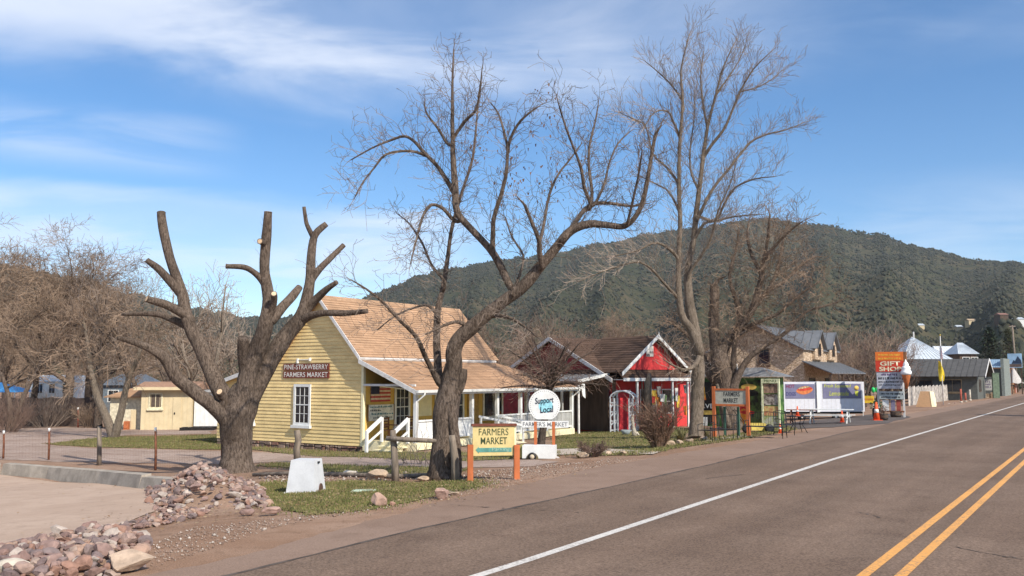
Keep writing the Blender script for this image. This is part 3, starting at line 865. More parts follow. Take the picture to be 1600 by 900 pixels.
for j, (a, b, mm) in enumerate(((0.42, 1.75, TEAL), (0.42, 1.1, INK), (0.5, 1.85, TEAL), (0.6, 1.8, INK))):
    ln = MB(FFr); x = a
    while x < b:
        w = rs.uniform(.04, .09); ln.box(x, x + w, 0.05, 0.055, 1.02 - j * .155, 1.02 - j * .155 + rs.uniform(.04, .085)); x += w + rs.uniform(.015, .05)
    nb.part('lettering', ln, mm, bo, kind='stuff')
# things standing on the porch
CH = mat('brown_wood_furniture', (0.20, 0.085, 0.035), 0.6, 0.25)
def porch_chair(a, b, turn, label):
    f = bearing(HF(a, b, DZ), math.degrees(RA) + turn)
    t = Thing('porch_chair', label, 'chair', f.o)
    t.part('seat', MB(f).box(-.24, .24, -.24, .24, .40, .45), CH)
    for x in (-.21, .21):
        for y in (-.21, .21): t.part('leg', MB(f).box(x - .025, x + .025, y - .025, y + .025, 0, .40 if y > 0 else .98), CH)
    for i in range(4): t.part('back_slat', MB(f).box(-.22, .22, -.235, -.205, .52 + i * .12, .59 + i * .12), CH)
    for x in (-.24, .24): t.part('arm', MB(f).box(x - .03, x + .03, -.22, .24, .62, .66), CH)
porch_chair(0.8, -0.8, 180, 'brown slatted wooden chair beside the porch steps under the notice')
porch_chair(2.6, -0.7, 180, 'brown slatted wooden chair on the porch under the sash window')
porch_chair(9.2, -1.0, 180, 'brown slatted wooden chair behind the far porch railing')
bx = Thing('poster_board', 'green and blue picture panel leaning on the porch railing', 'poster', HF(7.75, -2.7, DZ))
bx.part('panel', MB(HF).box(7.4, 8.1, -2.76, -2.73, DZ, DZ + .95), mat('poster_green', (0.13, 0.28, 0.12), col2=(0.12, 0.3, 0.5), scale=2.5))
bx.part('frame', MB(HF).box(7.36, 7.40, -2.78, -2.72, DZ, DZ + 1.0).box(8.1, 8.14, -2.78, -2.72, DZ, DZ + 1.0), mat('wood_trim', (0.24, 0.13, 0.05)))
# ================================================================== the other buildings
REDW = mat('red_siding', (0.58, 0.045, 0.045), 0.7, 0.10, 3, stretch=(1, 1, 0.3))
BROWNSH = shingle_mat('brown_shingles', (0.105, 0.066, 0.048), 0.18)
GREYSH = mat('grey_metal_roof', (0.16, 0.165, 0.175), 0.5, 0.10, 2, spec=0.4)
LGREYSH = mat('pale_metal_roof', (0.48, 0.52, 0.56), 0.45, 0.08, 1.5, spec=0.4)
TANSID = mat('tan_siding', (0.60, 0.49, 0.31), 0.75, 0.06, 2)
WOODD = mat('dark_wood', (0.10, 0.065, 0.045), 0.8, 0.25, 4, stretch=(1, 1, 0.2))
WOODG = mat('grey_weathered_wood', (0.24, 0.20, 0.17), 0.9, 0.3, 7, stretch=(1, 1, 0.15), fine=0.15)
CHAR = mat('charcoal_wall', (0.105, 0.11, 0.10), 0.8, 0.12, 3)


def simple_window(th, wf, x, z, w, h, fm=WHITE, cols=2, rows=1, sill=False):
    return window(th, wf, x, z, w, h, cols, rows, frame=0.07, m=fm, sill=sill, mid=False)


def wavy(mb, p0, p1, q0, q1, ribs, r=0.02):
    """ribbed metal roof slope: a slab with standing seams"""
    stepped_roof(mb, p0, p1, q0, q1, 1, 0.0, 0.05)
    P0, P1, Q0, Q1 = (Vector(c) for c in (p0, p1, q0, q1))
    for i in range(ribs + 1):
        t = i / ribs
        a, b = P0.lerp(P1, t), Q0.lerp(Q1, t)
        mb.bar((a.x, a.y, a.z + .02), (b.x, b.y, b.z + .02), 0.035, 0.05)
    return mb


# ------------------------------------------------------------------ red shop
o = at(957, 600, 50); o.z = 0
RF = bearing(o, 52)
gz = G(o.x, o.y)
RFF = RF.sub(0, 0, 0, y=(0, -1, 0))                      # front wall, y towards the road
RLF = RF.sub(0, 0, 0, x=(0, 1, 0), y=(-1, 0, 0))         # end wall towards the yellow house
red = Thing('gift_cottage', 'red cottage shop with brown roof and white trimmed front gable', 'shop', (o.x, o.y, gz - .06))
L, D2 = 5.3, 10.0
red.part('wall', MB(RF).prism([(0, 0, gz - .2), (0, D2, gz - .2), (0, D2, 2.35), (0, D2 / 2, 4.55), (0, 0, 2.35)], (L + 3.0, 0, 0)), REDW)
r = MB(RF)
stepped_roof(r, (-.35, -.35, 2.25), (L + 3.3, -.35, 2.25), (-.35, D2 / 2, 4.72), (L + 3.3, D2 / 2, 4.72), 18)
stepped_roof(r, (L + 3.3, D2 + .35, 2.25), (-.35, D2 + .35, 2.25), (L + 3.3, D2 / 2, 4.72), (-.35, D2 / 2, 4.72), 18)
red.part('roof', r, BROWNSH)
rk = MB(RF)
rake(rk, -.40, (-.35, 2.25), (D2 / 2, 4.72), 0.2, .05); rake(rk, -.402, (D2 + .35, 2.25), (D2 / 2, 4.72), 0.2, .05)
red.part('rake_board', rk, GREYW)
# front gable
gb = MB(RF); gb.prism([(0.12, -.62, 2.78), (L - .12, -.62, 2.78), (L / 2, -.62, 4.52)], (0, 2.0, 0)); red.part('gable_wall', gb, REDW)
gr = MB(RF)
stepped_roof(gr, (-.22, -1.0, 2.62), (-.22, 3.5, 2.62), (L / 2, -1.0, 4.72), (L / 2, 3.5, 4.72), 15)
stepped_roof(gr, (L + .22, 3.5, 2.62), (L + .22, -1.0, 2.62), (L / 2, 3.5, 4.72), (L / 2, -1.0, 4.72), 15)
red.part('gable_roof', gr, BROWNSH)
for s in (0, 1):
    x0 = -.26 if s == 0 else L + .26
    f = MB(RF); f.prism([(x0, -1.06, 2.42), (x0, -1.06, 2.62), (L / 2, -1.06, 4.76), (L / 2, -1.06, 4.54)], (0, .05, 0)); red.part('rake_board', f, WHITE)
f = MB(RF); f.prism([(L / 2 - .14, -1.09, 4.50), (L / 2, -1.09, 4.92), (L / 2 + .14, -1.09, 4.50)], (0, .03, 0)); red.part('gable_finial', f, WHITE)
qb = red.part('quilt_square', MB(RFF).box(L / 2 - .62, L / 2 - .02, .63, .66, 3.52, 4.12), mat('pale_panel', (0.6, 0.56, 0.52)))
for i in range(4):
    for j in range(4):
        if (i * 3 + j * 2 + (i // 2)) % 3 == 0:
            red.part('patch', MB(RFF).box(L / 2 - .61 + i * .147, L / 2 - .48 + i * .147, .66, .668, 3.54 + j * .147, 3.67 + j * .147), mat('grey_patch', (0.16, 0.15, 0.16)), qb)
pt = MB(RF); stepped_roof(pt, (-.3, -1.15, 2.30), (L + .3, -1.15, 2.30), (-.3, -.55, 2.80), (L + .3, -.55, 2.80), 5); red.part('pent_roof', pt, BROWNSH)
red.part('fascia', MB(RF).box(-.3, L + .3, -1.2, -1.15, 2.14, 2.31), WHITE)
red.part('soffit', MB(RF).box(-.28, L + .28, -1.14, -.02, 2.20, 2.235), GREYW)
for x in (0.85, 1.9, 3.7, 5.0, 5.25): red.part('post', MB(RF).box(x - .05, x + .05, -1.12, -1.02, gz - .05, 2.2), WHITE)
dr = red.part('door', MB(RFF).box(.35, 1.25, 0, .05, gz, 1.55), mat('bright_red_door', (0.68, 0.05, 0.06))); red.part('door_frame', MB(RFF).box(.25, .35, 0, .07, gz, 1.65).box(1.25, 1.35, 0, .07, gz, 1.65), WHITE, dr)
simple_window(red, RFF, 2.2, .3, 1.2, 1.3, cols=2, rows=2); simple_window(red, RFF, 4.0, .3, .8, 1.3, cols=1, rows=2)
red.part('porch_floor', MB(RF).box(-.2, L + .2, -1.25, 0, gz - .15, gz + .06), WOODG)
red.part('weathered_panel', MB(RFF).box(-.05, .22, 0, .04, gz, 2.2), WOODD)
rs = random.Random(31)
WARES = [mat('ware_red', (0.5, 0.04, 0.03)), mat('ware_white', (0.62, 0.6, 0.55)), mat('ware_green', (0.12, 0.2, 0.08)), mat('ware_orange', (0.6, 0.2, 0.03)), mat('ware_grey', (0.22, 0.21, 0.2)), mat('ware_yellow', (0.62, 0.42, 0.06))]
WN = ['red', 'white', 'green', 'orange', 'grey', 'yellow']
for i in range(18):
    x = rs.uniform(1.5, 5.1); y = -rs.uniform(.85, 1.0); z0 = rs.uniform(.1, 1.4); w = rs.uniform(.1, .24); h = rs.uniform(.35, .9); k = i % 6
    t = MB(RF)
    t.prism([(x - w, y, z0 + h), (x + w, y, z0 + h), (x + w * .7, y, z0), (x - w * .5, y, z0 + .04)], (0, .04, 0)); t.tube([RF(x, y + .02, z0 + h), RF(x, y + .02, 2.2)], [.006, .006], 4)
    single('hanging_ware', '%s ornament on a string under the red cottage eave' % WN[k], 'ornament', t, WARES[k], RF(x, y, 2.2), 'wares hung along the cottage front, %s' % WN[k])
# lean-to with metal roof at the end of the shop
red.part('lean_to_roof', wavy(MB(RF), (-2.4, 0.2, 2.15), (-2.4, 5.2, 2.15), (-.05, 0.2, 2.55), (-.05, 5.2, 2.55), 9), GREYSH)
red.part('lean_to_fascia', MB(RF).bar((-2.42, .18, 2.12), (-.05, .18, 2.52), .04, .16), WHITE)
for y in (.25, 1.6, 3.0, 4.5): red.part('lean_to_post', MB(RF).box(-2.38, -2.28, y - .05, y + .05, gz - .12, 2.12), GREYW)
red.part('lean_to_back', MB(RF).box(-.16, -.1, .2, 5.2, gz, 2.4), WOODD)
red.part('end_gable', MB(RLF).prism([(.1, .005, gz), (D2 - .02, .005, gz), (D2 - .02, .005, 2.34), (D2 / 2, .005, 4.5), (.1, .005, 2.36)], (0, .02, 0)), mat('shaded_red_siding', (0.22, 0.025, 0.03), .8, .2, 3))  # shade on the end wall painted in as a darker red than the front
for i in range(7): red.part('plank', MB(RF).box(-2.33, -2.30, 1.7 + i * .4, 2.06 + i * .4, gz - .1, 1.3 + .3 * (i % 2)), WOODD)
single('curtain_banner', 'white cloth tied back at the corner of the red cottage lean-to', 'cloth', MB(RF).prism([(-2.2, .2, 2.05), (-1.9, .2, 2.1), (-1.85, .2, 1.2), (-2.05, .2, 1.35)], (0, .03, 0)), WHITE, RF(-2.1, .2, 1.2))

# ------------------------------------------------------------------ stone building
STW = bpy.data.materials.new('sandstone_wall'); STW.use_nodes = True
k = NT(STW.node_tree); b = STW.node_tree.nodes['Principled BSDF']; b.inputs['Roughness'].default_value = 0.95
pos = k.n('ShaderNodeNewGeometry').outputs['Position']
vo = k.n('ShaderNodeTexVoronoi'); STW.node_tree.links.new(k.mapping(pos, scale=(1, 1, 2.3)), vo.inputs['Vector']); vo.inputs['Scale'].default_value = 4.2
cr = k.n('ShaderNodeValToRGB'); cr.color_ramp.elements[0].color = (0.46, 0.32, 0.20, 1); cr.color_ramp.elements[1].color = (0.72, 0.55, 0.39, 1)
sp_ = k.n('ShaderNodeSeparateColor'); STW.node_tree.links.new(vo.outputs['Color'], sp_.inputs[0]); STW.node_tree.links.new(sp_.outputs[0], cr.inputs[0])
v2 = k.n('ShaderNodeTexVoronoi', feature='DISTANCE_TO_EDGE'); STW.node_tree.links.new(k.mapping(pos, scale=(1, 1, 2.3)), v2.inputs['Vector']); v2.inputs['Scale'].default_value = 4.2
ed = k.rng(v2.outputs['Distance'], 0.02, 0.09)
STW.node_tree.links.new(k.mix(ed, (0.30, 0.21, 0.14, 1), cr.outputs[0]), b.inputs['Base Color'])
bp = k.n('ShaderNodeBump'); bp.inputs['Strength'].default_value = 0.8; bp.inputs['Distance'].default_value = 0.06
STW.node_tree.links.new(ed, bp.inputs['Height']); STW.node_tree.links.new(bp.outputs[0], b.inputs['Normal'])
o = at(1257, 600, 65); o.z = 0
SF = Fr(o, E1, E2); sgz = G(o.x, o.y) - .1
stone = Thing('stone_shop', 'tan sandstone building with grey roof, two wall dormers and side porch', 'building', (o.x, o.y, sgz))
SW, SL, SEZ, SRZ = 6.8, 9.4, 4.35, 6.1
stone.part('wall', MB(SF).prism([(0, 0, sgz - .2), (0, SW, sgz - .2), (0, SW, SEZ), (0, SW / 2, SRZ), (0, 0, SEZ)], (SL, 0, 0)), STW)
rf_ = MB(SF)
wavy(rf_, (-.5, -.2, SEZ - .02), (SL + .3, -.2, SEZ - .02), (-.5, SW / 2, SRZ + .12), (SL + .3, SW / 2, SRZ + .12), 14)
wavy(rf_, (SL + .3, SW + .45, SEZ - .15), (-.5, SW + .45, SEZ - .15), (SL + .3, SW / 2, SRZ + .12), (-.5, SW / 2, SRZ + .12), 14)
stone.part('roof', rf_, GREYSH)
for a in (2.2, 6.2):
    stone.part('dormer_wall', MB(SF).prism([(a, -.24, SEZ - .7), (a + 2.2, -.24, SEZ - .7), (a + 2.2, -.24, SEZ + .35), (a + 1.1, -.24, SEZ + 1.35), (a, -.24, SEZ + .35)], (0, 2.2, 0)), STW)
    dm = MB(SF)
    wavy(dm, (a - .25, -.5, SEZ + .12), (a - .35, 2.6, SEZ + .12), (a + 1.1, -.5, SEZ + 1.5), (a + 1.1, 2.6, SEZ + 1.5), 5)
    wavy(dm, (a + 2.45, 2.6, SEZ + .12), (a + 2.45, -.5, SEZ + .12), (a + 1.1, 2.6, SEZ + 1.5), (a + 1.1, -.5, SEZ + 1.5), 5)
    stone.part('dormer_roof', dm, GREYSH)
    simple_window(stone, SF.sub(0, -.24, 0, y=(0, -1, 0)), a + .8, SEZ - .35, .6, .8, WOODD, 1, 2)
pr = MB(SF); wavy(pr, (-.4, -2.1, 2.62), (SL + .4, -2.1, 2.62), (-.4, 0, 3.5), (SL + .4, 0, 3.5), 12); stone.part('porch_roof', pr, GREYSH)
for a in (-.2, 3.1, 6.4, 9.5): stone.part('porch_post', MB(SF).box(a - .08, a + .08, -2.0, -1.84, sgz, 2.55), WOODD)
simple_window(stone, SF.sub(0, 0, 0, x=(0, 1, 0), y=(-1, 0, 0)), 2.55, 3.35, .75, 1.05, WOODD, 1, 1, True)
SFF = SF.sub(0, 0, 0, y=(0, -1, 0))
simple_window(stone, SFF, 1.2, .9, 1.5, 1.3, WOODD, 3, 2); simple_window(stone, SFF, 5.6, .9, 1.5, 1.3, WOODD, 3, 2)
dr = stone.part('door', MB(SFF).box(3.6, 4.5, 0, .06, sgz + .05, 2.0), WOODD); stone.part('handle', MB(SFF).box(3.68, 3.73, .06, .1, .7, .85), BLACK, dr)

# ------------------------------------------------------------------ snack stand with pictures
o = gp(1224, 667); sz = o.z; o.z = 0
KF = Fr(o, E1, E2); KW = KF.sub(0, 0, 0, x=(0, -1, 0), y=(-1, 0, 0))     # wall towards us, x to the right (x from -5 to 0)
stand = Thing('snack_stand', 'green snack stand covered in food pictures under a low grey roof', 'kiosk', (o.x, o.y, sz - .03))
STG = mat('stand_green', (0.04, 0.12, 0.03), 0.7, 0.4, 3, col2=(0.12, 0.22, 0.05))
stand.part('wall', MB(KF).box(0, .6, 0.12, 4.9, sz - .1, 2.35), STG)
rr = MB(KF)
rr.add([(-.22, -.35, 2.38), (1.0, -.35, 2.38), (1.0, 5.3, 2.38), (-.22, 5.3, 2.38), (.3, 1.2, 2.85), (.7, 1.2, 2.85), (.7, 3.6, 2.85), (.3, 3.6, 2.85)],
       [(3, 2, 1, 0), (0, 1, 5, 4), (1, 2, 6, 5), (2, 3, 7, 6), (3, 0, 4, 7), (4, 5, 6, 7)])
stand.part('roof', rr, mat('stand_roof', (0.20, 0.20, 0.205), 0.6))
ac = Thing('roof_cooler', 'white ventilation unit sitting on the snack stand roof', 'cooler', KF(.4, 3.6, 2.5))
ac.part('case', MB(KF).box(.1, .8, 2.6, 3.9, 2.52, 3.05), WHITE); ac.part('grille', MB(KF).box(.085, .098, 2.8, 3.6, 2.6, 2.98), mat('grille_green', (0.3, 0.36, 0.28)))
ac.part('hood', MB(KF).prism([(.1, 3.95, 2.52), (.1, 4.5, 2.52), (.1, 4.3, 3.0), (.1, 4.0, 3.0)], (.6, 0, 0)), WHITE)
# pictures on the stand wall: dark panel with red, orange and green shapes
pic = stand.part('picture_panel', MB(KW).box(-2.75, -.98, .02, .05, sz + .1, 2.2), mat('picture_dark', (0.03, 0.025, 0.02), col2=(0.10, 0.16, 0.04), scale=3))
def blob(x, z, w, h, col, n=12, d=.05):
    x += .48; t = MB(KW); t.prism([(x + w * math.cos(6.283 * i / n), d, z + h * math.sin(6.283 * i / n)) for i in range(n)][::-1], (0, .008, 0)); stand.part('picture_shape', t, col, pic)
PR, PO, PY_, PW_ = mat('picture_red', (0.55, 0.04, 0.03)), mat('picture_orange', (0.62, 0.22, 0.03)), mat('picture_yellow', (0.62, 0.42, 0.10)), mat('picture_white', (0.7, 0.7, 0.66))
for x, z, w, h, c in ((-2.2, 1.85, .42, .16, PY_), (-2.2, 1.55, .5, .18, DARK), (-2.55, .95, .28, .42, PR), (-2.35, 1.12, .2, .12, PR), (-2.5, .35, .22, .4, PO), (-2.3, .55, .4, .1, PR), (-1.45, 1.02, .13, .24, PW_), (-1.45, .62, .07, .22, PO)):
    blob(x, z, w, h, c, d=.05 + .01 * rs.random())
p2 = stand.part('picture_panel', MB(KW).box(-4.85, -3.5, .02, .05, sz + .1, 2.1), mat('picture_black', (0.02, 0.016, 0.015)))
sun_t = MB(KW); sun_t.prism([(-4.5, .052, 1.15), (-4.05, .052, 1.15), (-4.15, .052, 1.95), (-4.4, .052, 1.95)], (0, .008, 0)); stand.part('picture_shape', sun_t, mat('picture_glow', (0.6, 0.12, 0.02), col2=(0.7, 0.4, 0.05), scale=3), p2)
stand.text('lettering', 'SERVE', PW_, Fr(KW(-4.75, .055, .72), KW.x, KW.y, UP), 1.1, .24, p2, .006, 0, .01)
stand.part('picture_strip', MB(KW).box(-4.8, -3.55, .05, .06, .38, .60), PY_, p2)
stand.part('notice', MB(KW).box(-4.7, -4.0, .05, .06, -.2, .25), PW_, p2)
mn = Thing('menu_board', 'tall white framed menu panel of food photos beside the snack stand', 'menu', KW(-.5, .4, sz - .02))
fm = MB(KW); fm.box(-.95, -.87, .3, .42, sz - .05, 2.28); fm.box(-.1, -.02, .3, .42, sz - .05, 2.28); fm.box(-.87, -.1, .3, .42, 2.05, 2.28)
mn.part('frame', fm, mat('menu_frame', (0.62, 0.64, 0.42)))
for i, (z0, z1, c) in enumerate(((1.55, 2.02, mat('photo_pink', (0.5, 0.32, 0.22), col2=(0.1, 0.07, 0.06), scale=4)), (.95, 1.5, mat('photo_brown', (0.08, 0.05, 0.04), col2=(0.5, 0.45, 0.4), scale=5)), (.42, .9, mat('photo_orange', (0.6, 0.22, 0.12), col2=(0.6, 0.5, 0.2), scale=5)), (-.15, .38, mat('photo_pale', (0.6, 0.6, 0.5), col2=(0.3, 0.35, 0.1), scale=5)))):
    mn.part('photo', MB(KW).box(-.84, -.13, .33, .36, z0, z1), c)
mn.text('lettering', 'MENU', mat('dark_green_lettering', (0.06, 0.12, 0.03)), Fr(KW(-.78, .42, 2.10), KW.x, KW.y, UP), .6, .13, None, .003)

# ------------------------------------------------------------------ white trailer with banners
o = at(1226, 650, 55); tz = G(o.x, o.y); o.z = 0
TF = bearing(o, 84); TW = TF.sub(0, 0, 0, y=(0, -1, 0))
tl = (at(1343, 620, 1)).x
L2 = 0
for i in range(400):
    q = TF(i * .02, 0, 0)
    if q.x / q.y >= 543 / F / 1.0 * 1.005: L2 = i * .02; break
tr = Thing('food_trailer', 'white box food trailer carrying two purple banners', 'trailer', (o.x, o.y, tz))
ks = L2 * 0.41
TRW = mat('trailer_grey_white', (0.58, 0.58, 0.62), .6, .05)
tr.part('body', MB(TF).box(0, ks - .03, 0, 2.0, .26, 2.05), TRW); tr.part('body', MB(TF).box(ks + .03, L2, -.06, 2.0, .25, 2.07), TRW)
tr.part('corner_post', MB(TF).box(ks - .05, ks + .12, -.12, -.05, .22, 2.09), WHITE)
tr.part('chassis', MB(TF).box(.05, L2 - .05, .1, 1.9, .12, .245), BLACK)
for x in (1.2, 3.4, 4.2):
    wl = tr.part('wheel', MB(TF.sub(x, .35, tz + .2, z=(0, -1, 0), y=(0, 0, 1))).lathe((0, 0, 0), [(.05, -.1), (.19, -.1), (.2, 0), (.19, .1), (.05, .1)], 16), BLACK)
    tr.part('rim', MB(TF.sub(x, .35, tz + .2, z=(0, -1, 0), y=(0, 0, 1))).lathe((0, 0, 0), [(.02, .1), (.07, .1), (.07, .115), (.02, .12)], 12), GREYW, wl)
for i in range(18):
    x = .15 + i * (L2 - .3) / 17
    tr.part('panel_seam', MB(TW).box(x, x + .012, .0 if x < ks else .06, .008 if x < ks else .068, .28, 2.0), GREYW)
PUR = mat('purple_banner', (0.15, 0.145, 0.23), 0.6, 0.1, 2); PURT = mat('banner_green_text', (0.40, 0.42, 0.06))
b1 = Thing('hot_dog_banner', 'banner with a large hot dog picture on the white trailer', 'banner', TW(.05, .01, 1.4))
p = b1.part('sheet', MB(TW).box(.08, ks - .15, .012, .022, 1.05, 1.93), PUR)
wl = ks - .3
def dog(mb, c0, c1, z, h, d):
    n = 14; top = [(c0 + (c1 - c0) * i / n, d, z + .10 * (i / n) + h * math.sin(math.pi * i / n) ** .6) for i in range(n + 1)]
    bot = [(c0 + (c1 - c0) * i / n, d, z + .10 * (i / n) - h * math.sin(math.pi * i / n) ** .6) for i in range(n + 1)][::-1]
    mb.prism((top + bot)[::-1], (0, .006, 0)); return mb
b1.part('picture_bun', dog(MB(TW), wl * .42, wl + .05, 1.5, .25, .023), mat('bun_orange', (0.55, 0.17, 0.06)), p)
b1.part('picture_sausage', dog(MB(TW), wl * .46, wl + .02, 1.58, .10, .031), mat('sausage_red', (0.5, 0.05, 0.03)), p)
for i in range(7): b1.part('picture_topping', MB(TW).box(wl * .52 + i * .1, wl * .52 + .07 + i * .1, .038, .042, 1.62 + .015 * i, 1.71 + .015 * i + .03 * (i % 2)), mat('topping', (0.2, 0.15, 0.04), col2=(0.55, 0.5, 0.3), scale=9), p)
b1.text('lettering', 'HOT', mat('banner_dark_red', (0.20, 0.02, 0.06)), Fr(TW(.13, .024, 1.68), TW.x, TW.y, UP), wl * .3, .22, p, .003, 0, .02)
b1.text('lettering', 'DOGS', mat('banner_navy', (0.03, 0.03, 0.13)), Fr(TW(.13, .024, 1.22), TW.x, TW.y, UP), wl * .34, .22, p, .003, 0, .02)
b2 = Thing('lemonade_banner', 'purple banner advertising lemonade in green letters on the white trailer', 'banner', TW(ks + .3, .07, 1.4))
p = b2.part('sheet', MB(TW).box(ks + .35, L2 - .22, .072, .082, 1.05, 1.95), PUR)
lw = L2 - ks - .6
b2.text('lettering', 'Fresh Squeezed', PURT, Fr(TW(ks + .42, .084, 1.66), TW.x, TW.y, UP), lw * .72, .26, p, .003, .2, .012)
b2.text('lettering', 'Lemonade', PURT, Fr(TW(ks + .75, .084, 1.22), TW.x, TW.y, UP), lw * .52, .28, p, .003, .2, .012)
lm = MB(TW.sub(L2 - .5, .083, 1.68, z=(0, 1, 0), y=(0, 0, 1))); lm.lathe((0, 0, 0), [(.15, 0), (.15, .006)], 14); b2.part('picture_lemon', lm, PY_, p)
b2.part('picture_glass', MB(TW).prism([(L2 - .57, .083, 1.2), (L2 - .43, .083, 1.2), (L2 - .38, .083, 1.5), (L2 - .62, .083, 1.5)], (0, .006, 0)), PURT, p)

# ------------------------------------------------------------------ grey shop with picket fence, far along the road
o = gp(1528, 624); gz2 = o.z; o.z = 0
BF = Fr(o, E1, E2); BW = BF.sub(0, 0, 0, x=(0, -1, 0), y=(-1, 0, 0))
sc = o.y / F                                           # metres per pixel there
gbl = 118 * sc
gre = Thing('grey_shop', 'long grey board shop with charcoal gabled roof behind a picket fence', 'shop', (o.x, o.y, gz2))
ez_ = 2.4 + 5 * sc; rz_ = 2.4 + 28 * sc; dp = 7.0
gre.part('wall', MB(BF).prism([(0, .0, gz2 - .1), (dp, 0, gz2 - .1), (dp, 0, ez_), (dp / 2, 0, rz_ - .1), (0, 0, ez_)], (0, gbl, 0)), CHAR)
gro = MB(BF)
ROOFC = mat('charcoal_roof', (0.085, 0.082, 0.08), 0.8, 0.12, 2)
wavy(gro, (-.9, gbl + .3, ez_ - .35), (-.9, -.9, ez_ - .35), (dp / 2, gbl + .3, rz_), (dp / 2, -.9, rz_), 16)
wavy(gro, (dp + .9, -.9, ez_ - .35), (dp + .9, gbl + .3, ez_ - .35), (dp / 2, -.9, rz_), (dp / 2, gbl + .3, rz_), 16)
gre.part('roof', gro, ROOFC)
for s in (0, 1):
    e = -.95 if s == 0 else dp + .95
    f = MB(BF); f.prism([(e, -.95, ez_ - .5), (e, -.95, ez_ - .3), (dp / 2, -.95, rz_ + .05), (dp / 2, -.95, rz_ - .18)], (0, .05, 0)); gre.part('rake_board', f, GREYW)
simple_window(gre, BW, -gbl * .40, .75, 1.7, 1.25, mat('tan_trim', (0.3, 0.22, 0.13)), 2, 1, True)
simple_window(gre, BW, -gbl * .72, 1.0, 1.4, .9, WOODD, 2, 1)
dr = gre.part('door', MB(BW).box(-gbl * .86, -gbl * .86 + .9, 0, .05, gz2, 2.0), WOODD); gre.part('handle', MB(BW).box(-gbl * .86 + .1, -gbl * .86 + .15, .05, .1, .8, .95), BLACK, dr)
simple_window(gre, BF.sub(0, 0, 0, y=(0, -1, 0)), 1.6, .8, 1.4, 1.2, WOODD, 2, 1)

def ground_line(u0, v0, u1, v1, n):
    a, b = gp(u0, v0), gp(u1, v1); return [a.lerp(b, i / (n - 1)) for i in range(n)]
fn = Thing('picket_fence', 'pale weathered picket fence in front of the grey shop', 'fence', gp(1420, 634))
PK = mat('weathered_picket', (0.40, 0.36, 0.32), 0.9, 0.35, 3, rnd=0.25)
P = ground_line(1421, 634, 1487, 625, 36)
d = (P[-1] - P[0]).normalized()
pkw = (P[1] - P[0]).length * .42
for i, p in enumerate(P):
    f = Fr(p, d, Vector((-d.y, d.x, 0))); h = 1.7 + .07 * math.sin(i * 2.1)
    fn.part('picket', MB(f).prism([(-pkw, 0, 0), (pkw, 0, 0), (pkw, 0, h - .06), (0, 0, h), (-pkw, 0, h - .06)], (0, .025, 0)), PK)
for z in (.35, 1.05): fn.part('rail', MB().bar(P[0] + UP * z + Vector((-d.y, d.x, 0)) * .05, P[-1] + UP * z + Vector((-d.y, d.x, 0)) * .05, .05, .08), WOODG)

# ------------------------------------------------------------------ roofs and shops beyond
def hip_house(name, label, u0, u1, vb, v_eave, v_top, Y, roofm, wallm, top_frac=.12, depth=7, cat='house'):
    a, b_ = at(u0, vb, Y), at(u1, vb, Y)
    zg = G(a.x, a.y); w = b_.x - a.x
    f = Fr((a.x, a.y, 0)); ze, zt = at(u0, v_eave, Y).z, at(u0, v_top, Y + depth / 2).z
    t = Thing(name, label, cat, (a.x, a.y, zg))
    t.part('wall', MB(f).box(.3, w - .3, .3, depth - .3, zg - .1, ze), wallm)
    m_ = MB(f); c = w / 2; k_ = w * top_frac / 2
    p = [(0, 0, ze), (w, 0, ze), (w, depth, ze), (0, depth, ze)]; q = [(c - k_, depth / 2, zt), (c + k_, depth / 2, zt)]
    m_.add(p + q, [(0, 1, 5, 4), (1, 2, 5), (2, 3, 4, 5), (3, 0, 4), (3, 2, 1, 0)])
    for i in range(13):
        x = w * i / 12
        m_.bar((x, 0, ze + .02), (c - k_ + 2 * k_ * i / 12, depth / 2, zt + .02), .06, .06)
    t.part('roof', m_, roofm)
    for x in (w * .25, w * .65): simple_window(t, f.sub(0, .3, 0, y=(0, -1, 0)), x, ze - 1.5, .9, 1.0)
    return t, f, w, ze, zt
t, f, w, ze, zt = hip_house('pyramid_roof_house', 'house with pale blue pyramid metal roof behind the grey shop', 1413, 1491, 610, 561, 527, 122, LGREYSH, WOODD, .02, 9)
t.part('roof_vent', MB(f).box(w / 2 - .06, w / 2 + .06, 3.9, 4.1, zt - .1, zt + .75), GREYW)
hip_house('low_roof_house', 'low house with a long white metal roof behind the pyramid roofed house', 1472, 1530, 605, 560, 541, 136, mat('white_metal_roof', (0.62, 0.64, 0.66), 0.5), WOODD, .8, 7)
hip_house('small_roof_house', 'small house with pale hip roof beside the spruce tree', 1500, 1533, 605, 553, 536, 128, LGREYSH, WOODD, .25, 5)
o = gp(1566, 619); bz = o.z; o.z = 0
JF = Fr(o, E1, E2)
sh = Thing('false_front_shop', 'grey false front shop with a blue shed roof beside the spruce', 'shop', (o.x, o.y, bz))
sc2 = o.y / F
sh.part('wall', MB(JF).box(0, 7, 0, 30 * sc2, bz - .1, 2.4 + 12 * sc2), CHAR)
sh.part('false_front', MB(JF).box(-.2, 7.2, -.35, -.002, bz - .1, 2.4 + 28 * sc2), mat('grey_green_board', (0.20, 0.22, 0.20)))
sh.part('roof', wavy(MB(JF), (-.6, 36 * sc2, 2.4 + 14 * sc2), (-.6, -.0, 2.4 + 14 * sc2), (3.5, 36 * sc2, 2.4 + 27 * sc2), (3.5, 0.0, 2.4 + 27 * sc2), 12), mat('blue_metal_roof', (0.24, 0.34, 0.44), 0.45))
simple_window(sh, JF.sub(0, 0, 0, x=(0, -1, 0), y=(-1, 0, 0)), -3.4, .8, 1.4, 1.0, WOODD, 2, 1)
ps = Thing('green_corner_post', 'square green wooden post at the corner of the false front shop', 'post', gp(1557, 622))
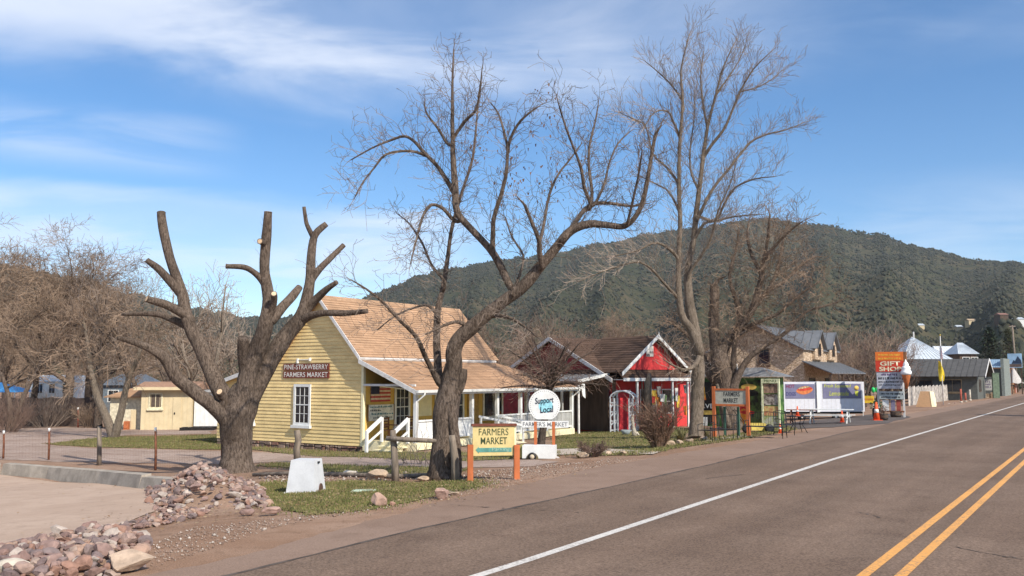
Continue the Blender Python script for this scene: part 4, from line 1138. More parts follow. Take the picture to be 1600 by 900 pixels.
f = Fr(gp(1557, 622)); ps.part('shaft', MB(f).box(-.36, .36, -.1, .1, 0, 2.7), mat('post_green', (0.12, 0.16, 0.11))); ps.part('cap', MB(f).box(-.4, .4, -.14, .14, 2.7, 2.78), mat('post_green', (0.12, 0.16, 0.11)))
# shop with tepee awnings and mountain sign at the edge of view
o = gp(1577, 616); o2 = o.copy(); o.z = 0
MF = Fr(o, E1, E2)
bs = Thing('trading_post', 'brown shop hung with blankets under a white striped awning', 'shop', (o.x, o.y, o2.z))
s3 = o.y / F
bs.part('wall', MB(MF).box(1.0, 12, .5, 6, -.2, 2.4 + 16 * s3), mat('brown_board', (0.28, 0.14, 0.07)))
bs.part('parapet', MB(MF).box(.9, 12.1, .2, .498, 1.2, 2.4 + 22 * s3), mat('brown_board', (0.28, 0.14, 0.07)))
for i, a in enumerate((.2, 1.6)):
    c = MB(MF.sub(a, -.6, 1.55)); n = 12; R = 1.1
    vs = [(R * math.cos(6.283 * j / n), R * math.sin(6.283 * j / n), -.15 * (j % 2)) for j in range(n)] + [(0, 0, 2.0)]
    c.add(vs, [(j, (j + 1) % n, n) for j in range(n)]); bs.part('awning', c, mat('awning_cloth', (0.66, 0.63, 0.58), col2=(0.4, 0.35, 0.33), scale=6, stretch=(3, 3, .2)))
for i in range(4):
    bs.part('blanket', MB(MF).box(-.3 + i * .75, .2 + i * .75, -.75, -.68, .15, 1.65), [mat('blanket_rust', (0.42, 0.13, 0.04)), mat('blanket_plum', (0.2, 0.07, 0.06)), mat('blanket_white', (0.55, 0.45, 0.4)), mat('blanket_rust', (0.42, 0.13, 0.04))][i])
simple_window(bs, MF.sub(1.0, 0, 0, x=(0, -1, 0), y=(-1, 0, 0)), -2.5, .8, 1.2, 1.0, WOODD, 1, 1)
# ------------------------------------------------------------------ left: tan shed, white shed, long mobile home, dark board fence
o = gp(219, 672); lz = o.z; o.z = 0
LF = Fr(o, Vector((1, 0.12, 0)).normalized(), Vector((-0.12, 1, 0)).normalized()); LW = LF.sub(0, 0, 0, y=(0, -1, 0))
s4 = o.y / F
tan = Thing('tan_shed', 'tan board shed with brown window and flat eaves beyond the lawn', 'shed', (o.x, o.y, lz))
ww = 76 * s4; hz_ = 62 * s4 + lz
tan.part('wall', MB(LF).box(0, ww, 0, 3.4, lz - .1, hz_), TANSID)
for i in range(1, 11): tan.part('batten', MB(LW).box(i * ww / 11, i * ww / 11 + .03, 0, .015, lz, hz_ - .05), TANSID)
tan.part('roof', MB(LF).prism([(-.35, -.45, hz_), (-.35, -.45, hz_ + .16), (-.35, 1.8, hz_ + .5), (-.35, 3.9, hz_ + .16), (-.35, 3.9, hz_)], (ww + .7, 0, 0)), mat('brown_flat_roof', (0.34, 0.2, 0.13)))
tan.part('fascia', MB(LF).box(-.38, ww + .38, -.48, -.455, hz_ - .02, hz_ + .17), TANSID)
window(tan, LW, 13 * s4, lz + 35 * s4, 17 * s4, 20 * s4, 2, 1, frame=.07, m=mat('cream_trim', (0.66, 0.6, 0.42)), glass=mat('brown_glass', (0.10, 0.075, 0.06), 0.2))
dr = tan.part('door', MB(LW).box(48 * s4, 60 * s4, 0, .05, lz, lz + 50 * s4), TANSID); tan.part('handle', MB(LW).box(50 * s4, 51.5 * s4, .05, .1, lz + 24 * s4, lz + 27 * s4), BLACK, dr)
q = LF(-52 * s4, .8, 0)
LF2 = Fr(q, LF.x, LF.y); LW2 = LF2.sub(0, 0, 0, y=(0, -1, 0))
tn2 = Thing('tan_lean_shed', 'pale tan shed with rusty tile roof and orange crate, joined to the tan shed', 'shed', (q.x, q.y, lz))
tn2.part('wall', MB(LF2).box(0, 51 * s4, 0, 3, lz - .1, lz + 52 * s4), mat('pale_tan_siding', (0.56, 0.50, 0.37)))
rr = MB(LF2); stepped_roof(rr, (-.3, -.4, lz + 51 * s4), (53 * s4, -.4, lz + 51 * s4), (0.9, 1.5, lz + 64 * s4), (53 * s4, 1.5, lz + 64 * s4), 8); tn2.part('roof', rr, SHING)
tn2.part('door', MB(LW2).box(32 * s4, 40 * s4, 0, .04, lz, lz + 30 * s4), TANSID)
for i in range(8): tn2.part('batten', MB(LW2).box(i * .3 + .1, i * .3 + .13, 0, .012, lz, lz + 50 * s4), mat('pale_tan_siding', (0.56, 0.50, 0.37)))
single('orange_crate', 'orange crate standing against the pale tan shed', 'crate', MB(LW2).box(24 * s4, 31 * s4, .02, .4, lz, lz + 13 * s4).box(25 * s4, 30 * s4, .41, .43, lz + .1, lz + 10 * s4), mat('rust_orange', (0.42, 0.13, 0.05)), LW2(27 * s4, .2, lz))
q = LF(78 * s4, .3, 0)
wsh = Thing('white_shed', 'bright white shed wall beside the tan shed, half hidden by the pruned tree', 'shed', (q.x, q.y, lz))
f = Fr(q, LF.x, LF.y)
wsh.part('wall', MB(f).box(0, 45 * s4, 0, 3, lz + .2, lz + 58 * s4), WHITE); wsh.part('roof', MB(f).box(-.2, 46 * s4, -.3, 3.3, lz + 58 * s4, lz + 61 * s4), mat('grey_felt', (0.3, 0.3, 0.3)))
for i in range(6): wsh.part('seam', MB(f).box(i * .28 + .1, i * .28 + .115, -.012, -.001, lz + .22, lz + 57 * s4), GREYW)
plt = Thing('pallet_stack', 'dark pallets lying at the foot of the white shed', 'pallet', LF(68 * s4, -.9, lz))
for i in range(5): plt.part('board', MB(LF).box(66 * s4 + i * .4, 66 * s4 + i * .4 + .3, -1.3, -.3, lz + .16, lz + .2), DARK)
for y in (-1.25, -.8, -.35): plt.part('runner', MB(LF).box(66 * s4, 66 * s4 + 2.0, y - .04, y + .04, lz - .02, lz + .158), DARK)
# mobile home and others behind the dark fence
a = at(45, 620, 78); z0 = G(a.x, a.y)
f = Fr((a.x, a.y, 0)); s5 = 78 / F
mh = Thing('mobile_home', 'white mobile home with arched windows showing over the dark fence', 'mobile home', (a.x, a.y, z0))
mh.part('wall', MB(f).box(0, 74 * s5, 0, 4, z0, 2.4 - 8 * s5), WHITE); mh.part('roof', MB(f).prism([(-.2, -.2, 2.4 - 8 * s5), (-.2, 4.2, 2.4 - 8 * s5), (-.2, 2, 2.4 + 2 * s5)], (75 * s5, 0, 0)), LGREYSH)
for x in (12, 31, 52): simple_window(mh, f.sub(0, 0, 0, y=(0, -1, 0)), x * s5, .95, .5, .8)
a = at(-60, 620, 74); f = Fr((a.x, a.y, 0)); s5 = 74 / F
tp = Thing('blue_canopy', 'bright blue peaked canopy behind the dark board fence', 'canopy', (a.x, a.y, G(a.x, a.y)))
c = MB(f); c.add([(0, 0, 1.1), (83 * s5, 0, 1.1), (83 * s5, 3.5, 1.1), (0, 3.5, 1.1), (42 * s5, 1.7, 1.9)], [(0, 1, 4), (1, 2, 4), (2, 3, 4), (3, 0, 4)]); tp.part('cover', c, mat('blue_tarp', (0.09, 0.36, 0.72), 0.5))
for x in (.1, 83 * s5 - .1):
    for y in (.1, 3.4): tp.part('pole', MB(f).box(x - .03, x + .03, y - .03, y + .03, G(a.x, a.y), 1.12), GREYW)
df = Thing('dark_board_fence', 'long dark brown board fence below the white mobile home', 'fence', gp(30, 659))
P = [at(-150 + 8.3 * i, 652, 62) for i in range(37)]
for i in range(36):
    a, b_ = P[i], P[i + 1]; zg = G(a.x, a.y); h = 1.95 + .04 * math.sin(i * 1.7)
    df.part('board', MB(Fr((a.x, a.y, zg))).box(0.004, b_.x - a.x - .006, 0, .03, 0, h), mat('dark_fence_board', (0.065, 0.045, 0.038), 0.9, 0.2, 3, rnd=0.25))
for z in (.5, 1.5): df.part('rail', MB().bar(Vector((P[0].x, P[0].y + .06, z - 1.05)), Vector((P[-1].x, P[-1].y + .06, z - 1.05)), .05, .09), DARK)
gh = hip_house('grey_house', 'blue grey house with white gable showing between the left trees', 150, 215, 640, 602, 585, 84, mat('blue_grey_roof', (0.12, 0.14, 0.17)), mat('blue_grey_wall', (0.14, 0.17, 0.2)), .6, 7)
# dwellings on the hillside
for i, (u, v, w, h) in enumerate(((1592, 497, 5.5, 2.6), (1520, 501, 4, 1.2), (1440, 508, 3, .8), (1500, 509, 3, .8), (1569, 490, 4, 2.2))):
    az = az_of(u, v); te = math.tan(el_of(u, v)); r = 260
    while r < 1300 and (MH(az, r) + 3 - CAMH) / r < te: r += 6
    a = math.radians(az); zz = MH(az, r); f = Fr((r * math.sin(a), r * math.cos(a), zz))
    k_ = r / 1000
    t = Thing('hillside_house', ['white house high on the wooded slope, the largest there', 'tan roofed house among the trees of the slope', 'small pale house low among the slope trees', 'small pale house below the tan roofed one', 'brown house just above the white hillside house'][i], 'house', f.o)
    t.part('wall', MB(f).box(-w * k_, w * k_, 0, 6, -4, h * k_ + 1.2), [WHITE, TANSID, TANSID, TANSID, WOODD][i])
    t.part('roof', MB(f).prism([(-w * k_ - .2, -.3, h * k_ + 1.2), (-w * k_ - .2, 6.3, h * k_ + 1.2), (-w * k_ - .2, 3, h * k_ + 1.2 + 2 * k_)], (2 * w * k_ + .4, 0, 0)), [LGREYSH, mat('tan_roof', (0.4, 0.3, 0.2)), LGREYSH, LGREYSH, mat('rust_roof', (0.25, 0.13, 0.1))][i])
# ================================================================== trees
def bark_mat(name, c1, c2, scale=7.0, bump=0.9):
    m = bpy.data.materials.new(name); m.use_nodes = True
    MATS[name] = m
    k = NT(m.node_tree); b = m.node_tree.nodes['Principled BSDF']
    b.inputs['Roughness'].default_value = 0.95; b.inputs['Specular IOR Level'].default_value = 0.1
    pos = k.n('ShaderNodeNewGeometry').outputs['Position']
    v = k.mapping(pos, scale=(1, 1, 0.28))
    f = k.noise(v, scale * 3, 6, 0.7, 0.8)
    c = k.mix(k.rng(f, 0.36, 0.62), tuple(c1) + (1,), tuple(c2) + (1,))
    c = k.mix(k.math('MULTIPLY', k.rng(k.noise(pos, 1.1, 4, 0.6), 0.45, 0.7), 0.5), c, tuple(x * 0.55 for x in c1) + (1,))
    m.node_tree.links.new(c, b.inputs['Base Color'])
    bp = k.n('ShaderNodeBump'); bp.inputs['Strength'].default_value = bump; bp.inputs['Distance'].default_value = 0.09
    m.node_tree.links.new(f, bp.inputs['Height']); m.node_tree.links.new(bp.outputs[0], b.inputs['Normal'])
    return m


BARK_A = bark_mat('grey_brown_bark', (0.075, 0.054, 0.041), (0.215, 0.163, 0.128))
BARK_B = bark_mat('dark_bark', (0.055, 0.042, 0.034), (0.14, 0.108, 0.088))
BARK_C = bark_mat('pale_cottonwood_bark', (0.135, 0.105, 0.078), (0.25, 0.20, 0.155))
TWIG_A = mat('grey_twigs', (0.20, 0.155, 0.125), 0.9, 0.2, 2)
TWIG_B = mat('tan_twigs', (0.235, 0.165, 0.115), 0.9, 0.25, 0.5)
TWIG_C = mat('pale_twigs', (0.30, 0.235, 0.185), 0.9, 0.2, 1)
TWIG_R = mat('reddish_twigs', (0.19, 0.125, 0.095), 0.9, 0.25, 0.6)
CUT = mat('fresh_cut_wood', (0.62, 0.44, 0.28), 0.8, 0.15, 20)


def smooth_path(pts, rads, sub=4):
    """Catmull-Rom through the points"""
    P = [Vector(p) for p in pts]
    if len(P) < 3: return [P[0].lerp(P[-1], t / sub) for t in range(sub + 1)], [rads[0] + (rads[-1] - rads[0]) * t / sub for t in range(sub + 1)]
    Q, R = [], []
    for i in range(len(P) - 1):
        p0, p1, p2, p3 = P[max(i - 1, 0)], P[i], P[i + 1], P[min(i + 2, len(P) - 1)]
        for t in range(sub):
            t /= sub
            Q.append(0.5 * ((2 * p1) + (p2 - p0) * t + (2 * p0 - 5 * p1 + 4 * p2 - p3) * t * t + (3 * p1 - p0 - 3 * p2 + p3) * t ** 3))
            R.append(rads[i] + (rads[i + 1] - rads[i]) * t)
    return Q + [P[-1]], R + [rads[-1]]


def grow(mb, rng, p, d, L, r, lvl, prm):
    """one twig and what it carries"""
    seg = prm['seg'][lvl]; n = prm['sides'][lvl]
    pts, rads = [p], [r]
    q, dd = p, d.normalized()
    for i in range(seg):
        dd = (dd + Vector((rng.gauss(0, 1), rng.gauss(0, 1), rng.gauss(0, 1))) * prm['wander'] + UP * prm['lift']).normalized()
        q = q + dd * (L / seg)
        pts.append(q); rads.append(max(r * (1 - 0.78 * (i + 1) / seg), prm['rmin']))
    mb.tube(pts, rads, n, smooth=False, cap=False)
    if lvl + 1 < len(prm['kids']) + 1 and lvl < len(prm['kids']):
        k = prm['kids'][lvl]
        k = int(k) + (1 if rng.random() < k - int(k) else 0)
        for c in range(k):
            t = rng.uniform(0.2, 1.0) if c else 1.0
            i = min(int(t * seg), seg - 1); f = t * seg - i
            s = pts[i].lerp(pts[i + 1], f); a = (pts[i + 1] - pts[i]).normalized()
            sd = a.orthogonal().normalized(); sd.rotate(Matrix.Rotation(rng.uniform(0, 6.283), 3, a))
            ang = rng.uniform(*prm['angle'])
            grow(mb, rng, s, a * math.cos(ang) + sd * math.sin(ang), L * rng.uniform(*prm['ratio']), max(rads[i] * 0.62, prm['rmin']), lvl + 1, prm)


def twigs_on(mb, rng, pts, rads, every, L, prm, t0=0.25, up=0.35, lvl=0, rk=0.42, rcap=0.03, tip=True):
    """sprout twigs along a limb"""
    tot = sum((b - a).length for a, b in zip(pts, pts[1:])); s, nxt = 0.0, tot * t0
    for i in range(len(pts) - 1):
        a, b = pts[i], pts[i + 1]; l = (b - a).length
        while s + l > nxt and l > 0:
            f = (nxt - s) / l; p = a.lerp(b, f); d = (b - a).normalized()
            sd = d.orthogonal().normalized(); sd.rotate(Matrix.Rotation(rng.uniform(0, 6.283), 3, d))
            ang = rng.uniform(*prm['angle'])
            dd = d * math.cos(ang) + sd * math.sin(ang) + UP * up * rng.random()
            grow(mb, rng, p, dd, L * rng.uniform(0.55, 1.25), min(max(rads[i] * rk, prm['rmin'] * 1.6), rcap), lvl, prm)
            nxt += every * rng.uniform(0.5, 1.5)
        s += l
    # the tip goes on
    if tip: grow(mb, rng, pts[-1], (pts[-1] - pts[-2]), L * .5, max(rads[-1] * 0.9, prm['rmin']), lvl, prm)


PXK, THIN = 1.0, 1.0
def pix_limb(rows, Y0, dy0, dy1, px=None):
    """pixels and pixel radii to a limb in the tree, swinging from depth offset dy0 to dy1"""
    n = len(rows); px = PXK if px is None else px
    Ys = [Y0 + dy0 + (dy1 - dy0) * i / max(n - 1, 1) for i in range(n)]
    if THIN < 1: rows = [(r[0], r[1] + max(0, 150 - r[1]) * .2, r[2]) for r in rows]
    thin = [(THIN if r[1] < 470 else 1.0) for r in rows]
    return [at(r[0], r[1], Y) for r, Y in zip(rows, Ys)], [r[2] * k_ * px * Y / F for r, Y, k_ in zip(rows, Ys, thin)]


def limb_part(tree, name, rows, Y0, dy0, dy1, bark, rng, sides=12, cut=None, sub=4, rough=.05, parent=None):
    pts, rads = pix_limb(rows, Y0, dy0, dy1)
    paths = tree.__dict__.setdefault('paths', [])
    if paths and name in ('limb', 'burl'):                       # root the limb in the nearest wood already there
        best = min(((q - pts[0]).length, i, j) for i, (Q, _) in enumerate(paths) for j, q in enumerate(Q))
        if best[0] < 2.0:
            Q, RR = paths[best[1]]; j = max(best[2] - 1, 0)
            pts = [Q[j].copy()] + pts; rads = [min(rads[0] * 1.1, RR[j] * .8)] + rads
    P, R = smooth_path(pts, rads, sub)
    for i in range(1, len(P) - 1):
        P[i] = P[i] + mnoise.noise_vector(P[i] * 1.3) * R[i] * 0.14
        R[i] *= 1 + 0.09 * mnoise.noise(P[i] * 1.7)
    paths.append((P, R))
    if R[0] > .1: o = tree.part(name, MB().tube(P, R, max(sides, 26), rng=rng, furrow=.075), bark, parent)
    else: o = tree.part(name, MB().tube(P, R, sides, rough=rough, rng=rng), bark, parent)
    if cut:
        d = (P[-1] - P[-2]).normalized(); e = P[-1]
        tree.part('cut_face', MB().tube([e - d * .01, e + d * .012], [R[-1] * .86, R[-1] * .82], 12, smooth=False), CUT, o)
        tree.part('bark_rim', MB().tube([e - d * .03, e + d * .006], [R[-1] * 1.04, R[-1] * 1.02], 12), bark, o)
    return P, R, o


rt = random.Random(77)
# ------------------------------------------------------------------ the pruned tree
base = gp(370, 738); Y0 = base.y
T = Thing('pruned_tree', 'thick pollarded tree with sawn limbs beside the yellow gable', 'tree', base)
P, R, trunk = limb_part(T, 'trunk', [(370, 742, 31), (370, 733, 27), (369, 715, 24.5), (368, 690, 23.5), (369, 662, 24.5), (372, 640, 25), (374, 622, 20), (377, 604, 11)], Y0, 0, 0, BARK_A, rt, 30, sub=6)
PXK = 0.76
LIMBS = [
    ([(366, 690, 14), (354, 655, 17), (330, 632, 15), (308, 616, 14), (278, 591, 13.5), (260, 561, 12), (237, 545, 9), (205, 533, 6), (183, 528, 4)], 0, -1.6, None),
    ([(366, 700, 17), (362, 645, 21), (350, 622, 19), (334, 591, 17), (313, 540, 15), (295, 504, 13), (283, 453, 10.5), (265, 402, 9.5), (255, 360, 9.5), (252, 332, 8.5)], 0, .6, 'c'),
    ([(371, 700, 17), (378, 645, 22), (390, 578, 19), (410, 525, 17), (420, 479, 13), (414, 428, 10.5), (415, 382, 10), (419, 331, 8)], 0, -.5, 'c'),
    ([(374, 700, 17), (384, 642, 22), (415, 576, 19), (446, 525, 17), (472, 492, 14), (484, 443, 10.5), (487, 392, 8.5), (493, 366, 7.5), (510, 350, 6)], 0, 1.0, None),
    ([(281, 456, 10), (265, 438, 9), (246, 419, 8), (229, 406, 5.5)], .42, -.1, None),
    ([(296, 497, 10), (262, 477, 8.5), (229, 467, 6.5)], .35, -.5, 'c'),
    ([(298, 512, 9), (270, 499, 7.5), (245, 491, 6), (191, 491, 3)], .35, 1.2, None),
    ([(409, 437, 8), (395, 424, 6), (380, 417, 5.5), (353, 416, 5)], -.35, -1.0, 'c'),
    ([(414, 382, 7), (410, 379, 6.5), (406, 377, 5.8)], -.42, -.9, 'c'),
    ([(424, 486, 9), (428, 470, 7), (428, 459, 6.2)], -.35, -.8, 'c'),
    ([(424, 500, 12), (440, 482, 10), (456, 464, 9), (468, 449, 7)], -.2, .6, None),
    ([(386, 580, 16), (381, 552, 13), (380, 527, 11)], -.1, -.5, None),
    ([(491, 374, 6), (480, 352, 4.6), (477, 338, 4.2), (475, 323, 3.6)], .95, .8, None),
    ([(486, 438, 8.5), (500, 420, 7), (518, 402, 6.2), (537, 383, 5)], .7, 1.4, 'c'),
    ([(486, 476, 9), (500, 462, 7.5), (512, 451, 6.5), (526, 441, 5)], .5, -.1, None),
    ([(468, 502, 11), (485, 493, 8), (507, 489, 6.5), (538, 490, 6), (574, 486, 5)], .5, -.6, None),
    ([(350, 625, 9), (346, 618, 8), (343, 612, 7)], -.35, -.62, 'c'),
]
shoots = MB()
PR_S = dict(seg=[3, 3], sides=[3, 3], kids=[1.5], wander=0.22, lift=0.12, rmin=0.004, angle=(.4, 1.1), ratio=(.4, .7))
for rows, d0, d1, cut in LIMBS:
    P, R, o = limb_part(T, 'limb', rows, Y0, d0, d1, BARK_A, rt, 12, cut)
    if len(P) > 10: twigs_on(shoots, rt, P[len(P) // 2:], R[len(P) // 2:], .9, .35, PR_S, .3, .3, 0, .1, .008, False)
T.part('shoots', shoots, TWIG_A, kind='stuff')

PXK = 1.0
# ------------------------------------------------------------------ the crooked tree by the road sign
base = gp(693, 749); Y0 = base.y
T = Thing('crooked_tree', 'tall crooked bare tree leaning right behind the small market sign', 'tree', base)
P, R, _ = limb_part(T, 'trunk', [(693, 754, 31), (693, 745, 26), (693, 722, 21), (695, 680, 19), (698, 645, 19), (702, 615, 18.5), (706, 592, 17), (708, 575, 14), (709, 562, 9)], Y0, 0, 0, BARK_A, rt, 30, sub=6)
limb_part(T, 'root_flare', [(708, 752, 9), (714, 735, 8), (712, 700, 8), (708, 660, 7), (703, 630, 7)], Y0, -.35, -.2, BARK_A, rt, 10)
limb_part(T, 'burl', [(716, 612, 6), (722, 590, 7.5), (724, 577, 6)], Y0, -.1, -.05, BARK_A, rt, 10)
PRM = dict(seg=[5, 4, 3, 2], sides=[4, 3, 3, 3], kids=[4, 3.4, 2.2], wander=0.2, lift=0.05, rmin=0.0045, angle=(.45, 1.15), ratio=(.38, .7))
ML = [
    ([(705, 600, 18), (710, 573, 16), (709, 551, 14.5), (718, 529, 13.5), (740, 509, 13), (764, 489, 12.5), (789, 469, 12), (818, 447, 11), (847, 413, 9.5), (870, 385, 8.5), (893, 360, 8), (921, 350, 7), (950, 352, 6), (977, 353, 5.2), (997, 332, 4.6), (1008, 300, 4.2), (1015, 260, 3.6), (1024, 213, 2.8), (1033, 196, 1.8)], 0, -1.2, 1),
    ([(697, 605, 13), (686, 590, 11), (684, 564, 9), (682, 529, 8.5), (684, 484, 7), (693, 447, 6), (700, 400, 5), (707, 352, 4.2), (722, 300, 3.6), (738, 250, 3), (744, 200, 2.4), (748, 150, 1.6)], 0, 1.6, 1),
    ([(806, 455, 10), (795, 444, 9), (772, 398, 8.5), (735, 357, 8), (714, 330, 8), (711, 292, 8), (708, 240, 6.5), (707, 190, 4.5), (707, 130, 3), (709, 77, 1.6)], -.5, .4, 1),
    ([(712, 306, 6.5), (697, 280, 5.6), (683, 259, 5), (665, 241, 4.4), (648, 222, 3.8), (632, 213, 3.4), (610, 219, 3), (580, 232, 2.2), (548, 250, 1.3)], .2, 1.3, 1),
    ([(667, 244, 4), (641, 236, 3.4), (604, 241, 3), (585, 262, 2.4), (567, 285, 1.9), (553, 311, 1.2)], .7, -.5, 1),
    ([(699, 224, 4), (684, 200, 3.3), (667, 178, 2.4), (663, 160, 1.5)], .3, .9, 1),
    ([(710, 214, 4.5), (728, 188, 3.8), (744, 171, 3.2), (750, 140, 2.5), (753, 110, 1.5)], .3, -.6, 1),
    ([(770, 396, 7), (770, 365, 6), (772, 339, 5.6), (784, 300, 5), (791, 268, 4.6), (795, 225, 4), (808, 196, 3.2), (825, 178, 2.6), (842, 166, 1.6)], -.4, -1.6, 1),
    ([(793, 232, 3.6), (786, 200, 3), (778, 176, 2.4), (767, 161, 1.4)], -1.1, -.4, 1),
    ([(710, 345, 5), (692, 326, 4.4), (674, 320, 4), (662, 335, 3.4), (655, 357, 2.9), (648, 385, 2.3), (641, 413, 1.3)], 0, -1.2, 1),
    ([(846, 416, 7.5), (843, 395, 6.4), (842, 376, 5.4), (832, 350, 4.6), (820, 320, 3.8)], -.7, -1.4, 1),
    ([(842, 385, 4.5), (850, 350, 3.6), (858, 305, 3.1), (872, 273, 2.7), (890, 250, 2.2), (907, 227, 1.4)], -.8, .3, 1),
    ([(882, 372, 7), (900, 345, 6), (913, 328, 5.5), (930, 318, 5), (955, 318, 4.2), (987, 322, 3.2), (1010, 318, 1.6)], -.8, .6, 1),
    ([(924, 322, 5), (913, 294, 4.2), (908, 264, 3.7), (899, 238, 3.2), (889, 213, 2.8), (878, 180, 2.2), (870, 152, 1.3)], -.4, -1.3, 1),
    ([(922, 322, 4.6), (925, 300, 3.9), (920, 262, 3.4), (921, 227, 2.9), (930, 190, 2.2), (935, 161, 1.4)], -.4, .8, 1),
    ([(930, 318, 3.6), (945, 285, 3), (952, 255, 2.5), (965, 225, 2), (985, 205, 1.3)], -.3, 1.2, 1),
    ([(980, 350, 3.6), (992, 300, 2.8), (1000, 262, 2.3), (1003, 235, 1.4)], -1.0, -2.0, 1),
    ([(686, 598, 8), (670, 568, 6.2), (660, 547, 5.6), (652, 529, 5.2), (637, 512, 4.4), (622, 498, 3.8), (595, 469, 3), (570, 450, 2.4), (550, 438, 1.4)], 0, -1.5, 1),
    ([(732, 512, 5.5), (716, 503, 4.4), (700, 506, 3.6), (682, 514, 2.8), (664, 523, 1.5)], -.2, -1.2, 1),
    ([(770, 494, 5.5), (784, 494, 4.5), (800, 498, 3.6), (824, 513, 2.8), (838, 526, 1.8)], -.2, -1.4, 1),
    ([(686, 498, 4), (670, 478, 3.2), (650, 480, 2.6), (620, 492, 2), (590, 515, 1.2)], .4, 1.5, 1),
    ([(695, 440, 4), (675, 415, 3.2), (660, 380, 2.6), (640, 350, 2), (622, 335, 1.2)], .5, 2.0, 1),
    ([(800, 460, 4.5), (812, 430, 3.4), (818, 400, 2.8), (800, 370, 2.2), (790, 340, 1.4)], -.6, .8, 1),
]
tw = MB()
for i, (rows, d0, d1, t) in enumerate(ML):
    PXK = .86 if i == 0 else .66
    P, R, o = limb_part(T, 'limb', rows, Y0, d0, d1, BARK_A, rt, 12 if i < 3 else 7, None, 4 if i < 3 else 3)
    k = 0.45 if i == 0 else (0.4 if i < 3 else .08)
    j = int(len(P) * k)
    twigs_on(tw, rt, P[j:], R[j:], .125, .66, PRM, .05, .30, 1, .36, .011)
T.part('twigs', tw, TWIG_A, kind='stuff')
# clusters of dry leaves and seed pods still hanging
lv = MB()
for (u, v, n, s) in ((738, 235, 26, .18), (742, 222, 16, .2), (850, 160, 14, .22), (846, 185, 18, .3), (830, 195, 16, .25), (820, 265, 22, .4), (842, 285, 26, .45), (860, 265, 20, .4), (800, 270, 12, .3), (765, 380, 10, .3), (870, 300, 14, .3), (790, 260, 10, .25)):
    c = at(u, v, Y0 - .6)
    for _ in range(n):
        p = c + Vector((rt.gauss(0, s), rt.gauss(0, s * 1.5), rt.gauss(0, s * 1.2)))
        w, h = rt.uniform(.012, .03), rt.uniform(.04, .085); a = rt.uniform(0, 6.28); x = Vector((math.cos(a), math.sin(a), rt.uniform(-.3, .3)))
        lv.add([p - x * w, p + x * w, p + x * w * .4 - UP * h, p - x * w * .5 - UP * h * .9], [(0, 1, 2, 3)], raw=True)
T.part('dry_leaves', lv, mat('dry_leaf', (0.14, 0.085, 0.062), 0.9, 0.3, 3), kind='stuff')

PXK, THIN = 0.74, 0.78
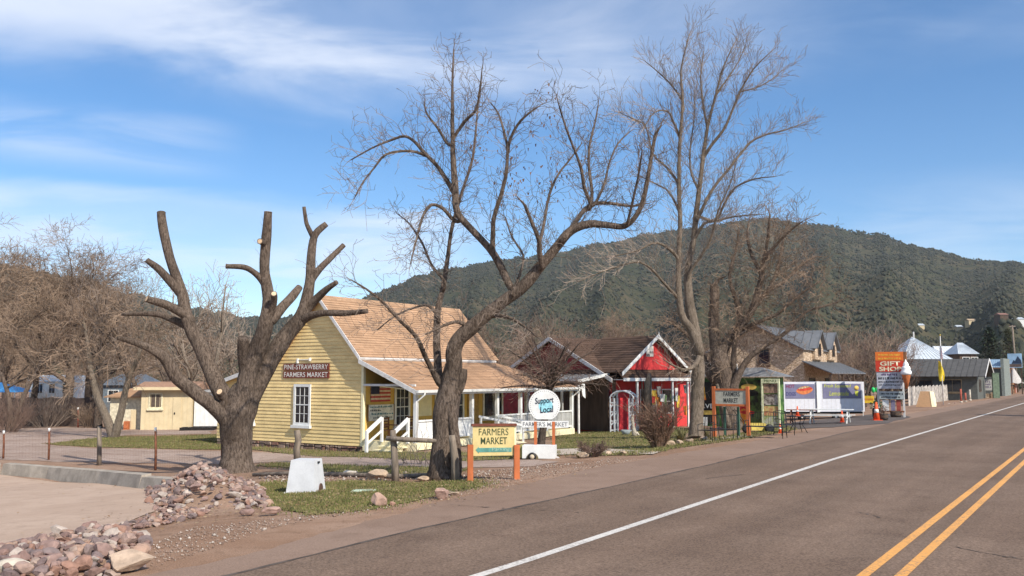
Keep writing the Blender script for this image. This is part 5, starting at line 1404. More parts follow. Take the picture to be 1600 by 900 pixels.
# ------------------------------------------------------------------ tall cottonwood
base = gp(1088, 685); Y0 = base.y
T = Thing('cottonwood_tree', 'very tall slender bare tree standing at the lawn edge beyond the red cottage', 'tree', base)
P, R, _ = limb_part(T, 'trunk', [(1088, 688, 19), (1088, 680, 16), (1088, 660, 14.5), (1089, 620, 14), (1091, 580, 14), (1089, 545, 13), (1086, 520, 11.5), (1077, 470, 10), (1075, 420, 9), (1083, 380, 8), (1088, 332, 7), (1094, 285, 6.2), (1099, 242, 5.4), (1106, 197, 4.2), (1118, 150, 3.2), (1130, 95, 2.2), (1147, 48, 1.2)], Y0, 0, .8, BARK_C, rt, 16, sub=3)
PRM = dict(seg=[4, 4, 3, 2], sides=[3, 3, 3, 3], kids=[3.4, 3.2, 2.2], wander=0.15, lift=0.08, rmin=0.006, angle=(.3, .85), ratio=(.42, .72))
CL = [
    ([(1092, 548, 11), (1080, 515, 9), (1064, 488, 7.5), (1060, 420, 6.6), (1063, 353, 6), (1061, 300, 5.4), (1062, 227, 4.6), (1067, 160, 3.6), (1064, 100, 2.4), (1077, 30, 1.2)], 0, -1.0),
    ([(1100, 245, 4.6), (1117, 220, 4), (1134, 197, 3.6), (1157, 140, 2.8), (1179, 95, 2), (1206, 62, 1.1)], .6, -.8),
    ([(1092, 338, 5.2), (1112, 298, 4.4), (1141, 261, 3.8), (1172, 223, 3), (1198, 210, 2.3), (1228, 203, 1.7), (1260, 190, 1)], .3, 1.6),
    ([(1118, 345, 4), (1132, 318, 3.4), (1149, 293, 2.8), (1178, 280, 2.1), (1210, 276, 1.1)], .4, -1.2),
    ([(1086, 372, 4.6), (1100, 350, 4), (1118, 345, 3.6), (1150, 338, 2.2), (1190, 335, 1.1)], .4, -.8),
    ([(1061, 290, 4), (1042, 262, 3.3), (1020, 240, 2.7), (1009, 198, 2.1), (990, 186, 1.6), (968, 176, 1)], -.5, 1.2),
    ([(1062, 214, 3.4), (1052, 190, 2.8), (1043, 174, 2.4), (1022, 176, 1.8), (1006, 200, 1)], -.5, -1.8),
    ([(1067, 160, 3), (1050, 130, 2.3), (1030, 105, 1.8), (1008, 82, 1)], -.6, .6),
    ([(1105, 200, 3.4), (1098, 160, 2.8), (1095, 110, 2.1), (1100, 60, 1.1)], .7, 1.5),
    ([(1120, 146, 2.6), (1140, 110, 2), (1155, 80, 1.5), (1165, 50, 1)], .8, 1.6),
    ([(1060, 405, 4.6), (1040, 385, 3.8), (1020, 380, 3), (995, 392, 2.2), (960, 400, 1.2)], -.4, -2.0),
    ([(1062, 470, 4.4), (1040, 445, 3.6), (1015, 418, 2.8), (990, 410, 2.2), (940, 425, 1.6), (905, 440, 1)], -.2, -2.4),
    ([(1076, 430, 4.4), (1095, 400, 3.8), (1110, 375, 3.4), (1122, 330, 2.7), (1140, 290, 1.8), (1150, 255, 1)], .2, -1.5),
    ([(1092, 300, 3.4), (1080, 270, 2.8), (1078, 235, 2.3), (1084, 190, 1.6), (1086, 140, 1)], .5, 2.0),
    ([(1061, 330, 3.6), (1045, 300, 2.8), (1030, 290, 2.2), (1000, 275, 1.4)], -.5, 1.4),
    ([(1092, 560, 5.5), (1084, 572, 4.5), (1070, 578, 3.2), (1050, 570, 2), (1035, 560, 1)], -.1, -1.5),
    ([(1157, 142, 2.4), (1180, 135, 1.9), (1205, 118, 1.3), (1222, 100, .9)], -.2, 1.0),
]
tw = MB()
j = int(len(P) * .42); twigs_on(tw, rt, P[j:], R[j:], .15, .9, PRM, .05, .5, 1, .34, .013)
for i, (rows, d0, d1) in enumerate(CL):
    P, R, o = limb_part(T, 'limb', rows, Y0, d0, d1, BARK_C, rt, 8, None, 3)
    j = int(len(P) * (.35 if i == 0 else .1))
    twigs_on(tw, rt, P[j:], R[j:], .115, .85, PRM, .05, .5, 1, .34, .012)
T.part('twigs', tw, TWIG_C, kind='stuff')

PXK, THIN = 0.78, 1.0
# ------------------------------------------------------------------ broad old tree behind the second market sign
base = gp(1140, 672); Y0 = base.y
T = Thing('spreading_tree', 'old spreading tree with thick dark trunk in front of the snack stand', 'tree', base)
P, R, _ = limb_part(T, 'trunk', [(1146, 677, 24), (1144, 665, 21), (1140, 640, 19), (1136, 610, 19), (1130, 585, 19), (1126, 565, 18), (1121, 545, 14)], Y0, 0, 0, BARK_A, rt, 16, sub=3)
limb_part(T, 'dead_slab', [(1140, 668, 5), (1133, 645, 5), (1126, 622, 4), (1120, 600, 3)], Y0, -.7, -.5, BARK_C, rt, 8)
PRM2 = dict(seg=[5, 4, 3, 2], sides=[3, 3, 3, 3], kids=[4, 3.6, 2.6], wander=0.24, lift=0.03, rmin=0.0075, angle=(.45, 1.2), ratio=(.42, .72))
SL_ = [
    ([(1122, 560, 14), (1116, 520, 11), (1116, 490, 10), (1117, 455, 9), (1116, 447, 8)], 0, .3),
    ([(1124, 555, 13), (1140, 528, 10), (1160, 507, 8.5), (1177, 480, 7), (1187, 445, 5.5), (1193, 413, 4.4), (1200, 370, 3.2), (1203, 335, 1.8)], 0, -.8),
    ([(1143, 620, 12), (1148, 598, 9), (1160, 575, 6.5), (1173, 557, 5.5), (1198, 538, 4.4), (1227, 520, 3.6), (1260, 487, 2.6), (1290, 478, 1.9), (1313, 470, 1.2)], -.2, -1.6),
    ([(1134, 600, 12), (1112, 588, 10), (1098, 560, 7), (1085, 535, 5), (1070, 520, 3.5), (1050, 505, 2)], .2, 1.2),
    ([(1176, 482, 6), (1200, 455, 4.6), (1225, 440, 3.6), (1250, 415, 2.6), (1275, 400, 1.4)], -.4, 1.5),
    ([(1190, 430, 4.5), (1175, 400, 3.4), (1168, 370, 2.6), (1170, 345, 1.4)], -.6, 1.2),
    ([(1160, 507, 6), (1150, 470, 4.4), (1140, 430, 3.4), (1150, 390, 2.4), (1155, 360, 1.3)], -.3, .9),
    ([(1195, 405, 4), (1215, 380, 3), (1235, 360, 2.2), (1255, 345, 1.2)], -.7, -1.8),
    ([(1200, 455, 4), (1215, 420, 3), (1222, 385, 2.2), (1230, 350, 1.2)], 0, 1.8),
    ([(1150, 520, 5), (1180, 505, 4), (1215, 490, 3), (1250, 460, 2.2), (1280, 440, 1.2)], -.2, -2.0),
    ([(1148, 600, 7), (1146, 560, 5.5), (1150, 530, 4), (1165, 500, 3), (1190, 470, 1.6)], 0, -1.2),
]
tw = MB()
for i, (rows, d0, d1) in enumerate(SL_):
    P, R, o = limb_part(T, 'limb', rows, Y0, d0, d1, BARK_A, rt, 10 if i < 4 else 7, None, 3)
    j = int(len(P) * (.25 if i in (1, 2, 3) else .05))
    twigs_on(tw, rt, P[j:], R[j:], .13, 1.2, PRM2, .05, .35, 1, .34, .014)
T.part('twigs', tw, TWIG_B, kind='stuff')

PXK = 1.0
# ------------------------------------------------------------------ generic bare trees
def bare_tree_meshes(seed, H, spread, trunk_r, stems, dens, prm, crown0=.3, lean=.12, sides=8):
    """trunk, limbs and twig meshes of a bare tree about H high, standing at the origin"""
    rng = random.Random(seed); tr, li, tw_ = MB(), [], MB()
    for s in range(stems):
        a0 = rng.uniform(0, 6.28); ln = lean * (1 + .8 * (stems > 1))
        pts, rads, q = [], [], Vector((0.25 * (stems > 1) * math.cos(a0), 0.25 * (stems > 1) * math.sin(a0), -.12))
        d = Vector((math.cos(a0) * ln, math.sin(a0) * ln, 1)).normalized()
        n = 7
        for i in range(n + 1):
            pts.append(q.copy()); rads.append(trunk_r * (1.35 if i == 0 else 1) * (1 - .85 * i / n))
            d = (d + Vector((rng.gauss(0, .10), rng.gauss(0, .10), .05))).normalized(); q = q + d * (H * .8 / n)
        P, R = smooth_path(pts, rads, 3)
        tr.tube(P, R, sides, rough=.05, rng=rng)
        twigs_on(tw_, rng, P[len(P) // 2:], R[len(P) // 2:], .5 / dens, H * .13, prm, .0, .4, 1, .3, .02)
        for c in range(int(7 * spread) + 3):
            t = rng.uniform(crown0, .9); i = int(t * (len(P) - 1)); a = a0 + c * 2.4 + rng.uniform(-.4, .4)
            el = rng.uniform(.25, .9) + .3 * t
            dd = Vector((math.cos(a) * math.cos(el), math.sin(a) * math.cos(el), math.sin(el)))
            L = H * spread * rng.uniform(.28, .5) * (1.15 - .5 * t)
            lp, lr, qq = [P[i]], [R[i] * .62], P[i]
            for k_ in range(5):
                dd = (dd + Vector((rng.gauss(0, .16), rng.gauss(0, .16), rng.gauss(.04, .12)))).normalized(); qq = qq + dd * L / 5
                lp.append(qq); lr.append(R[i] * .62 * (1 - .17 * (k_ + 1)))
            LP, LR = smooth_path(lp, lr, 2)
            m_ = MB().tube(LP, LR, 6, rough=.04, rng=rng); li.append(m_)
            twigs_on(tw_, rng, LP, LR, .42 / dens, H * .14, prm, .12, .35, 0 if dens > 1.2 else 1, .34, .02)
    return tr, li, tw_


def variant(seed, bark, twig, **kw):
    tr, li, tw_ = bare_tree_meshes(seed, **kw)
    a = tr.mesh('trunk'); a.materials.append(bark)
    l = MB()
    for m_ in li: l.add(m_.v, m_.f, True, raw=True)
    b_ = l.mesh('limbs'); b_.materials.append(bark)
    c_ = tw_.mesh('twigs'); c_.materials.append(twig)
    return a, b_, c_


def plant(var, name, label, loc, rot=0, s=1.0, group=None, cat='tree', sz=None):
    o = bpy.data.objects.new(name, None); o.empty_display_size = .3
    COL.objects.link(o); o.location = loc; o.rotation_euler = (0, 0, rot); o.scale = (s, s, sz or s)
    tag(o, label, cat, group)
    for nm, me in zip(('trunk', 'limbs', 'twigs'), var):
        c = bpy.data.objects.new(nm, me); COL.objects.link(c); c.parent = o
        if nm != 'trunk': c['kind'] = 'stuff'
    return o


PG = dict(seg=[4, 3, 2], sides=[3, 3, 3], kids=[5, 4.2], wander=0.2, lift=0.06, rmin=0.010, angle=(.4, 1.1), ratio=(.4, .7))
PGD = dict(seg=[4, 3, 2], sides=[3, 3, 3], kids=[6, 5.5], wander=0.25, lift=0.0, rmin=0.011, angle=(.45, 1.25), ratio=(.42, .75))
VT = [variant(101, BARK_A, TWIG_B, H=13.5, spread=1.15, trunk_r=.42, stems=1, dens=1.5, prm=PGD),
      variant(102, BARK_B, TWIG_A, H=13, spread=1.0, trunk_r=.28, stems=1, dens=1.0, prm=PG),
      variant(103, BARK_A, TWIG_B, H=10, spread=1.0, trunk_r=.20, stems=2, dens=1.1, prm=PG, lean=.3),
      variant(104, BARK_C, TWIG_C, H=11, spread=.75, trunk_r=.20, stems=2, dens=.75, prm=PG, lean=.15),
      variant(105, BARK_A, TWIG_R, H=8, spread=1.0, trunk_r=.16, stems=3, dens=.8, prm=PG, lean=.25, crown0=.15)]
def gp_at(u, Y): x = (u - 800) / F * Y; return Vector((x, Y, G(x, Y)))
q = gp(105, 660)
plant(VT[0], 'bare_tree', 'large bare tree with stout pale trunk before the dark board fence', q, .6, 1.0)
q = gp(176, 684)
fk = Thing('forked_tree', 'forked young tree with two pale leaning stems on the lawn', 'tree', q)
tw = MB()
for rows, d1 in (([(176, 686, 7), (172, 668, 6.5), (163, 645, 6), (153, 625, 5.5), (147, 600, 5), (140, 570, 4), (136, 530, 2.6), (130, 500, 1.4)], .6), ([(178, 686, 7.5), (184, 665, 6), (190, 640, 5.2), (196, 610, 4.6), (203, 585, 4), (215, 560, 3), (222, 530, 2), (228, 505, 1.2)], -.5)):
    P, R, o = limb_part(fk, 'stem', rows, q.y, 0, d1, BARK_C, rt, 9, None, 3); j = int(len(P) * .45)
    twigs_on(tw, rt, P[j:], R[j:], .24, 1.7, PGD, .02, .3, 0, .4, .02)
fk.part('twigs', tw, TWIG_B, kind='stuff')
BGT = [  # u, depth, variant, scale, label
    (20, 56, 2, .95, 'low bare tree in front of the blue canopy'), (-30, 62, 0, .95, None), (60, 70, 1, 1.0, None), (140, 72, 0, .9, None), (205, 70, 1, .95, None), (232, 66, 2, 1.2, None),
    (160, 60, 1, .85, 'dark stemmed bare tree behind the forked young tree'), (332, 60, 3, 1.12, 'pale slender bare tree showing through the pruned limbs'), (392, 68, 3, .95, 'pale bare tree behind the left roof slope of the yellow house'),
    (290, 85, 3, .9, None), (440, 80, 3, .9, None), (20, 85, 0, 1.0, None), (110, 90, 0, 1.0, None)]
for i, (u, Y, v, s, lab) in enumerate(BGT):
    plant(VT[v], 'bare_tree', lab or 'brown bare tree in the thicket behind the sheds', gp_at(u, Y), i * 1.37, s, None if lab else 'bare trees in the thicket left of the yellow house')
# round twiggy tree in front of the porch end, and the trees behind the roofs
q = gp(846, 697)
T = Thing('round_tree', 'small dense twiggy tree with rounded crown in front of the porch end', 'tree', q)
P, R, o = limb_part(T, 'trunk', [(846, 700, 7), (846, 690, 6), (852, 650, 5.5), (858, 620, 5), (858, 600, 4.5)], q.y, 0, 0, BARK_B, rt, 9)
tw = MB()
PB = dict(seg=[4, 4, 3], sides=[3, 3, 3], kids=[6, 5], wander=0.2, lift=-0.01, rmin=0.006, angle=(.35, 1.0), ratio=(.5, .8))
for c in range(24):
    a = c * 2.4; el = rt.uniform(.0, 1.25); L = rt.uniform(1.3, 2.5); s0 = P[-1 - (c % 4)]
    d = Vector((math.cos(a) * math.cos(el), math.sin(a) * math.cos(el), math.sin(el))); e = s0 + d * L * Vector((1, 1, 1)).x
    lp, lr = smooth_path([s0, s0 + d * L * .5 + UP * .12, e], [.07, .045, .02], 3)
    T.part('limb', MB().tube(lp, lr, 6, rough=.05, rng=rt), BARK_B)
    twigs_on(tw, rt, lp, lr, .15, .8, PB, .15, .2, 1, .4, .012)
T.part('twigs', tw, TWIG_R, kind='stuff')
BG2 = [(640, 78, 1, .8), (760, 74, 4, 1.0), (800, 80, 2, .95), (880, 84, 4, 1.0), (930, 90, 2, .9), (985, 95, 4, 1.1), (1040, 98, 2, .85), (1110, 92, 4, 1.1), (1150, 100, 2, .9), (700, 90, 2, .9), (850, 100, 1, .9), (960, 112, 0, .8)]
for i, (u, Y, v, s) in enumerate(BG2):
    plant(VT[v], 'bare_tree', 'brown bare tree rising behind the cottage roofs', gp_at(u, Y), i * 2.1, s, 'bare trees behind the yellow and red houses')
BG3 = [(1325, 92, 4, 1.0), (1345, 84, 2, .8), (1362, 96, 4, 1.15), (1385, 100, 3, .95), (1400, 90, 4, .8), (1340, 110, 2, .9), (1420, 125, 4, 1.0), (1310, 105, 4, .9)]
for i, (u, Y, v, s) in enumerate(BG3):
    plant(VT[v], 'bare_tree', 'bare tree in the brown clump behind the gift shop sign', gp_at(u, Y), i * 2.9, s, 'bare trees behind the gift shop sign')
# thicket filling the valley floor far behind
wd = MB(); rw = random.Random(4)
me_src = VT[4][2], VT[2][2]
woods = []
def far_wood(name, label, spots):
    """a far wood as one mesh, made of coarse bare trees"""
    mb_ = MB()
    PF = dict(seg=[3, 2], sides=[3, 3], kids=[5], wander=0.25, lift=0.05, rmin=0.025, angle=(.4, 1.1), ratio=(.45, .8))
    for (x, y, h) in spots:
        z = G(x, y) - .1; p = Vector((x, y, z))
        pts = [p, p + Vector((rw.gauss(0, .05 * h), rw.gauss(0, .05 * h), h * .45)), p + Vector((rw.gauss(0, .1 * h), rw.gauss(0, .1 * h), h * .9))]
        P, R = smooth_path(pts, [.014 * h, .011 * h, .004 * h], 3)
        mb_.tube(P, R, 4, cap=False); twigs_on(mb_, rw, P, R, h * .035, h * .30, PF, .18, .5, 0, .5, .05)
    return tag(link(name, mb_.mesh(name), TWIG_B), label, 'woodland', kind='stuff')
far_wood('bare_woodland', 'brown leafless woodland filling the valley behind the roofs', [((u - 800) / F * Y, Y, rw.uniform(6, 10)) for u, Y in ((rw.uniform(430, 1330), rw.uniform(105, 190)) for _ in range(120))])
far_wood('bare_woodland', 'brown leafless woodland behind the mobile home and sheds', [((u - 800) / F * Y, Y, rw.uniform(5.5, 9)) for u, Y in ((rw.uniform(-120, 400), rw.uniform(100, 160)) for _ in range(70))])

# ------------------------------------------------------------------ evergreens
GRN = pal('spruce_needles', [(0.022, 0.036, 0.024), (0.035, 0.052, 0.03), (0.05, 0.066, 0.036), (0.03, 0.044, 0.032)], 0.9, 0.0, 18, 1.5)
GRN2 = pal('olive_needles', [(0.05, 0.056, 0.022), (0.07, 0.072, 0.028), (0.042, 0.05, 0.022)], 0.9, 0.0, 18, 1.5)
def spruce(name, label, loc, H, rad, mt, seed, dens=1.0, group=None, flare=.9):
    rng = random.Random(seed); t = Thing(name, label, 'tree', loc, group)
    t.part('trunk', MB().tube([loc - UP * .1, loc + UP * H * .5, loc + UP * H * .96], [H * .022, H * .014, .02], 7), BARK_B)
    c = MB(); n = int(170 * dens); bo = MB()
    for i in range(n):
        f = (i + rng.random()) / n; z = H * (.07 + .92 * f); L = rad * (1 - f) ** flare * rng.uniform(.6, 1.12) + .12
        a = i * 2.399 + rng.uniform(-.3, .3); d = Vector((math.cos(a), math.sin(a), 0)); o_ = loc + UP * z
        dr_ = -.28 + .5 * f
        bo.tube([o_, o_ + d * L * .9 + UP * L * dr_], [.03, .01], 3, cap=False)
        for k_ in range(int(9 * L / rad) + 5):
            s = rng.uniform(.15, 1.0); p = o_ + d * L * s + UP * L * s * dr_ + Vector((rng.gauss(0, .12), rng.gauss(0, .12), rng.gauss(0, .10)))
            w = rng.uniform(.10, .24) * (rad / 2.4) ** .4; b2 = rng.uniform(0, 6.28)
            x = (d + Vector((math.cos(b2), math.sin(b2), rng.uniform(-.5, .3))) * .9).normalized(); y = x.cross(Vector((rng.gauss(0, .4), rng.gauss(0, .4), 1))).normalized()
            c.add([p - x * w * .4, p + y * w * .45, p + x * w * 1.3 - UP * w * .2, p - y * w * .45], [(0, 1, 2, 3)], raw=True)
    t.part('branches', bo, BARK_B, kind='stuff'); t.part('crown', c, mt, kind='stuff')
p = gp_at(1546, 138); spruce('spruce_tree', 'broad dark green spruce behind the false front shop', p, 10.2, 4.3, GRN, 1, 2.4, flare=.75)
p = gp_at(1575, 150); spruce('pine_tree', 'olive green conifer beside the spruce and utility pole', p, 10.5, 3.4, GRN2, 2, 1.6, flare=.7)
p = from_ns(12.4, 58); p.z = 0
spruce('pine_tree', 'tall green conifer across the road that shades the far lane', p, 17, 3.2, GRN, 4, 1.6, flare=.6)
p = gp_at(1398, 128); spruce('pine_tree', 'slim olive conifer above the gift shop sign', p, 7.6, 1.8, GRN2, 3, 1.2, flare=.8)
# ================================================================== things in the yard and along the road
CONC = mat('old_concrete', (0.33, 0.285, 0.235), 0.9, 0.18, 2.5, fine=0.12, bump=.2)
PWOOD = mat('weathered_post', (0.20, 0.16, 0.125), 0.95, 0.3, 9, stretch=(1, 1, .2), bump=.6, bscale=20)
ORANGE = mat('orange_stained_post', (0.46, 0.13, 0.045), 0.7, 0.15, 6, stretch=(1, 1, .3))
RUST = mat('rusty_steel', (0.17, 0.065, 0.035), 0.8, 0.3, 8)

# ------------------------------------------------------------------ concrete kerb wall round the lot
row = [(-260, 726, 752), (-120, 730, 748), (0, 734, 742), (70, 740, 748), (150, 748, 756), (215, 757, 764), (262, 762, 768)]
kb = MB(); top = []
for u, vt, vb in row:
    p = gp(u, vb); top.append(p)
for i in range(len(top) - 1):
    a, b_ = top[i], top[i + 1]; d = (b_ - a).normalized(); sd = Vector((-d.y, d.x, 0))
    f = Fr(a, d, sd); L = (b_ - a).length
    h = 0.36 if i < 5 else .30
    kb.fr = f; kb.prism([(0, 0, -.05), (0, .09, h), (0, .34, h + .02), (0, .36, -.05)], (L + .002, 0, 0))
tag(link('kerb_wall', kb.mesh('kerb_wall', top[0]), CONC, None, top[0]), 'low pale concrete kerb wall bordering the parking lot', 'kerb')

# ------------------------------------------------------------------ wire fence behind the kerb
fn = Thing('wire_fence', 'wire mesh fence on mixed wooden and steel posts behind the kerb wall', 'fence', gp(155, 726))
tops = []
for u, v0, v1, r, m_, flat in ((-60, 668, 712, 2, RUST, 1), (5, 673, 717, 2, RUST, 1), (76, 669, 719, 2, RUST, 1), (155, 666, 727, 4.2, PWOOD, 0), (243, 668, 735, 2.4, RUST, 1), (346, 660, 739, 1.8, RUST, 1)):
    b_ = gp(u, v1); t_ = at(u + (1 if u < 100 else 0), v0, b_.y); tops.append((b_, t_))
    r_ = r * .8 * b_.y / F
    po = fn.part('post', MB().tube([b_ - UP * .1, b_.lerp(t_, .5) + Vector((.01, 0, 0)), t_], [r_ * 1.05, r_, r_ * .95], 9 if not flat else 5, rough=.06, rng=rt), m_)
    if flat: fn.part('white_tip', MB().tube([t_ - UP * .13, t_ + UP * .005], [r_ * 1.1, r_ * 1.1], 5), WHITE, po)
wr = MB()
for (a, ta), (b_, tb) in zip(tops, tops[1:]):
    for k_ in range(8):
        f_ = .08 + k_ * .115; wr.tube([a.lerp(ta, f_), b_.lerp(tb, f_)], [.0022, .0022], 3, cap=False)
    n = int((b_ - a).length / .16)
    for k_ in range(1, n): wr.tube([a.lerp(b_, k_ / n) + UP * .05, ta.lerp(tb, k_ / n) - UP * .1], [.0016, .0016], 3, cap=False)
fn.part('wire', wr, RUST, kind='stuff')
for u, v0, v1, lab in ((48, 639, 661, 'red steel post before the dark fence, left of the big pale trunk'), (122, 637, 668, 'red steel post with white tip just right of the big pale trunk')):
    b_ = gp(u, v1); t_ = at(u, v0, b_.y); th = Thing('steel_post', lab, 'post', b_)
    po = th.part('shaft', MB().tube([b_ - UP * .05, t_], [.055, .055], 6), mat('red_post', (0.36, 0.09, 0.06))); th.part('tip', MB().tube([t_ - UP * .15, t_ + UP * .01], [.06, .06], 6), WHITE)

# ------------------------------------------------------------------ rocks
ROCK = pal('field_stone', [(0.22, 0.138, 0.115), (0.26, 0.17, 0.145), (0.165, 0.115, 0.105), (0.32, 0.22, 0.18), (0.20, 0.145, 0.135), (0.32, 0.235, 0.19), (0.27, 0.155, 0.115), (0.40, 0.33, 0.28), (0.20, 0.15, 0.14), (0.33, 0.215, 0.16)], 0.9, 0.5, 22, 7)
import bmesh
def rock_mesh(seed, sub=1):
    bm = bmesh.new(); bmesh.ops.create_icosphere(bm, subdivisions=sub, radius=1.0); rng = random.Random(seed)
    off = Vector((seed * 7.3, seed * 1.9, 0)); sx, sy, sz = rng.uniform(.8, 1.25), rng.uniform(.7, 1.0), rng.uniform(.55, .8)
    planes = [(Vector((rng.gauss(0, 1), rng.gauss(0, 1), rng.gauss(0, 1))).normalized(), rng.uniform(.42, .8)) for _ in range(10)]
    for v in bm.verts:
        p = v.co.copy()
        for n_, k_ in planes:                         # chop facets off
            dd = p.dot(n_) - k_
            if dd > 0: p -= n_ * dd
        p *= 1 + .16 * mnoise.noise(p * 1.7 + off)
        v.co = Vector((p.x * sx, p.y * sy, p.z * sz))
    me = bpy.data.meshes.new('rock'); bm.to_mesh(me); bm.free(); me.materials.append(ROCK); me.update()
    return me
RM = [rock_mesh(i + 1, 2) for i in range(12)]
RCO = []
for me in RM:
    co = np.empty(len(me.vertices) * 3); me.vertices.foreach_get('co', co); RCO.append((co.reshape(-1, 3), [tuple(p.vertices) for p in me.polygons]))
rk_ = random.Random(9)
def pile(name, label, outline, hfun, n_big, sizes, n_small, small):
    """rocks heaped inside an outline of ground points; the larger ones are parts, the small filling is one part"""
    G_ = [gp(u, v) for u, v in outline]; poly = [(p.x, p.y) for p in G_]
    xs, ys = [p[0] for p in poly], [p[1] for p in poly]; c = Vector((sum(xs) / len(xs), sum(ys) / len(ys), 0)); c.z = G(c.x, c.y)
    t = Thing(name, label, 'rocks', c)
    def inside():
        while True:
            p = (rk_.uniform(min(xs), max(xs)), rk_.uniform(min(ys), max(ys)))
            if in_poly(p, poly): return p
    def edge(p): return min(math.hypot(p[0] - (a[0] + (b_[0] - a[0]) * s), p[1] - (a[1] + (b_[1] - a[1]) * s)) for a, b_ in zip(poly, poly[1:] + poly[:1]) for s in (0, .2, .4, .6, .8))
    got = []
    for i in range(n_big):
        s = rk_.uniform(*sizes) * (1.35 if rk_.random() < .1 else 1)
        for _ in range(12):
            p = inside()
            if all((p[0] - q[0]) ** 2 + (p[1] - q[1]) ** 2 > (.72 * (s + q[2])) ** 2 for q in got): break
        got.append((p[0], p[1], s))
        o = bpy.data.objects.new('rock', RM[rk_.randrange(12)]); COL.objects.link(o); o.parent = t.o
        o.location = Vector((p[0], p[1], G(*p) + hfun(edge(p)) + s * .18)) - c; o.scale = (s, s * rk_.uniform(.8, 1.1), s * rk_.uniform(.8, 1.1))
        o.rotation_euler = (rk_.uniform(-.5, .5), rk_.uniform(-.5, .5), rk_.uniform(0, 6.28))
    f = MB()
    for i in range(n_small):
        p = inside(); s = rk_.uniform(*small); co, fs = RCO[i % 12]; a = rk_.uniform(0, 6.28); ca, sa = math.cos(a) * s, math.sin(a) * s
        z = G(*p) + hfun(edge(p)) + s * .1
        f.add([(p[0] + x * ca - y * sa, p[1] + x * sa + y * ca, z + w * s) for x, y, w in co], fs, raw=True)
    t.part('small_rocks', f, ROCK, kind='stuff')
    if hfun(1) > .05:
        me = MB(); ring = [Vector((p[0], p[1], G(*p) - .03)) for p in poly]
        inner = []
        for k_ in range(1, 6):
            inner.append([Vector((q.x + (c.x - q.x) * k_ / 5.5, q.y + (c.y - q.y) * k_ / 5.5, 0)) for q in ring])
            for q in inner[-1]: q.z = G(q.x, q.y) + hfun(edge((q.x, q.y))) - .07
        rows_ = [ring] + inner; n = len(ring)
        me.v = [q for r_ in rows_ for q in r_]
        for k_ in range(len(rows_) - 1):
            for j in range(n): me.f.append((k_ * n + j, k_ * n + (j + 1) % n, (k_ + 1) * n + (j + 1) % n, (k_ + 1) * n + j)); me.sm.append(True)
        me.f.append(tuple((len(rows_) - 1) * n + j for j in range(n))); me.sm.append(False)
        t.part('earth_core', me, DIRT)
    return t
pile('rock_heap', 'mounded heap of pinkish field stones at the foot of the pruned tree', [(228, 770), (262, 752), (300, 748), (350, 747), (392, 755), (418, 775), (420, 793), (390, 797), (340, 795), (290, 797), (248, 800), (232, 788)],
     lambda e: .52 * sstep(e / 1.3), 290, (.065, .135), 700, (.035, .075))
pile('rock_trail', 'thin trail of small stones between heap and lot', [(250, 800), (300, 797), (330, 800), (300, 812), (240, 824), (190, 832), (150, 836), (160, 830), (215, 815)], lambda e: .03, 70, (.045, .10), 150, (.025, .055))
pile('rock_border', 'broad bank of large mauve and tan stones beside the lot', [(-60, 872), (40, 856), (110, 838), (150, 828), (190, 830), (235, 846), (236, 868), (215, 890), (170, 905), (60, 925), (-80, 925)],
     lambda e: .14 * sstep(e / .5), 280, (.065, .145), 500, (.03, .06))
TANR = pal('tan_boulder', [(0.42, 0.31, 0.22), (0.46, 0.34, 0.25)], .9, .5, 16, 4)
PINKR = pal('pink_boulder', [(0.40, 0.26, 0.20), (0.36, 0.235, 0.19)], .9, .5, 16, 4)
PALER = pal('pale_boulder', [(0.52, 0.46, 0.38), (0.5, 0.44, 0.36)], .9, .4, 16, 4)
def boulder(label, u, v, w, h, m_, seed, turn=0.0):
    p = gp(u, v); k_ = p.y / F
    me = rock_mesh(seed, 3); me.materials.clear(); me.materials.append(m_)
    o = link('boulder', me, None, None, p); o.scale = (w * k_ / 2, w * k_ / 2 * .8, h * k_ / 1.25); o.rotation_euler = (0, 0, turn); o.location.z += h * k_ * .42
    return tag(o, label, 'boulder')
boulder('pink boulder on the grass edge left of the other grassy boulder', 591, 792, 36, 24, PINKR, 31, .4)
boulder('pink boulder with a lifted edge on the grass below the market sign', 689, 780, 32, 24, PINKR, 33, 1.2)
boulder('large smooth tan boulder at the road end of the stone bank', 205, 893, 80, 36, TANR, 35, .8)
boulder('flat pale grey boulder among the mauve stones', 32, 902, 88, 30, PALER, 37, .3)
boulder('grey stone lying alone on the dirt below the heap', 386, 806, 26, 15, ROCK, 39, .1)
boulder('reddish low stone at the corner of the grass patch', 425, 806, 32, 16, PINKR, 41, .5)
boulder('small dark stone beside the pink grass boulder', 613, 791, 12, 10, ROCK, 43)
boulder('flat tan stone behind the lifted pink boulder', 708, 774, 20, 8, TANR, 45)
boulder('tan orange stone in the rough border behind the white well cover', 588, 748, 40, 16, TANR, 47)
boulder('tan stone near the rough rail post', 660, 752, 30, 10, TANR, 49)
boulder('pale stone in the rough border beside the stump post', 545, 742, 26, 9, PALER, 50)
for i, (u, v, w, h) in enumerate(((1047, 697, 14, 9), (1062, 695, 16, 8), (1078, 692, 14, 9), (1100, 688, 16, 8), (950, 711, 16, 7), (975, 711, 18, 8), (910, 716, 20, 10))):
    boulder(['tan edging stone under the brown bush', 'tan edging stone in front of the spiky yucca', 'tan edging stone at the foot of the tall slender tree', 'tan edging stone by the paving slab', 'small flower bed stone next to the garden path', 'longer flower bed stone next to the garden path', 'round tan stone in the flower bed plants'][i], u, v, w, h, TANR, 52 + i, i)

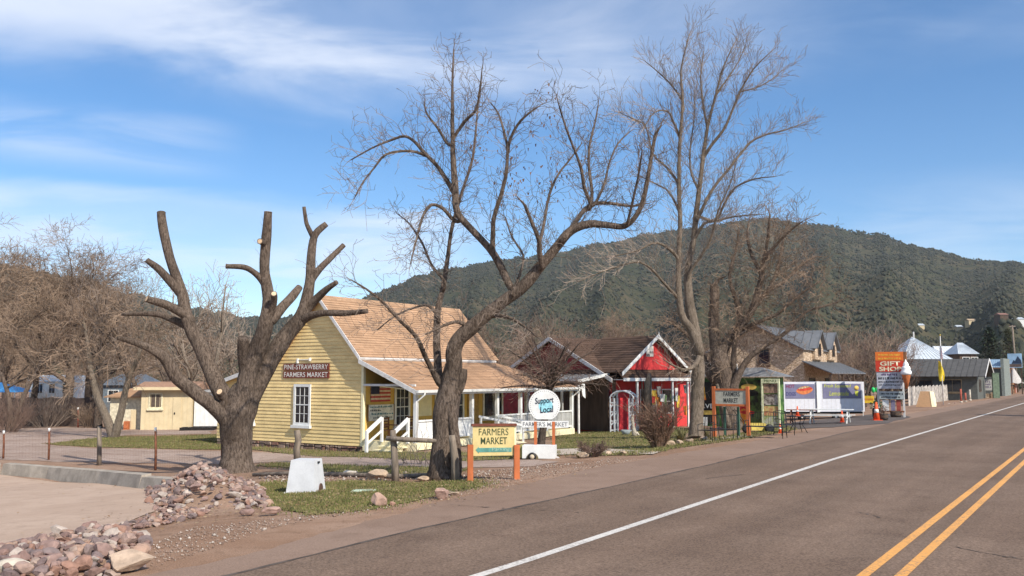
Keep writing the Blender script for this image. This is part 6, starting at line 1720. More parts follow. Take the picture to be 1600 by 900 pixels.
# ------------------------------------------------------------------ white well cover and its neighbours
p = gp(478, 769); k_ = p.y / F
f = bearing(p, 8)
wc = Thing('well_cover', 'white tapered box cover standing on the grass', 'box', p)
w0, w1, h_ = 23 * k_, 18 * k_, 50 * k_
wc.part('cover', MB(f).frustum((0, 0), (w0, w0), (w1, w1), .03, h_), mat('white_fibreglass', (0.58, 0.58, 0.59), .5, .05, 4, fine=.05))
wc.part('flange', MB(f).box(-w0 - .05, w0 + .12, -w0 - .12, w0 + .05, 0, .03), WHITE)
nm = Vector((0, -1, .12)).normalized()
hole = MB(f.sub(.04, -w0 + .005, .05, z=(0, -1, 0), y=(0, 0, 1)))
hole.prism([(.13 * math.cos(a), .15 * math.sin(a), -.02) for a in [math.pi * i / 10 for i in range(11)]], (0, 0, .03)); wc.part('access_hole', hole, mat('rusty_hole', (0.10, 0.055, 0.04)))
wc.part('latch', MB(f).box(-.05, .05, -w1 - .035, -w1 + .02, h_ - .085, h_ - .045), BLACK)
th = Thing('stump_post', 'weathered wooden post standing behind the white well cover', 'post', gp(465, 722))
b_ = gp(465, 722); th.part('shaft', MB().tube([b_ - UP * .05, at(463, 700, b_.y), at(466, 688, b_.y), at(464, 672, b_.y)], [5.5 * b_.y / F, 5 * b_.y / F, 5.3 * b_.y / F, 4.4 * b_.y / F], 9, rough=.08, rng=rt), PWOOD)
p = gp(570, 769); tag(link('valve_lid', MB(Fr(p)).box(-.28, .28, -.16, .16, 0, .035).frustum((0, 0), (.24, .13), (.22, .11), .036, .05).mesh('valve_lid', p), mat('pale_green_plastic', (0.42, 0.50, 0.38)), None, p), 'flat pale green valve lid lying in the grass', 'lid')

# ------------------------------------------------------------------ rough rail fence remains
rf2 = Thing('rail_fence', 'old split rail fence remnant in front of the porch steps', 'fence', gp(618, 752))
b_ = gp(618, 752); k_ = b_.y / F
rf2.part('post', MB().tube([b_ - UP * .05, at(617, 720, b_.y), at(615, 690, b_.y), at(614, 672, b_.y)], [6.4 * k_, 5.6 * k_, 5.2 * k_, 4.4 * k_], 9, rough=.07, rng=rt), PWOOD)
b2 = gp(712, 752); rf2.part('post', MB().tube([b2 - UP * .05, at(711, 720, b2.y), at(707, 690, b2.y), at(706, 680, b2.y)], [6.8 * k_, 6 * k_, 5.2 * k_, 4.6 * k_], 9, rough=.07, rng=rt), PWOOD)
rf2.part('rail', MB().tube([at(604, 685, b_.y - .15), at(640, 687, b_.y - .2), at(680, 689, b_.y - .3), at(712, 690, b_.y - .2)], [4 * k_, 4 * k_, 3.6 * k_, 3.4 * k_], 7, rough=.08, rng=rt), PWOOD)
lg = [gp(u, v) + UP * .06 for u, v in ((395, 745), (460, 743), (540, 745), (620, 748), (690, 745))]
single('fallen_rail', 'long dark log rail lying on the ground behind the white well cover', 'log', MB().tube(lg, [.05, .07, .06, .06, .05], 7, rough=.08, rng=rt), PWOOD, lg[0])
br = MB()
for i in range(14):
    a = gp(650 + rt.uniform(-22, 22), 726); grow(br, rt, a, Vector((rt.uniform(-.7, .7), rt.uniform(-.5, .3), 1)), rt.uniform(.5, 1.1), .012, 0, PR_S)
tag(link('brush_tangle', br.mesh('brush_tangle', gp(650, 726)), TWIG_A, None, gp(650, 726)), 'tangle of bare brush beside the crooked trunk', 'brush', kind='stuff')

# ------------------------------------------------------------------ market signs
def sign_frame(u, v, turn):
    p = gp(u, v); a = math.atan2(p.x, p.y); return Fr(p, Vector((math.cos(a + turn), -math.sin(a + turn), 0)), Vector((-math.sin(a + turn), -math.cos(a + turn), 0)))   # y towards us
SIGNY = mat('yellow_signboard', (0.60, 0.47, 0.21), .7, .08, 5)
f = sign_frame(771, 751, -.12); k_ = f.o.y / F
sg = Thing('parking_sign', 'yellow painted market sign with teal arrow on two orange posts', 'sign', f.o)
for x, top_ in ((-36 * k_, 55), (36 * k_, 54)): sg.part('post', MB(f).box(x - 4.3 * k_, x + 4.3 * k_, -.05, .08, -.1, top_ * k_), ORANGE)
bo = sg.part('board', MB(f).box(-32.5 * k_, 32.5 * k_, -.03, .02, 38 * k_, 83 * k_), SIGNY)
sg.part('board_edge', MB(f).box(32.5 * k_, 35.5 * k_, -.12, .0, 38 * k_, 83 * k_), CREAM, bo); sg.part('cap', MB(f).box(-34 * k_, 36 * k_, -.14, .05, 83 * k_, 86.5 * k_), mat('brown_cap', (0.16, 0.05, 0.03)), bo)
GREENL = mat('dark_green_paint', (0.045, 0.07, 0.03), .7)
sg.text('lettering', 'FARMERS', GREENL, Fr(f(-23 * k_, .022, 69 * k_), f.x, f.y, UP), 46 * k_, 10.5 * k_, bo, .003, 0, .0)
sg.text('lettering', 'MARKET', GREENL, Fr(f(-20 * k_, .022, 55.5 * k_), f.x, f.y, UP), 41 * k_, 10.5 * k_, bo, .003, 0, .01)
sg.part('arrow', MB(f).prism([(-28 * k_, .021, 47 * k_), (-23 * k_, .021, 52 * k_), (-23 * k_, .021, 50 * k_), (28 * k_, .021, 50 * k_), (28 * k_, .021, 43.5 * k_), (-23 * k_, .021, 43.5 * k_), (-23 * k_, .021, 41.5 * k_)], (0, .006, 0)), mat('teal_paint', (0.10, 0.26, 0.22)), bo)
sg.text('lettering', 'Parking', mat('pale_teal_paint', (0.30, 0.45, 0.36)), Fr(f(-3 * k_, .03, 43.8 * k_), f.x, f.y, UP), 28 * k_, 6.8 * k_, bo, .003, .2)
# round sign
f = sign_frame(851, 716, .05); k_ = f.o.y / F
rsn = Thing('round_sign', 'white round sign over a lettered board on orange posts', 'sign', f.o)
for x in (-14 * k_, 14 * k_): rsn.part('post', MB(f).box(x - 2.2 * k_, x + 2.2 * k_, -.05, .05, -.05, 56 * k_), ORANGE)
fc = f.sub(0, 0, 81 * k_, z=(0, 1, 0), y=(0, 0, 1))
n = 40; R_ = 24.5 * k_
disc = MB(f); disc.prism([(R_ * math.cos(6.2832 * i / n), -.02, 81 * k_ + max(R_ * math.sin(6.2832 * i / n), -21.5 * k_)) for i in range(n)], (0, .05, 0))
dk = rsn.part('disc', disc, WHITE)
bl = MB(f); bl.prism([((2 + 11 * math.cos(6.2832 * i / n)) * k_, .031, (80 + 10.5 * math.sin(6.2832 * i / n)) * k_) for i in range(n)], (0, .003, 0)); rsn.part('blue_spot', bl, mat('sky_blue_paint', (0.28, 0.58, 0.66)), dk)
NAVYL = mat('navy_lettering', (0.012, 0.022, 0.045))
f2 = Fr(f(0, 0, 81 * k_), (f.x + UP * .09).normalized(), f.y, (UP - f.x * .09).normalized())
rsn.text('lettering', 'Support', NAVYL, Fr(f2(-14 * k_, .036, 0), f2.x, f2.y, f2.z), 29 * k_, 12.5 * k_, dk, .003, .15, .018)
rsn.text('lettering', 'Local', NAVYL, Fr(f2(-7.5 * k_, .036, -11.5 * k_), f2.x, f2.y, f2.z), 21 * k_, 10 * k_, dk, .003, .15, .018)
for i in range(44):
    a = 6.2832 * i / 44
    if math.sin(a) > -.8: rsn.part('rim_dash', MB(f).box((22 * math.cos(a) - .5) * k_, (22 * math.cos(a) + .5) * k_, .03, .033, (81 + 22 * math.sin(a) - .4) * k_, (81 + 22 * math.sin(a) + .4) * k_), mat('grey_lettering', (0.16, 0.16, 0.17)), dk)
bd = rsn.part('name_board', MB(f).box(-35 * k_, 37 * k_, -.02, .04, 47 * k_, 57 * k_), WHITE)
rsn.text('lettering', "FARMER'S MARKET", mat('grey_lettering', (0.16, 0.16, 0.17)), Fr(f(-33.5 * k_, .041, 48.7 * k_), f.x, f.y, UP), 69 * k_, 6.6 * k_, bd, .003, 0, .012)
# cart under it
f = sign_frame(838, 718, .12); k_ = f.o.y / F
ct = Thing('utility_cart', 'small white two wheeled cart parked beneath the round sign', 'cart', f.o)
ct.part('box', MB(f).box(-22 * k_, 29 * k_, -.55, 0, 1.5 * k_, 21 * k_), WHITE)
ct.part('end_panel', MB(f).box(-27 * k_, -22.2 * k_, -.6, -.1, 2 * k_, 21 * k_), mat('olive_panel', (0.30, 0.27, 0.08)))
fd = MB(f); fd.prism([((-6 + 9.5 * math.cos(a)) * k_, .0, (0.5 + 10 * math.sin(a)) * k_) for a in [math.pi * i / 10 for i in range(11)]], (0, .03, 0)); ct.part('wheel_arch', fd, mat('olive_brown', (0.16, 0.13, 0.07)))
wl = MB(f.sub(-6 * k_, .045, 4.5 * k_, z=(0, 1, 0), y=(0, 0, 1))); wl.lathe((0, 0, 0), [(4 * k_, -.05), (6.2 * k_, -.05), (6.5 * k_, 0), (6.2 * k_, .05), (4 * k_, .05)], 20); w_ = ct.part('wheel', wl, BLACK)
hb = MB(f.sub(-6 * k_, .09, 4.5 * k_, z=(0, 1, 0), y=(0, 0, 1))); hb.lathe((0, 0, 0), [(3.6 * k_, 0), (3.6 * k_, .015), (1 * k_, .03)], 16); ct.part('hub', hb, mat('tan_hub', (0.5, 0.42, 0.3)), w_)
ct.part('hitch', MB(f).bar((29 * k_, -.25, 4 * k_), (34 * k_, -.25, 1 * k_), .05), GREYW)
# second market sign
f = sign_frame(1143, 683, .35); k_ = f.o.y / F
s2 = Thing('hanging_market_sign', 'grey market sign framed between two tall orange posts by the paving slab', 'sign', f.o)
for x in (-25.5 * k_ / .94, 25.5 * k_ / .94): s2.part('post', MB(f).box(x - 2.3 * k_, x + 2.3 * k_, -.06, .06, -.1, 78 * k_), ORANGE)
for z in (47.5, 71.5): s2.part('rail', MB(f).box(-24.6 * k_, 24.6 * k_, -.04, .04, z * k_, (z + 3) * k_), ORANGE)
bo = s2.part('board', MB(f).box(-24.4 * k_, 24.4 * k_, -.02, .02, 50.6 * k_, 71.4 * k_), mat('grey_signboard', (0.38, 0.37, 0.31), .7, .12, 9))
s2.text('lettering', 'FARMERS', INK, Fr(f(-11 * k_, .021, 62.5 * k_), f.x, f.y, UP), 26 * k_, 7 * k_, bo, .003, 0, .015)
s2.text('lettering', 'MARKET', INK, Fr(f(-11 * k_, .021, 52.8 * k_), f.x, f.y, UP), 23 * k_, 7 * k_, bo, .003, 0, .015)
for x in (-15, 7): s2.part('brace', MB(f).box(x * k_, (x + 3) * k_, -.3, -.2, -.02, 46 * k_), mat('green_paint', (0.05, 0.12, 0.08)))

# ------------------------------------------------------------------ in front of the red cottage
f = sign_frame(973, 675, .25); k_ = f.o.y / F
ab = Thing('garden_arbor', 'white lattice garden arch in front of the red cottage door', 'arbor', f.o)
LATT = mat('grey_white_lattice', (0.55, 0.56, 0.58))
for x in (-16.5, 13):
    for y in (-.35, .35):
        for dx in (0, 6.5): ab.part('upright', MB(f).box((x + dx) * k_ - .03, (x + dx) * k_ + .03, y - .03, y + .03, -.05, 52 * k_), LATT)
        for i in range(7): ab.part('lattice', MB(f).bar((x * k_, y, (3 + i * 7) * k_), ((x + 6.5) * k_, y, (9.5 + i * 7 if i % 2 else 3 + i * 7) * k_), .025, .07), LATT)
for y in (-.35, .35):
    ab.part('arch', MB(f).tube([f(19 * k_ * math.cos(a) + 1.5 * k_, y, (50 + 13 * math.sin(a)) * k_) for a in [math.pi * i / 12 for i in range(13)]], [.045] * 13, 6), LATT)
for i in range(1, 8):
    a = math.pi * i / 8; ab.part('cross_bar', MB(f).bar((19 * k_ * math.cos(a) + 1.5 * k_, -.35, (50 + 13 * math.sin(a)) * k_), (19 * k_ * math.cos(a) + 1.5 * k_, .35, (50 + 13 * math.sin(a)) * k_), .03, .05), LATT)
b_ = gp(1014, 672); k_ = b_.y / F
cs = Thing('carved_stump', 'tall bare carved tree stump before the red cottage front', 'stump', b_)
cs.part('stem', MB().tube([b_ - UP * .05, at(1013, 640, b_.y), at(1012, 610, b_.y), at(1014, 590, b_.y), at(1015, 583, b_.y)], [7.5 * k_, 7 * k_, 6 * k_, 4.5 * k_, 2 * k_], 10, rough=.1, rng=rt), BARK_C)
for dx, z0, z1 in ((-9, 640, 588), (-5, 630, 592)): cs.part('side_stem', MB().tube([at(1013 + dx * .3, z0, b_.y), at(1013 + dx, (z0 + z1) / 2, b_.y), at(1013 + dx * 1.2, z1, b_.y)], [3 * k_, 2 * k_, 1 * k_], 7, rough=.1, rng=rt), BARK_B)
b_ = gp(992, 682); k_ = b_.y / F
dr_ = Thing('driftwood', 'pale twisted driftwood stump standing on the cottage lawn', 'driftwood', b_)
dr_.part('stem', MB().tube([b_ - UP * .03, at(990, 668, b_.y), at(988, 655, b_.y), at(989, 648, b_.y)], [5 * k_, 2.6 * k_, 2.2 * k_, 1 * k_], 8, rough=.12, rng=rt), PALER); dr_.part('root', MB().tube([b_, at(996, 676, b_.y), at(999, 681, b_.y - .1)], [3 * k_, 2 * k_, 1 * k_], 6), PALER)
p = gp(978, 680); k_ = p.y / F; tag(link('garden_bowl', MB(Fr(p)).lathe((0, 0, 0), [(3 * k_, 0), (6 * k_, 3 * k_), (8 * k_, 8 * k_), (7.2 * k_, 8 * k_), (4 * k_, 4 * k_)], 16).mesh('garden_bowl', p), mat('grey_stoneware', (0.25, 0.29, 0.30)), None, p), 'round grey stoneware bowl on the lawn under the garden arch', 'bowl')
def bush(name, label, u, v, hpx, wpx, m_, stems, seed, prm, L=.45, cat='bush'):
    b_ = gp(u, v); k_ = b_.y / F; rng = random.Random(seed); mb_ = MB(); st = MB()
    for i in range(stems):
        a, r_ = rng.uniform(0, 6.28), rng.random() ** .5
        d = Vector((math.cos(a) * r_ * wpx / hpx * .75, math.sin(a) * r_ * wpx / hpx * .75, 1)).normalized()
        h = hpx * k_ * rng.uniform(.65, 1.05); s = b_ + Vector((math.cos(a), math.sin(a), 0)) * r_ * wpx * k_ * .2
        P, R = smooth_path([s - UP * .05, s + d * h * .5, s + d * h + Vector((rng.gauss(0, .08), rng.gauss(0, .08), 0))], [.02, .014, .006], 3)
        st.tube(P, R, 4, cap=False); twigs_on(mb_, rng, P, R, h * .11, h * L, prm, .2, .3, 1, .5, .009)
    t = Thing(name, label, cat, b_); t.part('stems', st, m_, kind='stuff'); t.part('twigs', mb_, m_, kind='stuff'); return t
PBU = dict(seg=[3, 3, 2], sides=[3, 3, 3], kids=[4, 3], wander=0.18, lift=0.08, rmin=0.0055, angle=(.25, .8), ratio=(.45, .75))
bush('brown_bush', 'dense upright brown leafless bush at the corner of the cottage lawn', 1029, 700, 62, 46, mat('bush_brown', (0.205, 0.125, 0.085), .9, .25, 3), 70, 5, PBU, .3)
bush('twiggy_shrub', 'low twiggy brown shrub in the flower bed by the garden path', 925, 714, 20, 34, TWIG_R, 26, 6, PBU, .5)
bush('twiggy_shrub', 'grey brush below the dark fence, left of the big pale trunk', 72, 668, 42, 70, TWIG_A, 34, 7, PBU, .5)
bush('twiggy_shrub', 'dark brush overhanging the drive below the blue canopy', 8, 676, 48, 80, TWIG_R, 34, 8, PBU, .5)
bush('twiggy_shrub', 'brown brush right of the red steel post under the left trees', 140, 668, 34, 40, TWIG_B, 22, 9, PBU, .5)
def yucca(label, u, v, hpx, n, m_, seed):
    b_ = gp(u, v); k_ = b_.y / F; rng = random.Random(seed); mb_ = MB()
    for i in range(n):
        a, el = rng.uniform(0, 6.28), rng.uniform(.2, 1.4); d = Vector((math.cos(a) * math.cos(el), math.sin(a) * math.cos(el), math.sin(el))); L = hpx * k_ * rng.uniform(.6, 1.0)
        s = d.cross(UP).normalized() * .022; e = b_ + d * L - UP * L * .15 * math.cos(el); mid = b_ + d * L * .5
        mb_.add([b_ - s * .7, b_ + s * .7, mid + s, e, mid - s], [(0, 1, 2, 4), (4, 2, 3)], raw=True)
    tag(link('yucca', mb_.mesh('yucca', b_), m_, None, b_), label, 'yucca')
YUC = mat('yucca_leaf', (0.16, 0.17, 0.07), .7, .3, 4, col2=(0.32, 0.26, 0.13))
yucca('spiky yucca with greenish tan leaves beside the tall slender tree', 1064, 690, 28, 150, YUC, 1); yucca('smaller spiky yucca behind the black garden chair', 1104, 684, 20, 90, YUC, 2); yucca('low spiky plant in the flower bed by the round tan stone', 905, 716, 13, 60, YUC, 3)

# ------------------------------------------------------------------ wrought iron furniture, cones
def iron_chair(label, u, v, turn, wide=.6, name='iron_chair', cat='chair', mesh=True):
    f = sign_frame(u, v, turn); t = Thing(name, label, cat, f.o); w = wide / 2
    t.part('seat', MB(f).box(-w, w, -.25, .25, .42, .445), BLACK)
    for x in (-w, w):
        t.part('front_leg', MB(f).tube([f(x, .25, 0), f(x, .25, .43), f(x, .25, .64)], [.014] * 3, 6), BLACK); t.part('rear_leg', MB(f).tube([f(x, -.33, 0), f(x, -.25, .43), f(x * .95, -.32, .95)], [.014] * 3, 6), BLACK)
        t.part('arm', MB(f).tube([f(x, .25, .64), f(x, 0, .67), f(x, -.27, .65)], [.014] * 3, 6), BLACK)
    t.part('back_rail', MB(f).tube([f(-w * .95, -.32, .95), f(0, -.33, 1.0), f(w * .95, -.32, .95)], [.014] * 3, 6), BLACK)
    n = max(4, int(wide / .1))
    for i in range(1, n): t.part('back_spindle', MB(f).tube([f(-w + wide * i / n, -.26, .45), f(-w * .95 + wide * .95 * i / n, -.32, .96)], [.007, .007], 4), BLACK)
iron_chair('black iron garden chair between the tall slender tree and market sign', 1107, 690, .5)
iron_chair('long black iron bench beside the tall menu panel', 1196, 684, .3, 1.5, 'iron_bench', 'bench')
iron_chair('black iron chair drawn up to the iron table', 1226, 680, -.6)
iron_chair('black iron chair behind the orange posted market sign', 1131, 688, .3, .9)
f = sign_frame(1247, 676, 0); t = Thing('iron_table', 'round black iron table with a small cone on it', 'table', f.o)
t.part('top', MB(f).lathe((0, 0, .68), [(.5, 0), (.52, .015), (.5, .03)], 20), BLACK)
for i in range(4):
    a = i * 1.571 + .4; t.part('leg', MB(f).tube([f(.42 * math.cos(a), .42 * math.sin(a), 0), f(.2 * math.cos(a), .2 * math.sin(a), .35), f(.36 * math.cos(a), .36 * math.sin(a), .69)], [.015] * 3, 6), BLACK)
CONE, CBAND = mat('cone_orange', (0.72, 0.10, 0.03), .6, .05), mat('cone_white', (0.7, 0.68, 0.64))
def cone(label, p, h):
    t = Thing('traffic_cone', label, 'traffic cone', p, None); f = Fr(p)
    t.part('base', MB(f).box(-.24 * h, .24 * h, -.24 * h, .24 * h, 0, .04 * h), CONE); t.part('body', MB(f).lathe((0, 0, 0), [(.18 * h, .04 * h), (.05 * h, h)], 14), CONE); t.part('band', MB(f).lathe((0, 0, 0), [(.135 * h, .42 * h), (.105 * h, .62 * h)], 14), CBAND)
cone('small orange cone standing on the round iron table', f(0, 0, .71), .42)
cone('orange cone on the asphalt beside the white picnic table', gp(1316, 660), .62); cone('orange cone in the drive behind the dark barrel', gp(1370, 657), 1.0); cone('low red cone on the grass below the menu panel', gp(1219, 677), .42)
p = gp(1180, 676); f = Fr(p); t = Thing('yellow_mower', 'yellow mower body parked behind the iron bench', 'mower', p)
t.part('deck', MB(f).frustum((0, 0), (.55, .4), (.4, .28), .12, .42), mat('mower_yellow', (0.42, 0.31, 0.05), .6))
for x in (-.5, .5): t.part('wheel', MB(f.sub(x, -.48, .2, z=(0, -1, 0), y=(0, 0, 1))).lathe((0, 0, 0), [(.08, -.05), (.2, -.05), (.2, .05), (.08, .05)], 14), BLACK)
t.part('handle', MB(f).tube([f(-.5, .2, .45), f(-.9, .3, 1.0), f(-.9, -.3, 1.0), f(-.5, -.2, .45)], [.016] * 4, 6), BLACK)

def picnic(label, u, v, turn, m_, L=1.7):
    f = sign_frame(u, v, turn); t = Thing('picnic_table', label, 'picnic table', f.o)
    for i in range(4): t.part('top_board', MB(f).box(-L / 2, L / 2, -.36 + i * .18, -.20 + i * .18, .72, .755), m_)
    for y in (-.72, .72):
        for d in (0, .14): t.part('seat_board', MB(f).box(-L / 2, L / 2, y - .13 + d, y - .01 + d, .43, .46), m_)
    for x in (-L / 2 + .25, L / 2 - .25):
        t.part('leg', MB(f).bar((x, -.62, 0), (x, -.18, .72), .05, .09), m_); t.part('leg', MB(f).bar((x, .62, 0), (x, .18, .72), .05, .09), m_); t.part('cross_bar', MB(f).bar((x, -.72, .40), (x, .72, .40), .05, .08), m_)
picnic('long white picnic table in front of the lemonade banner', 1297, 662, .15, WHITE, 2.3); picnic('weathered brown picnic table below the hot dog banner', 1252, 662, .1, mat('brown_table', (0.22, 0.10, 0.07)), 1.5)

# ------------------------------------------------------------------ gift shop sign with ice cream cone
f = sign_frame(1394, 652, .1); k_ = f.o.y / F
gs = Thing('gift_sign', 'tall orange and red gift shop sign with message panels on posts', 'sign', f.o)
for x in (-19, 17.5): gs.part('post', MB(f).box((x - 1.3) * k_, (x + 1.3) * k_, -.12, .0, -.05, 101 * k_), GREYW)
top_ = gs.part('top_panel', MB(f).box(-20.5 * k_, 19.5 * k_, .0, .16, 87.5 * k_, 101 * k_), mat('sign_orange', (0.72, 0.17, 0.03), .6, .06))
mid_ = gs.part('red_panel', MB(f).box(-20.5 * k_, 19.5 * k_, .0, .15, 70 * k_, 87.3 * k_), mat('sign_red', (0.58, 0.05, 0.025), .6, .06)); gs.part('side_edge', MB(f).box(19.5 * k_, 23.5 * k_, -.5, .10, 70 * k_, 100.6 * k_), mat('brown_edge', (0.20, 0.09, 0.04)))
CR = mat('cream_lettering', (0.75, 0.66, 0.45))
gs.text('lettering', 'GIFT', CR, Fr(f(-14 * k_, .155, 79.3 * k_), f.x, f.y, UP), 29 * k_, 7 * k_, mid_, .004, 0, .03); gs.text('lettering', 'SHOP', CR, Fr(f(-15.5 * k_, .155, 71 * k_), f.x, f.y, UP), 32 * k_, 7 * k_, mid_, .004, 0, .03)
rb = random.Random(12)
def scribble(par, x0, x1, z, h, d, m_):
    """writing too small to read: a row of letter-sized strokes"""
    mb_ = MB(f); x = x0
    while x < x1:
        w = rb.uniform(.8, 1.9); mb_.box(x * k_, (x + w) * k_, d, d + .005, (z + rb.uniform(0, .25) * h) * k_, (z + h * rb.uniform(.75, 1)) * k_); x += w + rb.choice((.5, .5, .6, 1.6))
    gs.part('lettering', mb_, m_, par, kind='stuff')
scribble(top_, -16, 15, 94.5, 3.6, .161, mat('sign_yellow', (0.75, 0.42, 0.06))); scribble(top_, -16, 15, 89.2, 3.2, .161, mat('sign_yellow', (0.75, 0.42, 0.06)))
me_ = gs.part('message_panel', MB(f).box(-19.5 * k_, 17.5 * k_, .0, .12, 44 * k_, 69.8 * k_), mat('grey_white_panel', (0.48, 0.49, 0.53)))
for z, h, m_ in ((64, 3.8, mat('purple_ink', (0.12, 0.06, 0.15))), (58, 4.2, INK), (53.2, 2.6, INK), (48.5, 2.4, INK)): scribble(me_, -13 if z == 64 else -17.5, 9 if z == 64 else 16, z, h, .121, m_)
lo_ = gs.part('lower_panel', MB(f).box(-17 * k_, 18.5 * k_, .0, .12, 28 * k_, 40 * k_), mat('grey_panel', (0.36, 0.40, 0.40))); scribble(lo_, -14, 17, 34.5, 3.4, .121, INK); scribble(lo_, -14, 12, 29.5, 3, .121, INK)
gs.part('base_rail', MB(f).box(-19 * k_, 18 * k_, -.1, .02, 8 * k_, 10 * k_), RUST)
for x, w, c in ((-13, 9, WHITE), (-1, 6, mat('violet_grey', (0.2, 0.18, 0.26))), (7, 6, mat('dull_red', (0.32, 0.07, 0.05)))): gs.part('leaflet_panel', MB(f).box(x * k_, (x + w) * k_, .0, .05, 10.2 * k_, 26.5 * k_), c)
ic = Thing('ice_cream_figure', 'giant white soft ice cream in an orange cone fixed beside the gift sign', 'sign', f(24 * k_, .3, 42 * k_))
fi = f.sub(23.5 * k_, .42, 0)
ic.part('cone', MB(fi).lathe((0, 0, 0), [(1.6 * k_, 44 * k_), (6.4 * k_, 65 * k_), (6.8 * k_, 66.5 * k_), (4 * k_, 66.5 * k_)], 16), mat('waffle_orange', (0.55, 0.17, 0.06)))
ic.part('swirl', MB(fi).lathe((0, 0, 0), [(7 * k_, 65.5 * k_), (8 * k_, 68 * k_), (7.6 * k_, 71 * k_), (6 * k_, 72.5 * k_), (6.6 * k_, 75 * k_), (5.6 * k_, 78 * k_), (3.8 * k_, 79 * k_), (4.2 * k_, 81 * k_), (3 * k_, 84 * k_), (1.8 * k_, 85 * k_), (.4 * k_, 89 * k_)], 18), mat('ice_cream_white', (0.82, 0.82, 0.83), .5, .02))
ic.part('bracket', MB(f).box(17 * k_, 23 * k_, .05, .4, 58 * k_, 60 * k_), RUST)
def barrel(label, u, v, hpx, rpx, m_, plant_m=None):
    p = gp(u, v); k_ = p.y / F; f = Fr(p); t = Thing('barrel_planter', label, 'planter', p)
    t.part('barrel', MB(f).lathe((0, 0, 0), [(rpx * .85 * k_, 0), (rpx * 1.03 * k_, hpx * .5 * k_), (rpx * .95 * k_, hpx * k_), (rpx * .8 * k_, hpx * k_)], 16), m_)
    for z in (.25, .78): t.part('hoop', MB(f).lathe((0, 0, 0), [(rpx * 1.04 * k_, z * hpx * k_), (rpx * 1.05 * k_, (z + .09) * hpx * k_)], 16), BLACK)
    if plant_m:
        mb_ = MB(); rng = random.Random(u)
        for i in range(160):
            a, el = rng.uniform(0, 6.28), rng.uniform(.1, 1.4); r_ = rpx * k_ * 1.5 * rng.random() ** .5; q = p + Vector((math.cos(a) * math.cos(el) * r_, math.sin(a) * math.cos(el) * r_, hpx * k_ + rng.uniform(0, 1.6) * rpx * k_)); w = .05
            mb_.add([q, q + Vector((rng.gauss(0, w), rng.gauss(0, w), rng.gauss(0, w))), q + Vector((rng.gauss(0, w), rng.gauss(0, w), rng.gauss(0, w)))], [(0, 1, 2)], raw=True)
        t.part('plant', mb_, plant_m, kind='stuff')
barrel('dark barrel with green shrub left of the gift sign posts', 1371, 655, 17, 7, DARK, mat('shrub_green', (0.05, 0.12, 0.045))); barrel('brown wooden half barrel in front of the gift sign', 1381, 657, 11, 6.5, WOODD, TWIG_R); barrel('dark wooden tub under the gift sign leaflets', 1400, 652, 9, 8, WOODD)
p = gp(1368, 648); k_ = p.y / F; f = Fr(p)
gb_ = Thing('green_balloons', 'two bright green balls on sticks above the dark barrel', 'ornament', f(0, 0, 0))
for x in (-2, 4): gb_.part('ball', MB(f).lathe((x * k_, 0, 38 * k_), [(.3 * k_, -4.4 * k_), (2.4 * k_, -3 * k_), (3 * k_, 0), (2.4 * k_, 3 * k_), (.3 * k_, 4.4 * k_)], 12), mat('bright_green', (0.03, 0.48, 0.12), .4)); gb_.part('stick', MB(f).tube([f(x * k_, 0, 0), f(x * k_, 0, 34 * k_)], [.012, .012], 5), BLACK)
f = sign_frame(1357, 650, 0); k_ = f.o.y / F
ys = Thing('yellow_notice', 'yellow notice board between the trailer and the dark barrel', 'sign', f.o); p_ = ys.part('board', MB(f).box(-9 * k_, 9 * k_, -.03, .03, 20 * k_, 31 * k_), mat('notice_yellow', (0.60, 0.38, 0.03)))
for x in (-8, 7): ys.part('post', MB(f).box(x * k_, (x + 1.2) * k_, -.06, -.03, 0, 31 * k_), GREYW)
gs_f = f; f = f; mb_ = MB(f); x = -7
while x < 7: mb_.box(x * k_, (x + 1.1) * k_, .03, .034, 24 * k_, 27 * k_); x += 1.9
ys.part('lettering', mb_, mat('notice_red', (0.4, 0.08, 0.02)), p_, kind='stuff')

# ------------------------------------------------------------------ by the grey shop
f = sign_frame(1446, 636, .3); k_ = f.o.y / F
ap = Thing('leaning_signboard', 'large tan leaning panel with white edge before the picket fence', 'panel', f.o)
ap.part('face', MB(f).prism([(-14 * k_, 0, 0), (9.5 * k_, 0, 0), (5.5 * k_, -.3, 24 * k_), (-8.5 * k_, -.3, 24 * k_)], (0, -.5, 0)), mat('peach_board', (0.60, 0.36, 0.19), .7, .05)); ap.part('edge', MB(f).prism([(9.6 * k_, .02, 0), (14 * k_, -.1, 0), (9 * k_, -.4, 23 * k_), (5.6 * k_, -.28, 24 * k_)], (0, -.4, 0)), CREAM)
b_ = gp(1474, 632); k_ = b_.y / F
fp = Thing('flag_pole', 'pale flag pole carrying a striped flag and a yellow banner', 'flagpole', b_)
fp.part('pole', MB().tube([b_, b_ + UP * 106 * k_], [.05, .035], 8), GREYW); fp.part('finial', MB(Fr(b_)).lathe((0, 0, 106 * k_), [(.02, 0), (.08, .08), (.02, .16)], 8), mat('gold', (0.5, 0.35, 0.08)))
def drape(u0, z0, z1, w0, w1, sd):
    mb_ = MB(); n, m_ = 8, 6; rng = random.Random(sd)
    for i in range(n + 1):
        for j in range(m_ + 1):
            t, s = i / n, j / m_; w = (w0 + (w1 - w0) * math.sin(math.pi * t * .8)) * k_
            mb_.v.append(b_ + Vector((u0 * k_ + s * w, .12 * math.sin(s * 7 + t * 3), (z0 + (z1 - z0) * t) * k_ - .15 * s * (1 - t))))
    for i in range(n):
        for j in range(m_): q = i * (m_ + 1) + j; mb_.f.append((q, q + 1, q + m_ + 2, q + m_ + 1)); mb_.sm.append(True)
    return mb_
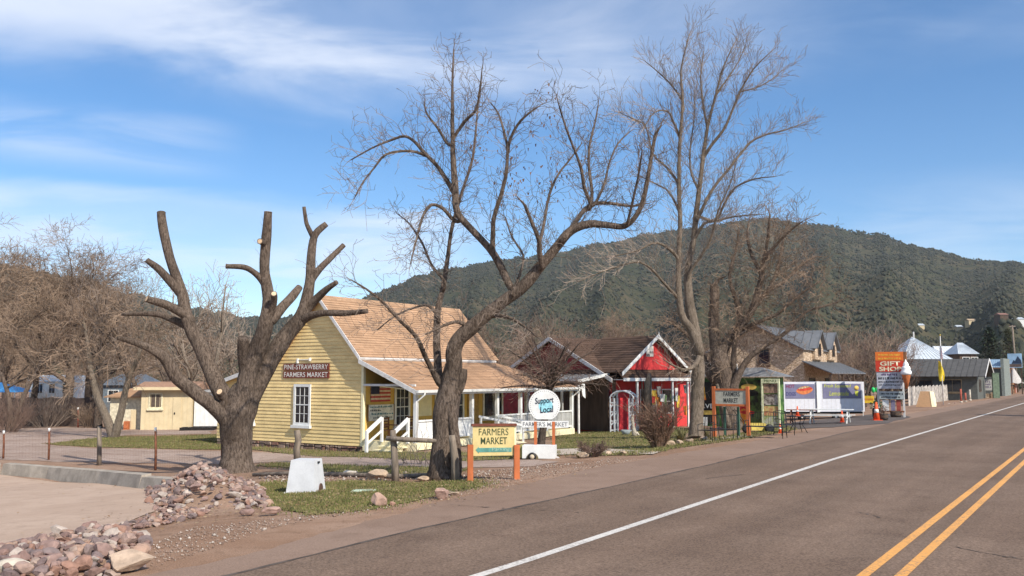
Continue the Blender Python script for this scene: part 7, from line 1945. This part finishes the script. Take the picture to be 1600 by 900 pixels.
fm_ = bpy.data.materials.new('striped_cloth'); fm_.use_nodes = True; kk = NT(fm_.node_tree); ps_ = kk.n('ShaderNodeNewGeometry').outputs['Position']; sx = kk.n('ShaderNodeSeparateXYZ'); fm_.node_tree.links.new(ps_, sx.inputs[0])
st_ = kk.math('GREATER_THAN', kk.math('FRACT', kk.math('MULTIPLY', sx.outputs[0], 7.0)), .5); fm_.node_tree.links.new(kk.mix(st_, (0.42, 0.05, 0.06, 1), (0.6, 0.55, 0.55, 1)), fm_.node_tree.nodes['Principled BSDF'].inputs[0])
fp.part('striped_flag', drape(-1, 92, 70, 1.5, 3.5, 1), fm_); fp.part('yellow_flag', drape(-4.5, 68, 36, 3, 9, 2), mat('flag_yellow', (0.62, 0.46, 0.03), .8, .25, 3))
f = sign_frame(1536, 622, .1); k_ = f.o.y / F
wb = Thing('white_notice_board', 'white notice board on stone piers in front of the grey shop gable', 'sign', f.o); p_ = wb.part('board', MB(f).box(-10 * k_, 13 * k_, 0, .06, 12 * k_, 29 * k_), mat('white_board', (0.66, 0.64, 0.60)))
for x in (-15, 13.5): wb.part('stone_pier', MB(f).box((x - 2.5) * k_, (x + 2.5) * k_, -.2, .2, -.05, 26 * k_ if x < 0 else 9 * k_), STW)
wb.part('base', MB(f).box(-11 * k_, 11 * k_, -.15, .15, -.05, 7 * k_), STW)
for z in (24, 20, 16):
    mb_ = MB(f); x = -8
    while x < 11: mb_.box(x * k_, (x + 1.3) * k_, .06, .065, z * k_, (z + 2.2) * k_); x += rb.choice((1.8, 1.8, 2.6))
    wb.part('lettering', mb_, mat('purple_grey_ink', (0.25, 0.2, 0.3)), p_, kind='stuff')
for i, (u, v, h, m_) in enumerate(((1502, 629, 21, mat('red_post', (0.36, 0.09, 0.06))), (1509, 628, 14, mat('red_post', (0.36, 0.09, 0.06))), (1516, 626, 17, PALER))):
    p = gp(u, v); kq = p.y / F; t = Thing('short_post', ['tall thin red post beside the grey shop door', 'short red post with pale foot beside the grey shop', 'pale wooden stub post beside the red posts'][i], 'post', p)
    t.part('shaft', MB(Fr(p)).lathe((0, 0, 0), [(1.4 * kq, 0), (1.3 * kq, h * kq), (.6 * kq, h * kq)], 10), m_); t.part('foot', MB(Fr(p)).lathe((0, 0, 0), [(2.2 * kq, -.02), (2 * kq, 2 * kq), (1.4 * kq, 2.2 * kq)], 10), PALER)
for i, (u, v) in enumerate(((1464, 636), (1473, 634.5), (1483, 633), (1492, 631.5))):
    p = gp(u, v); kq = p.y / F; o_ = link('parking_stone', RM[i], PALER, None, p + UP * .1); o_.scale = (2.4 * kq, 1.6 * kq, 1.5 * kq); tag(o_, 'small pale stone in the row before the picket fence', 'stone', 'row of pale stones by the picket fence')
# utility pole and the mountain sign
b_ = gp_at(1585, 140); k_ = 140 / F; top_ = at(1581.5, 508, 140)
up_ = Thing('utility_pole', 'grey utility pole with a crossarm behind the mountain sign', 'pole', b_)
up_.part('shaft', MB().tube([b_ - UP * .1, top_], [.17, .12], 10), PWOOD); up_.part('crossarm', MB(Fr(top_)).box(-.5, .5, -.06, .06, -.25, -.12), WOODG)
for x in (-.4, .4): up_.part('insulator', MB(Fr(top_)).lathe((x, 0, -.12), [(.04, 0), (.06, .06), (.03, .14)], 8), mat('brown_glass_insulator', (0.12, 0.05, 0.03)))
f = sign_frame(1590, 616, .1); k_ = f.o.y / F
ms = Thing('mountain_sign', 'blue and white sign with dark mountain emblem above the brown shop', 'sign', f.o)
p_ = ms.part('panel', MB(f).box(-11 * k_, 8.5 * k_, 0, .12, 41 * k_, 63 * k_), mat('sky_panel', (0.33, 0.50, 0.66), .5, .2, .4)); ms.part('emblem', MB(f).prism([(-6 * k_, .121, 47 * k_), (-3 * k_, .121, 53 * k_), (-1 * k_, .121, 51.5 * k_), (3 * k_, .121, 59 * k_), (7 * k_, .121, 53 * k_), (8.4 * k_, .121, 47 * k_)], (0, .006, 0)), mat('emblem_navy', (0.03, 0.05, 0.09)), p_)
ms.part('band', MB(f).box(-9 * k_, 8 * k_, .121, .128, 42 * k_, 46.8 * k_), mat('emblem_brown', (0.14, 0.10, 0.08)), p_)
for x in (-8, 6): ms.part('post', MB(f).box(x * k_, (x + 1.5) * k_, -.15, 0, -.05, 62 * k_), WOODD)

# ------------------------------------------------------------------ grass and gravel
def blades(name, label, outline, n, h, m_, seed, wd=.008):
    rg = np.random.default_rng(seed); poly = outline; xs, ys = [p[0] for p in poly], [p[1] for p in poly]
    V = []; rr_ = random.Random(seed)
    while len(V) < n:
        p = (rr_.uniform(min(xs), max(xs)), rr_.uniform(min(ys), max(ys)))
        if in_poly(p, poly) and rr_.random() < .25 + 1.3 * (.5 + mnoise.noise(Vector((p[0] * .9, p[1] * .9, seed)))): q_ = (p[0] + rr_.gauss(0, .22), p[1] + rr_.gauss(0, .22)); V.append((q_[0], q_[1], G(*q_) + .012))
    B = np.array(V); a = rg.uniform(0, 6.283, n); hh = h * rg.uniform(.4, 1.15, n); w = wd * rg.uniform(.6, 1.3, n)
    dx, dy = np.cos(a) * w, np.sin(a) * w; lx, ly = rg.normal(0, .35, n) * hh, rg.normal(0, .35, n) * hh
    A1 = B + np.c_[dx, dy, np.zeros(n)]; A2 = B - np.c_[dx, dy, np.zeros(n)]; A3 = B + np.c_[lx, ly, hh]
    VV = np.stack([A1, A2, A3], 1).reshape(-1, 3); Fc = np.arange(n * 3).reshape(-1, 3)
    tag(link(name, np_mesh(name, VV, Fc), m_), label, 'grass', kind='stuff')
GR1 = pal('grass_blades', [(0.12, 0.135, 0.036), (0.155, 0.155, 0.05), (0.25, 0.19, 0.095), (0.10, 0.12, 0.034), (0.21, 0.175, 0.075)], .9, 0, 5, 2)
blades('grass', 'short green winter grass round the white well cover', lawn_c, 26000, .055, GR1, 1, .010); blades('grass', 'thin lawn grass left of the yellow house', lawn_a, 16000, .07, GR1, 2, .018)
blades('grass', 'lawn grass in front of the red cottage', lawn_b, 16000, .06, GR1, 3, .018); blades('grass', 'weedy grass along the road edge by the tall slender tree', lawn_d, 7000, .09, GR1, 4, .014)
blades('grass', 'dry weeds between the trees and gravel drive', lawn_e, 5000, .09, GR1, 5, .012); blades('grass', 'weeds along the foot of the yellow house', lawn_f, 7000, .10, GR1, 6, .014)
pb = []
rp_ = random.Random(66)
def pebbles(n, outline, s0, s1):
    poly = [(p.x, p.y) for p in (gp(u, v) for u, v in outline)]; xs, ys = [p[0] for p in poly], [p[1] for p in poly]; k_ = 0
    while k_ < n:
        p = (rp_.uniform(min(xs), max(xs)), rp_.uniform(min(ys), max(ys)))
        if in_poly(p, poly): k_ += 1; pb.append((p[0], p[1], rp_.uniform(s0, s1) * (1 if rp_.random() > .06 else 1.9)))
pebbles(2600, [(235, 890), (440, 822), (640, 788), (800, 752), (800, 742), (620, 780), (480, 805), (420, 812), (300, 825), (240, 850)], .005, .019)
pebbles(1500, [(640, 782), (800, 745), (960, 715), (1000, 718), (850, 748), (700, 782)], .005, .018); pebbles(900, [(700, 752), (740, 738), (860, 726), (920, 722), (850, 735), (760, 752)], .012, .03)
pebbles(700, [(400, 745), (560, 740), (700, 738), (720, 748), (560, 752), (420, 756)], .015, .045)
V, Fc, o_ = [], [], 0
base_o = np.array([(1, 0, 0), (-1, 0, 0), (0, 1, 0), (0, -1, 0), (0, 0, .8), (0, 0, -.5)]); of = np.array([(0, 2, 4), (2, 1, 4), (1, 3, 4), (3, 0, 4), (2, 0, 5), (1, 2, 5), (3, 1, 5), (0, 3, 5)])
rg = np.random.default_rng(8)
for x, y, s in pb:
    a = rg.uniform(0, 6.28); q = base_o * rg.uniform(.6, 1.3, (6, 1)) * s; c_, s_ = math.cos(a), math.sin(a)
    V.append(np.c_[x + q[:, 0] * c_ - q[:, 1] * s_, y + q[:, 0] * s_ + q[:, 1] * c_, G(x, y) + .01 + q[:, 2]]); Fc.append(of + o_); o_ += 6
tag(link('gravel', np_mesh('gravel', np.concatenate(V), np.concatenate(Fc)), pal('grit', [(0.25, 0.17, 0.13), (0.30, 0.21, 0.165), (0.2, 0.14, 0.11), (0.36, 0.28, 0.23), (0.24, 0.16, 0.12), (0.46, 0.4, 0.35)], .95, 0, 5, 9)), 'loose gravel scattered along the dirt verge', 'gravel', kind='stuff')

# fallen leaves and bits of bark under the trees
lt = MB(); rl2 = random.Random(90)
for cx, cy, n, sp in ((370, 748, 500, 2.2), (693, 756, 500, 2.0), (560, 752, 400, 2.5), (480, 790, 350, 1.6), (660, 772, 300, 1.5), (330, 806, 250, 1.4), (1090, 690, 250, 2.0), (900, 716, 200, 2.0)):
    c = gp(cx, cy)
    for _ in range(n):
        x, y = c.x + rl2.gauss(0, sp), c.y + rl2.gauss(0, sp * .7)
        if EDGE - road_ns(x, y)[0] < -1.2: continue
        p = Vector((x, y, G(x, y) + .04 + rl2.uniform(0, .02))); a = rl2.uniform(0, 6.28); w = rl2.uniform(.015, .04)
        u_, v_ = Vector((math.cos(a), math.sin(a), rl2.uniform(-.3, .3))) * w, Vector((-math.sin(a), math.cos(a), rl2.uniform(-.3, .3))) * w * .6
        lt.add([p - u_, p + v_, p + u_, p - v_], [(0, 1, 2, 3)], raw=True)
tag(link('leaf_litter', lt.mesh('leaf_litter'), pal('litter', [(0.20, 0.12, 0.06), (0.28, 0.18, 0.10), (0.14, 0.085, 0.05), (0.34, 0.25, 0.15)], .95, 0, 5, 9)), 'dry brown leaf litter scattered under the trees', 'leaves', kind='stuff')
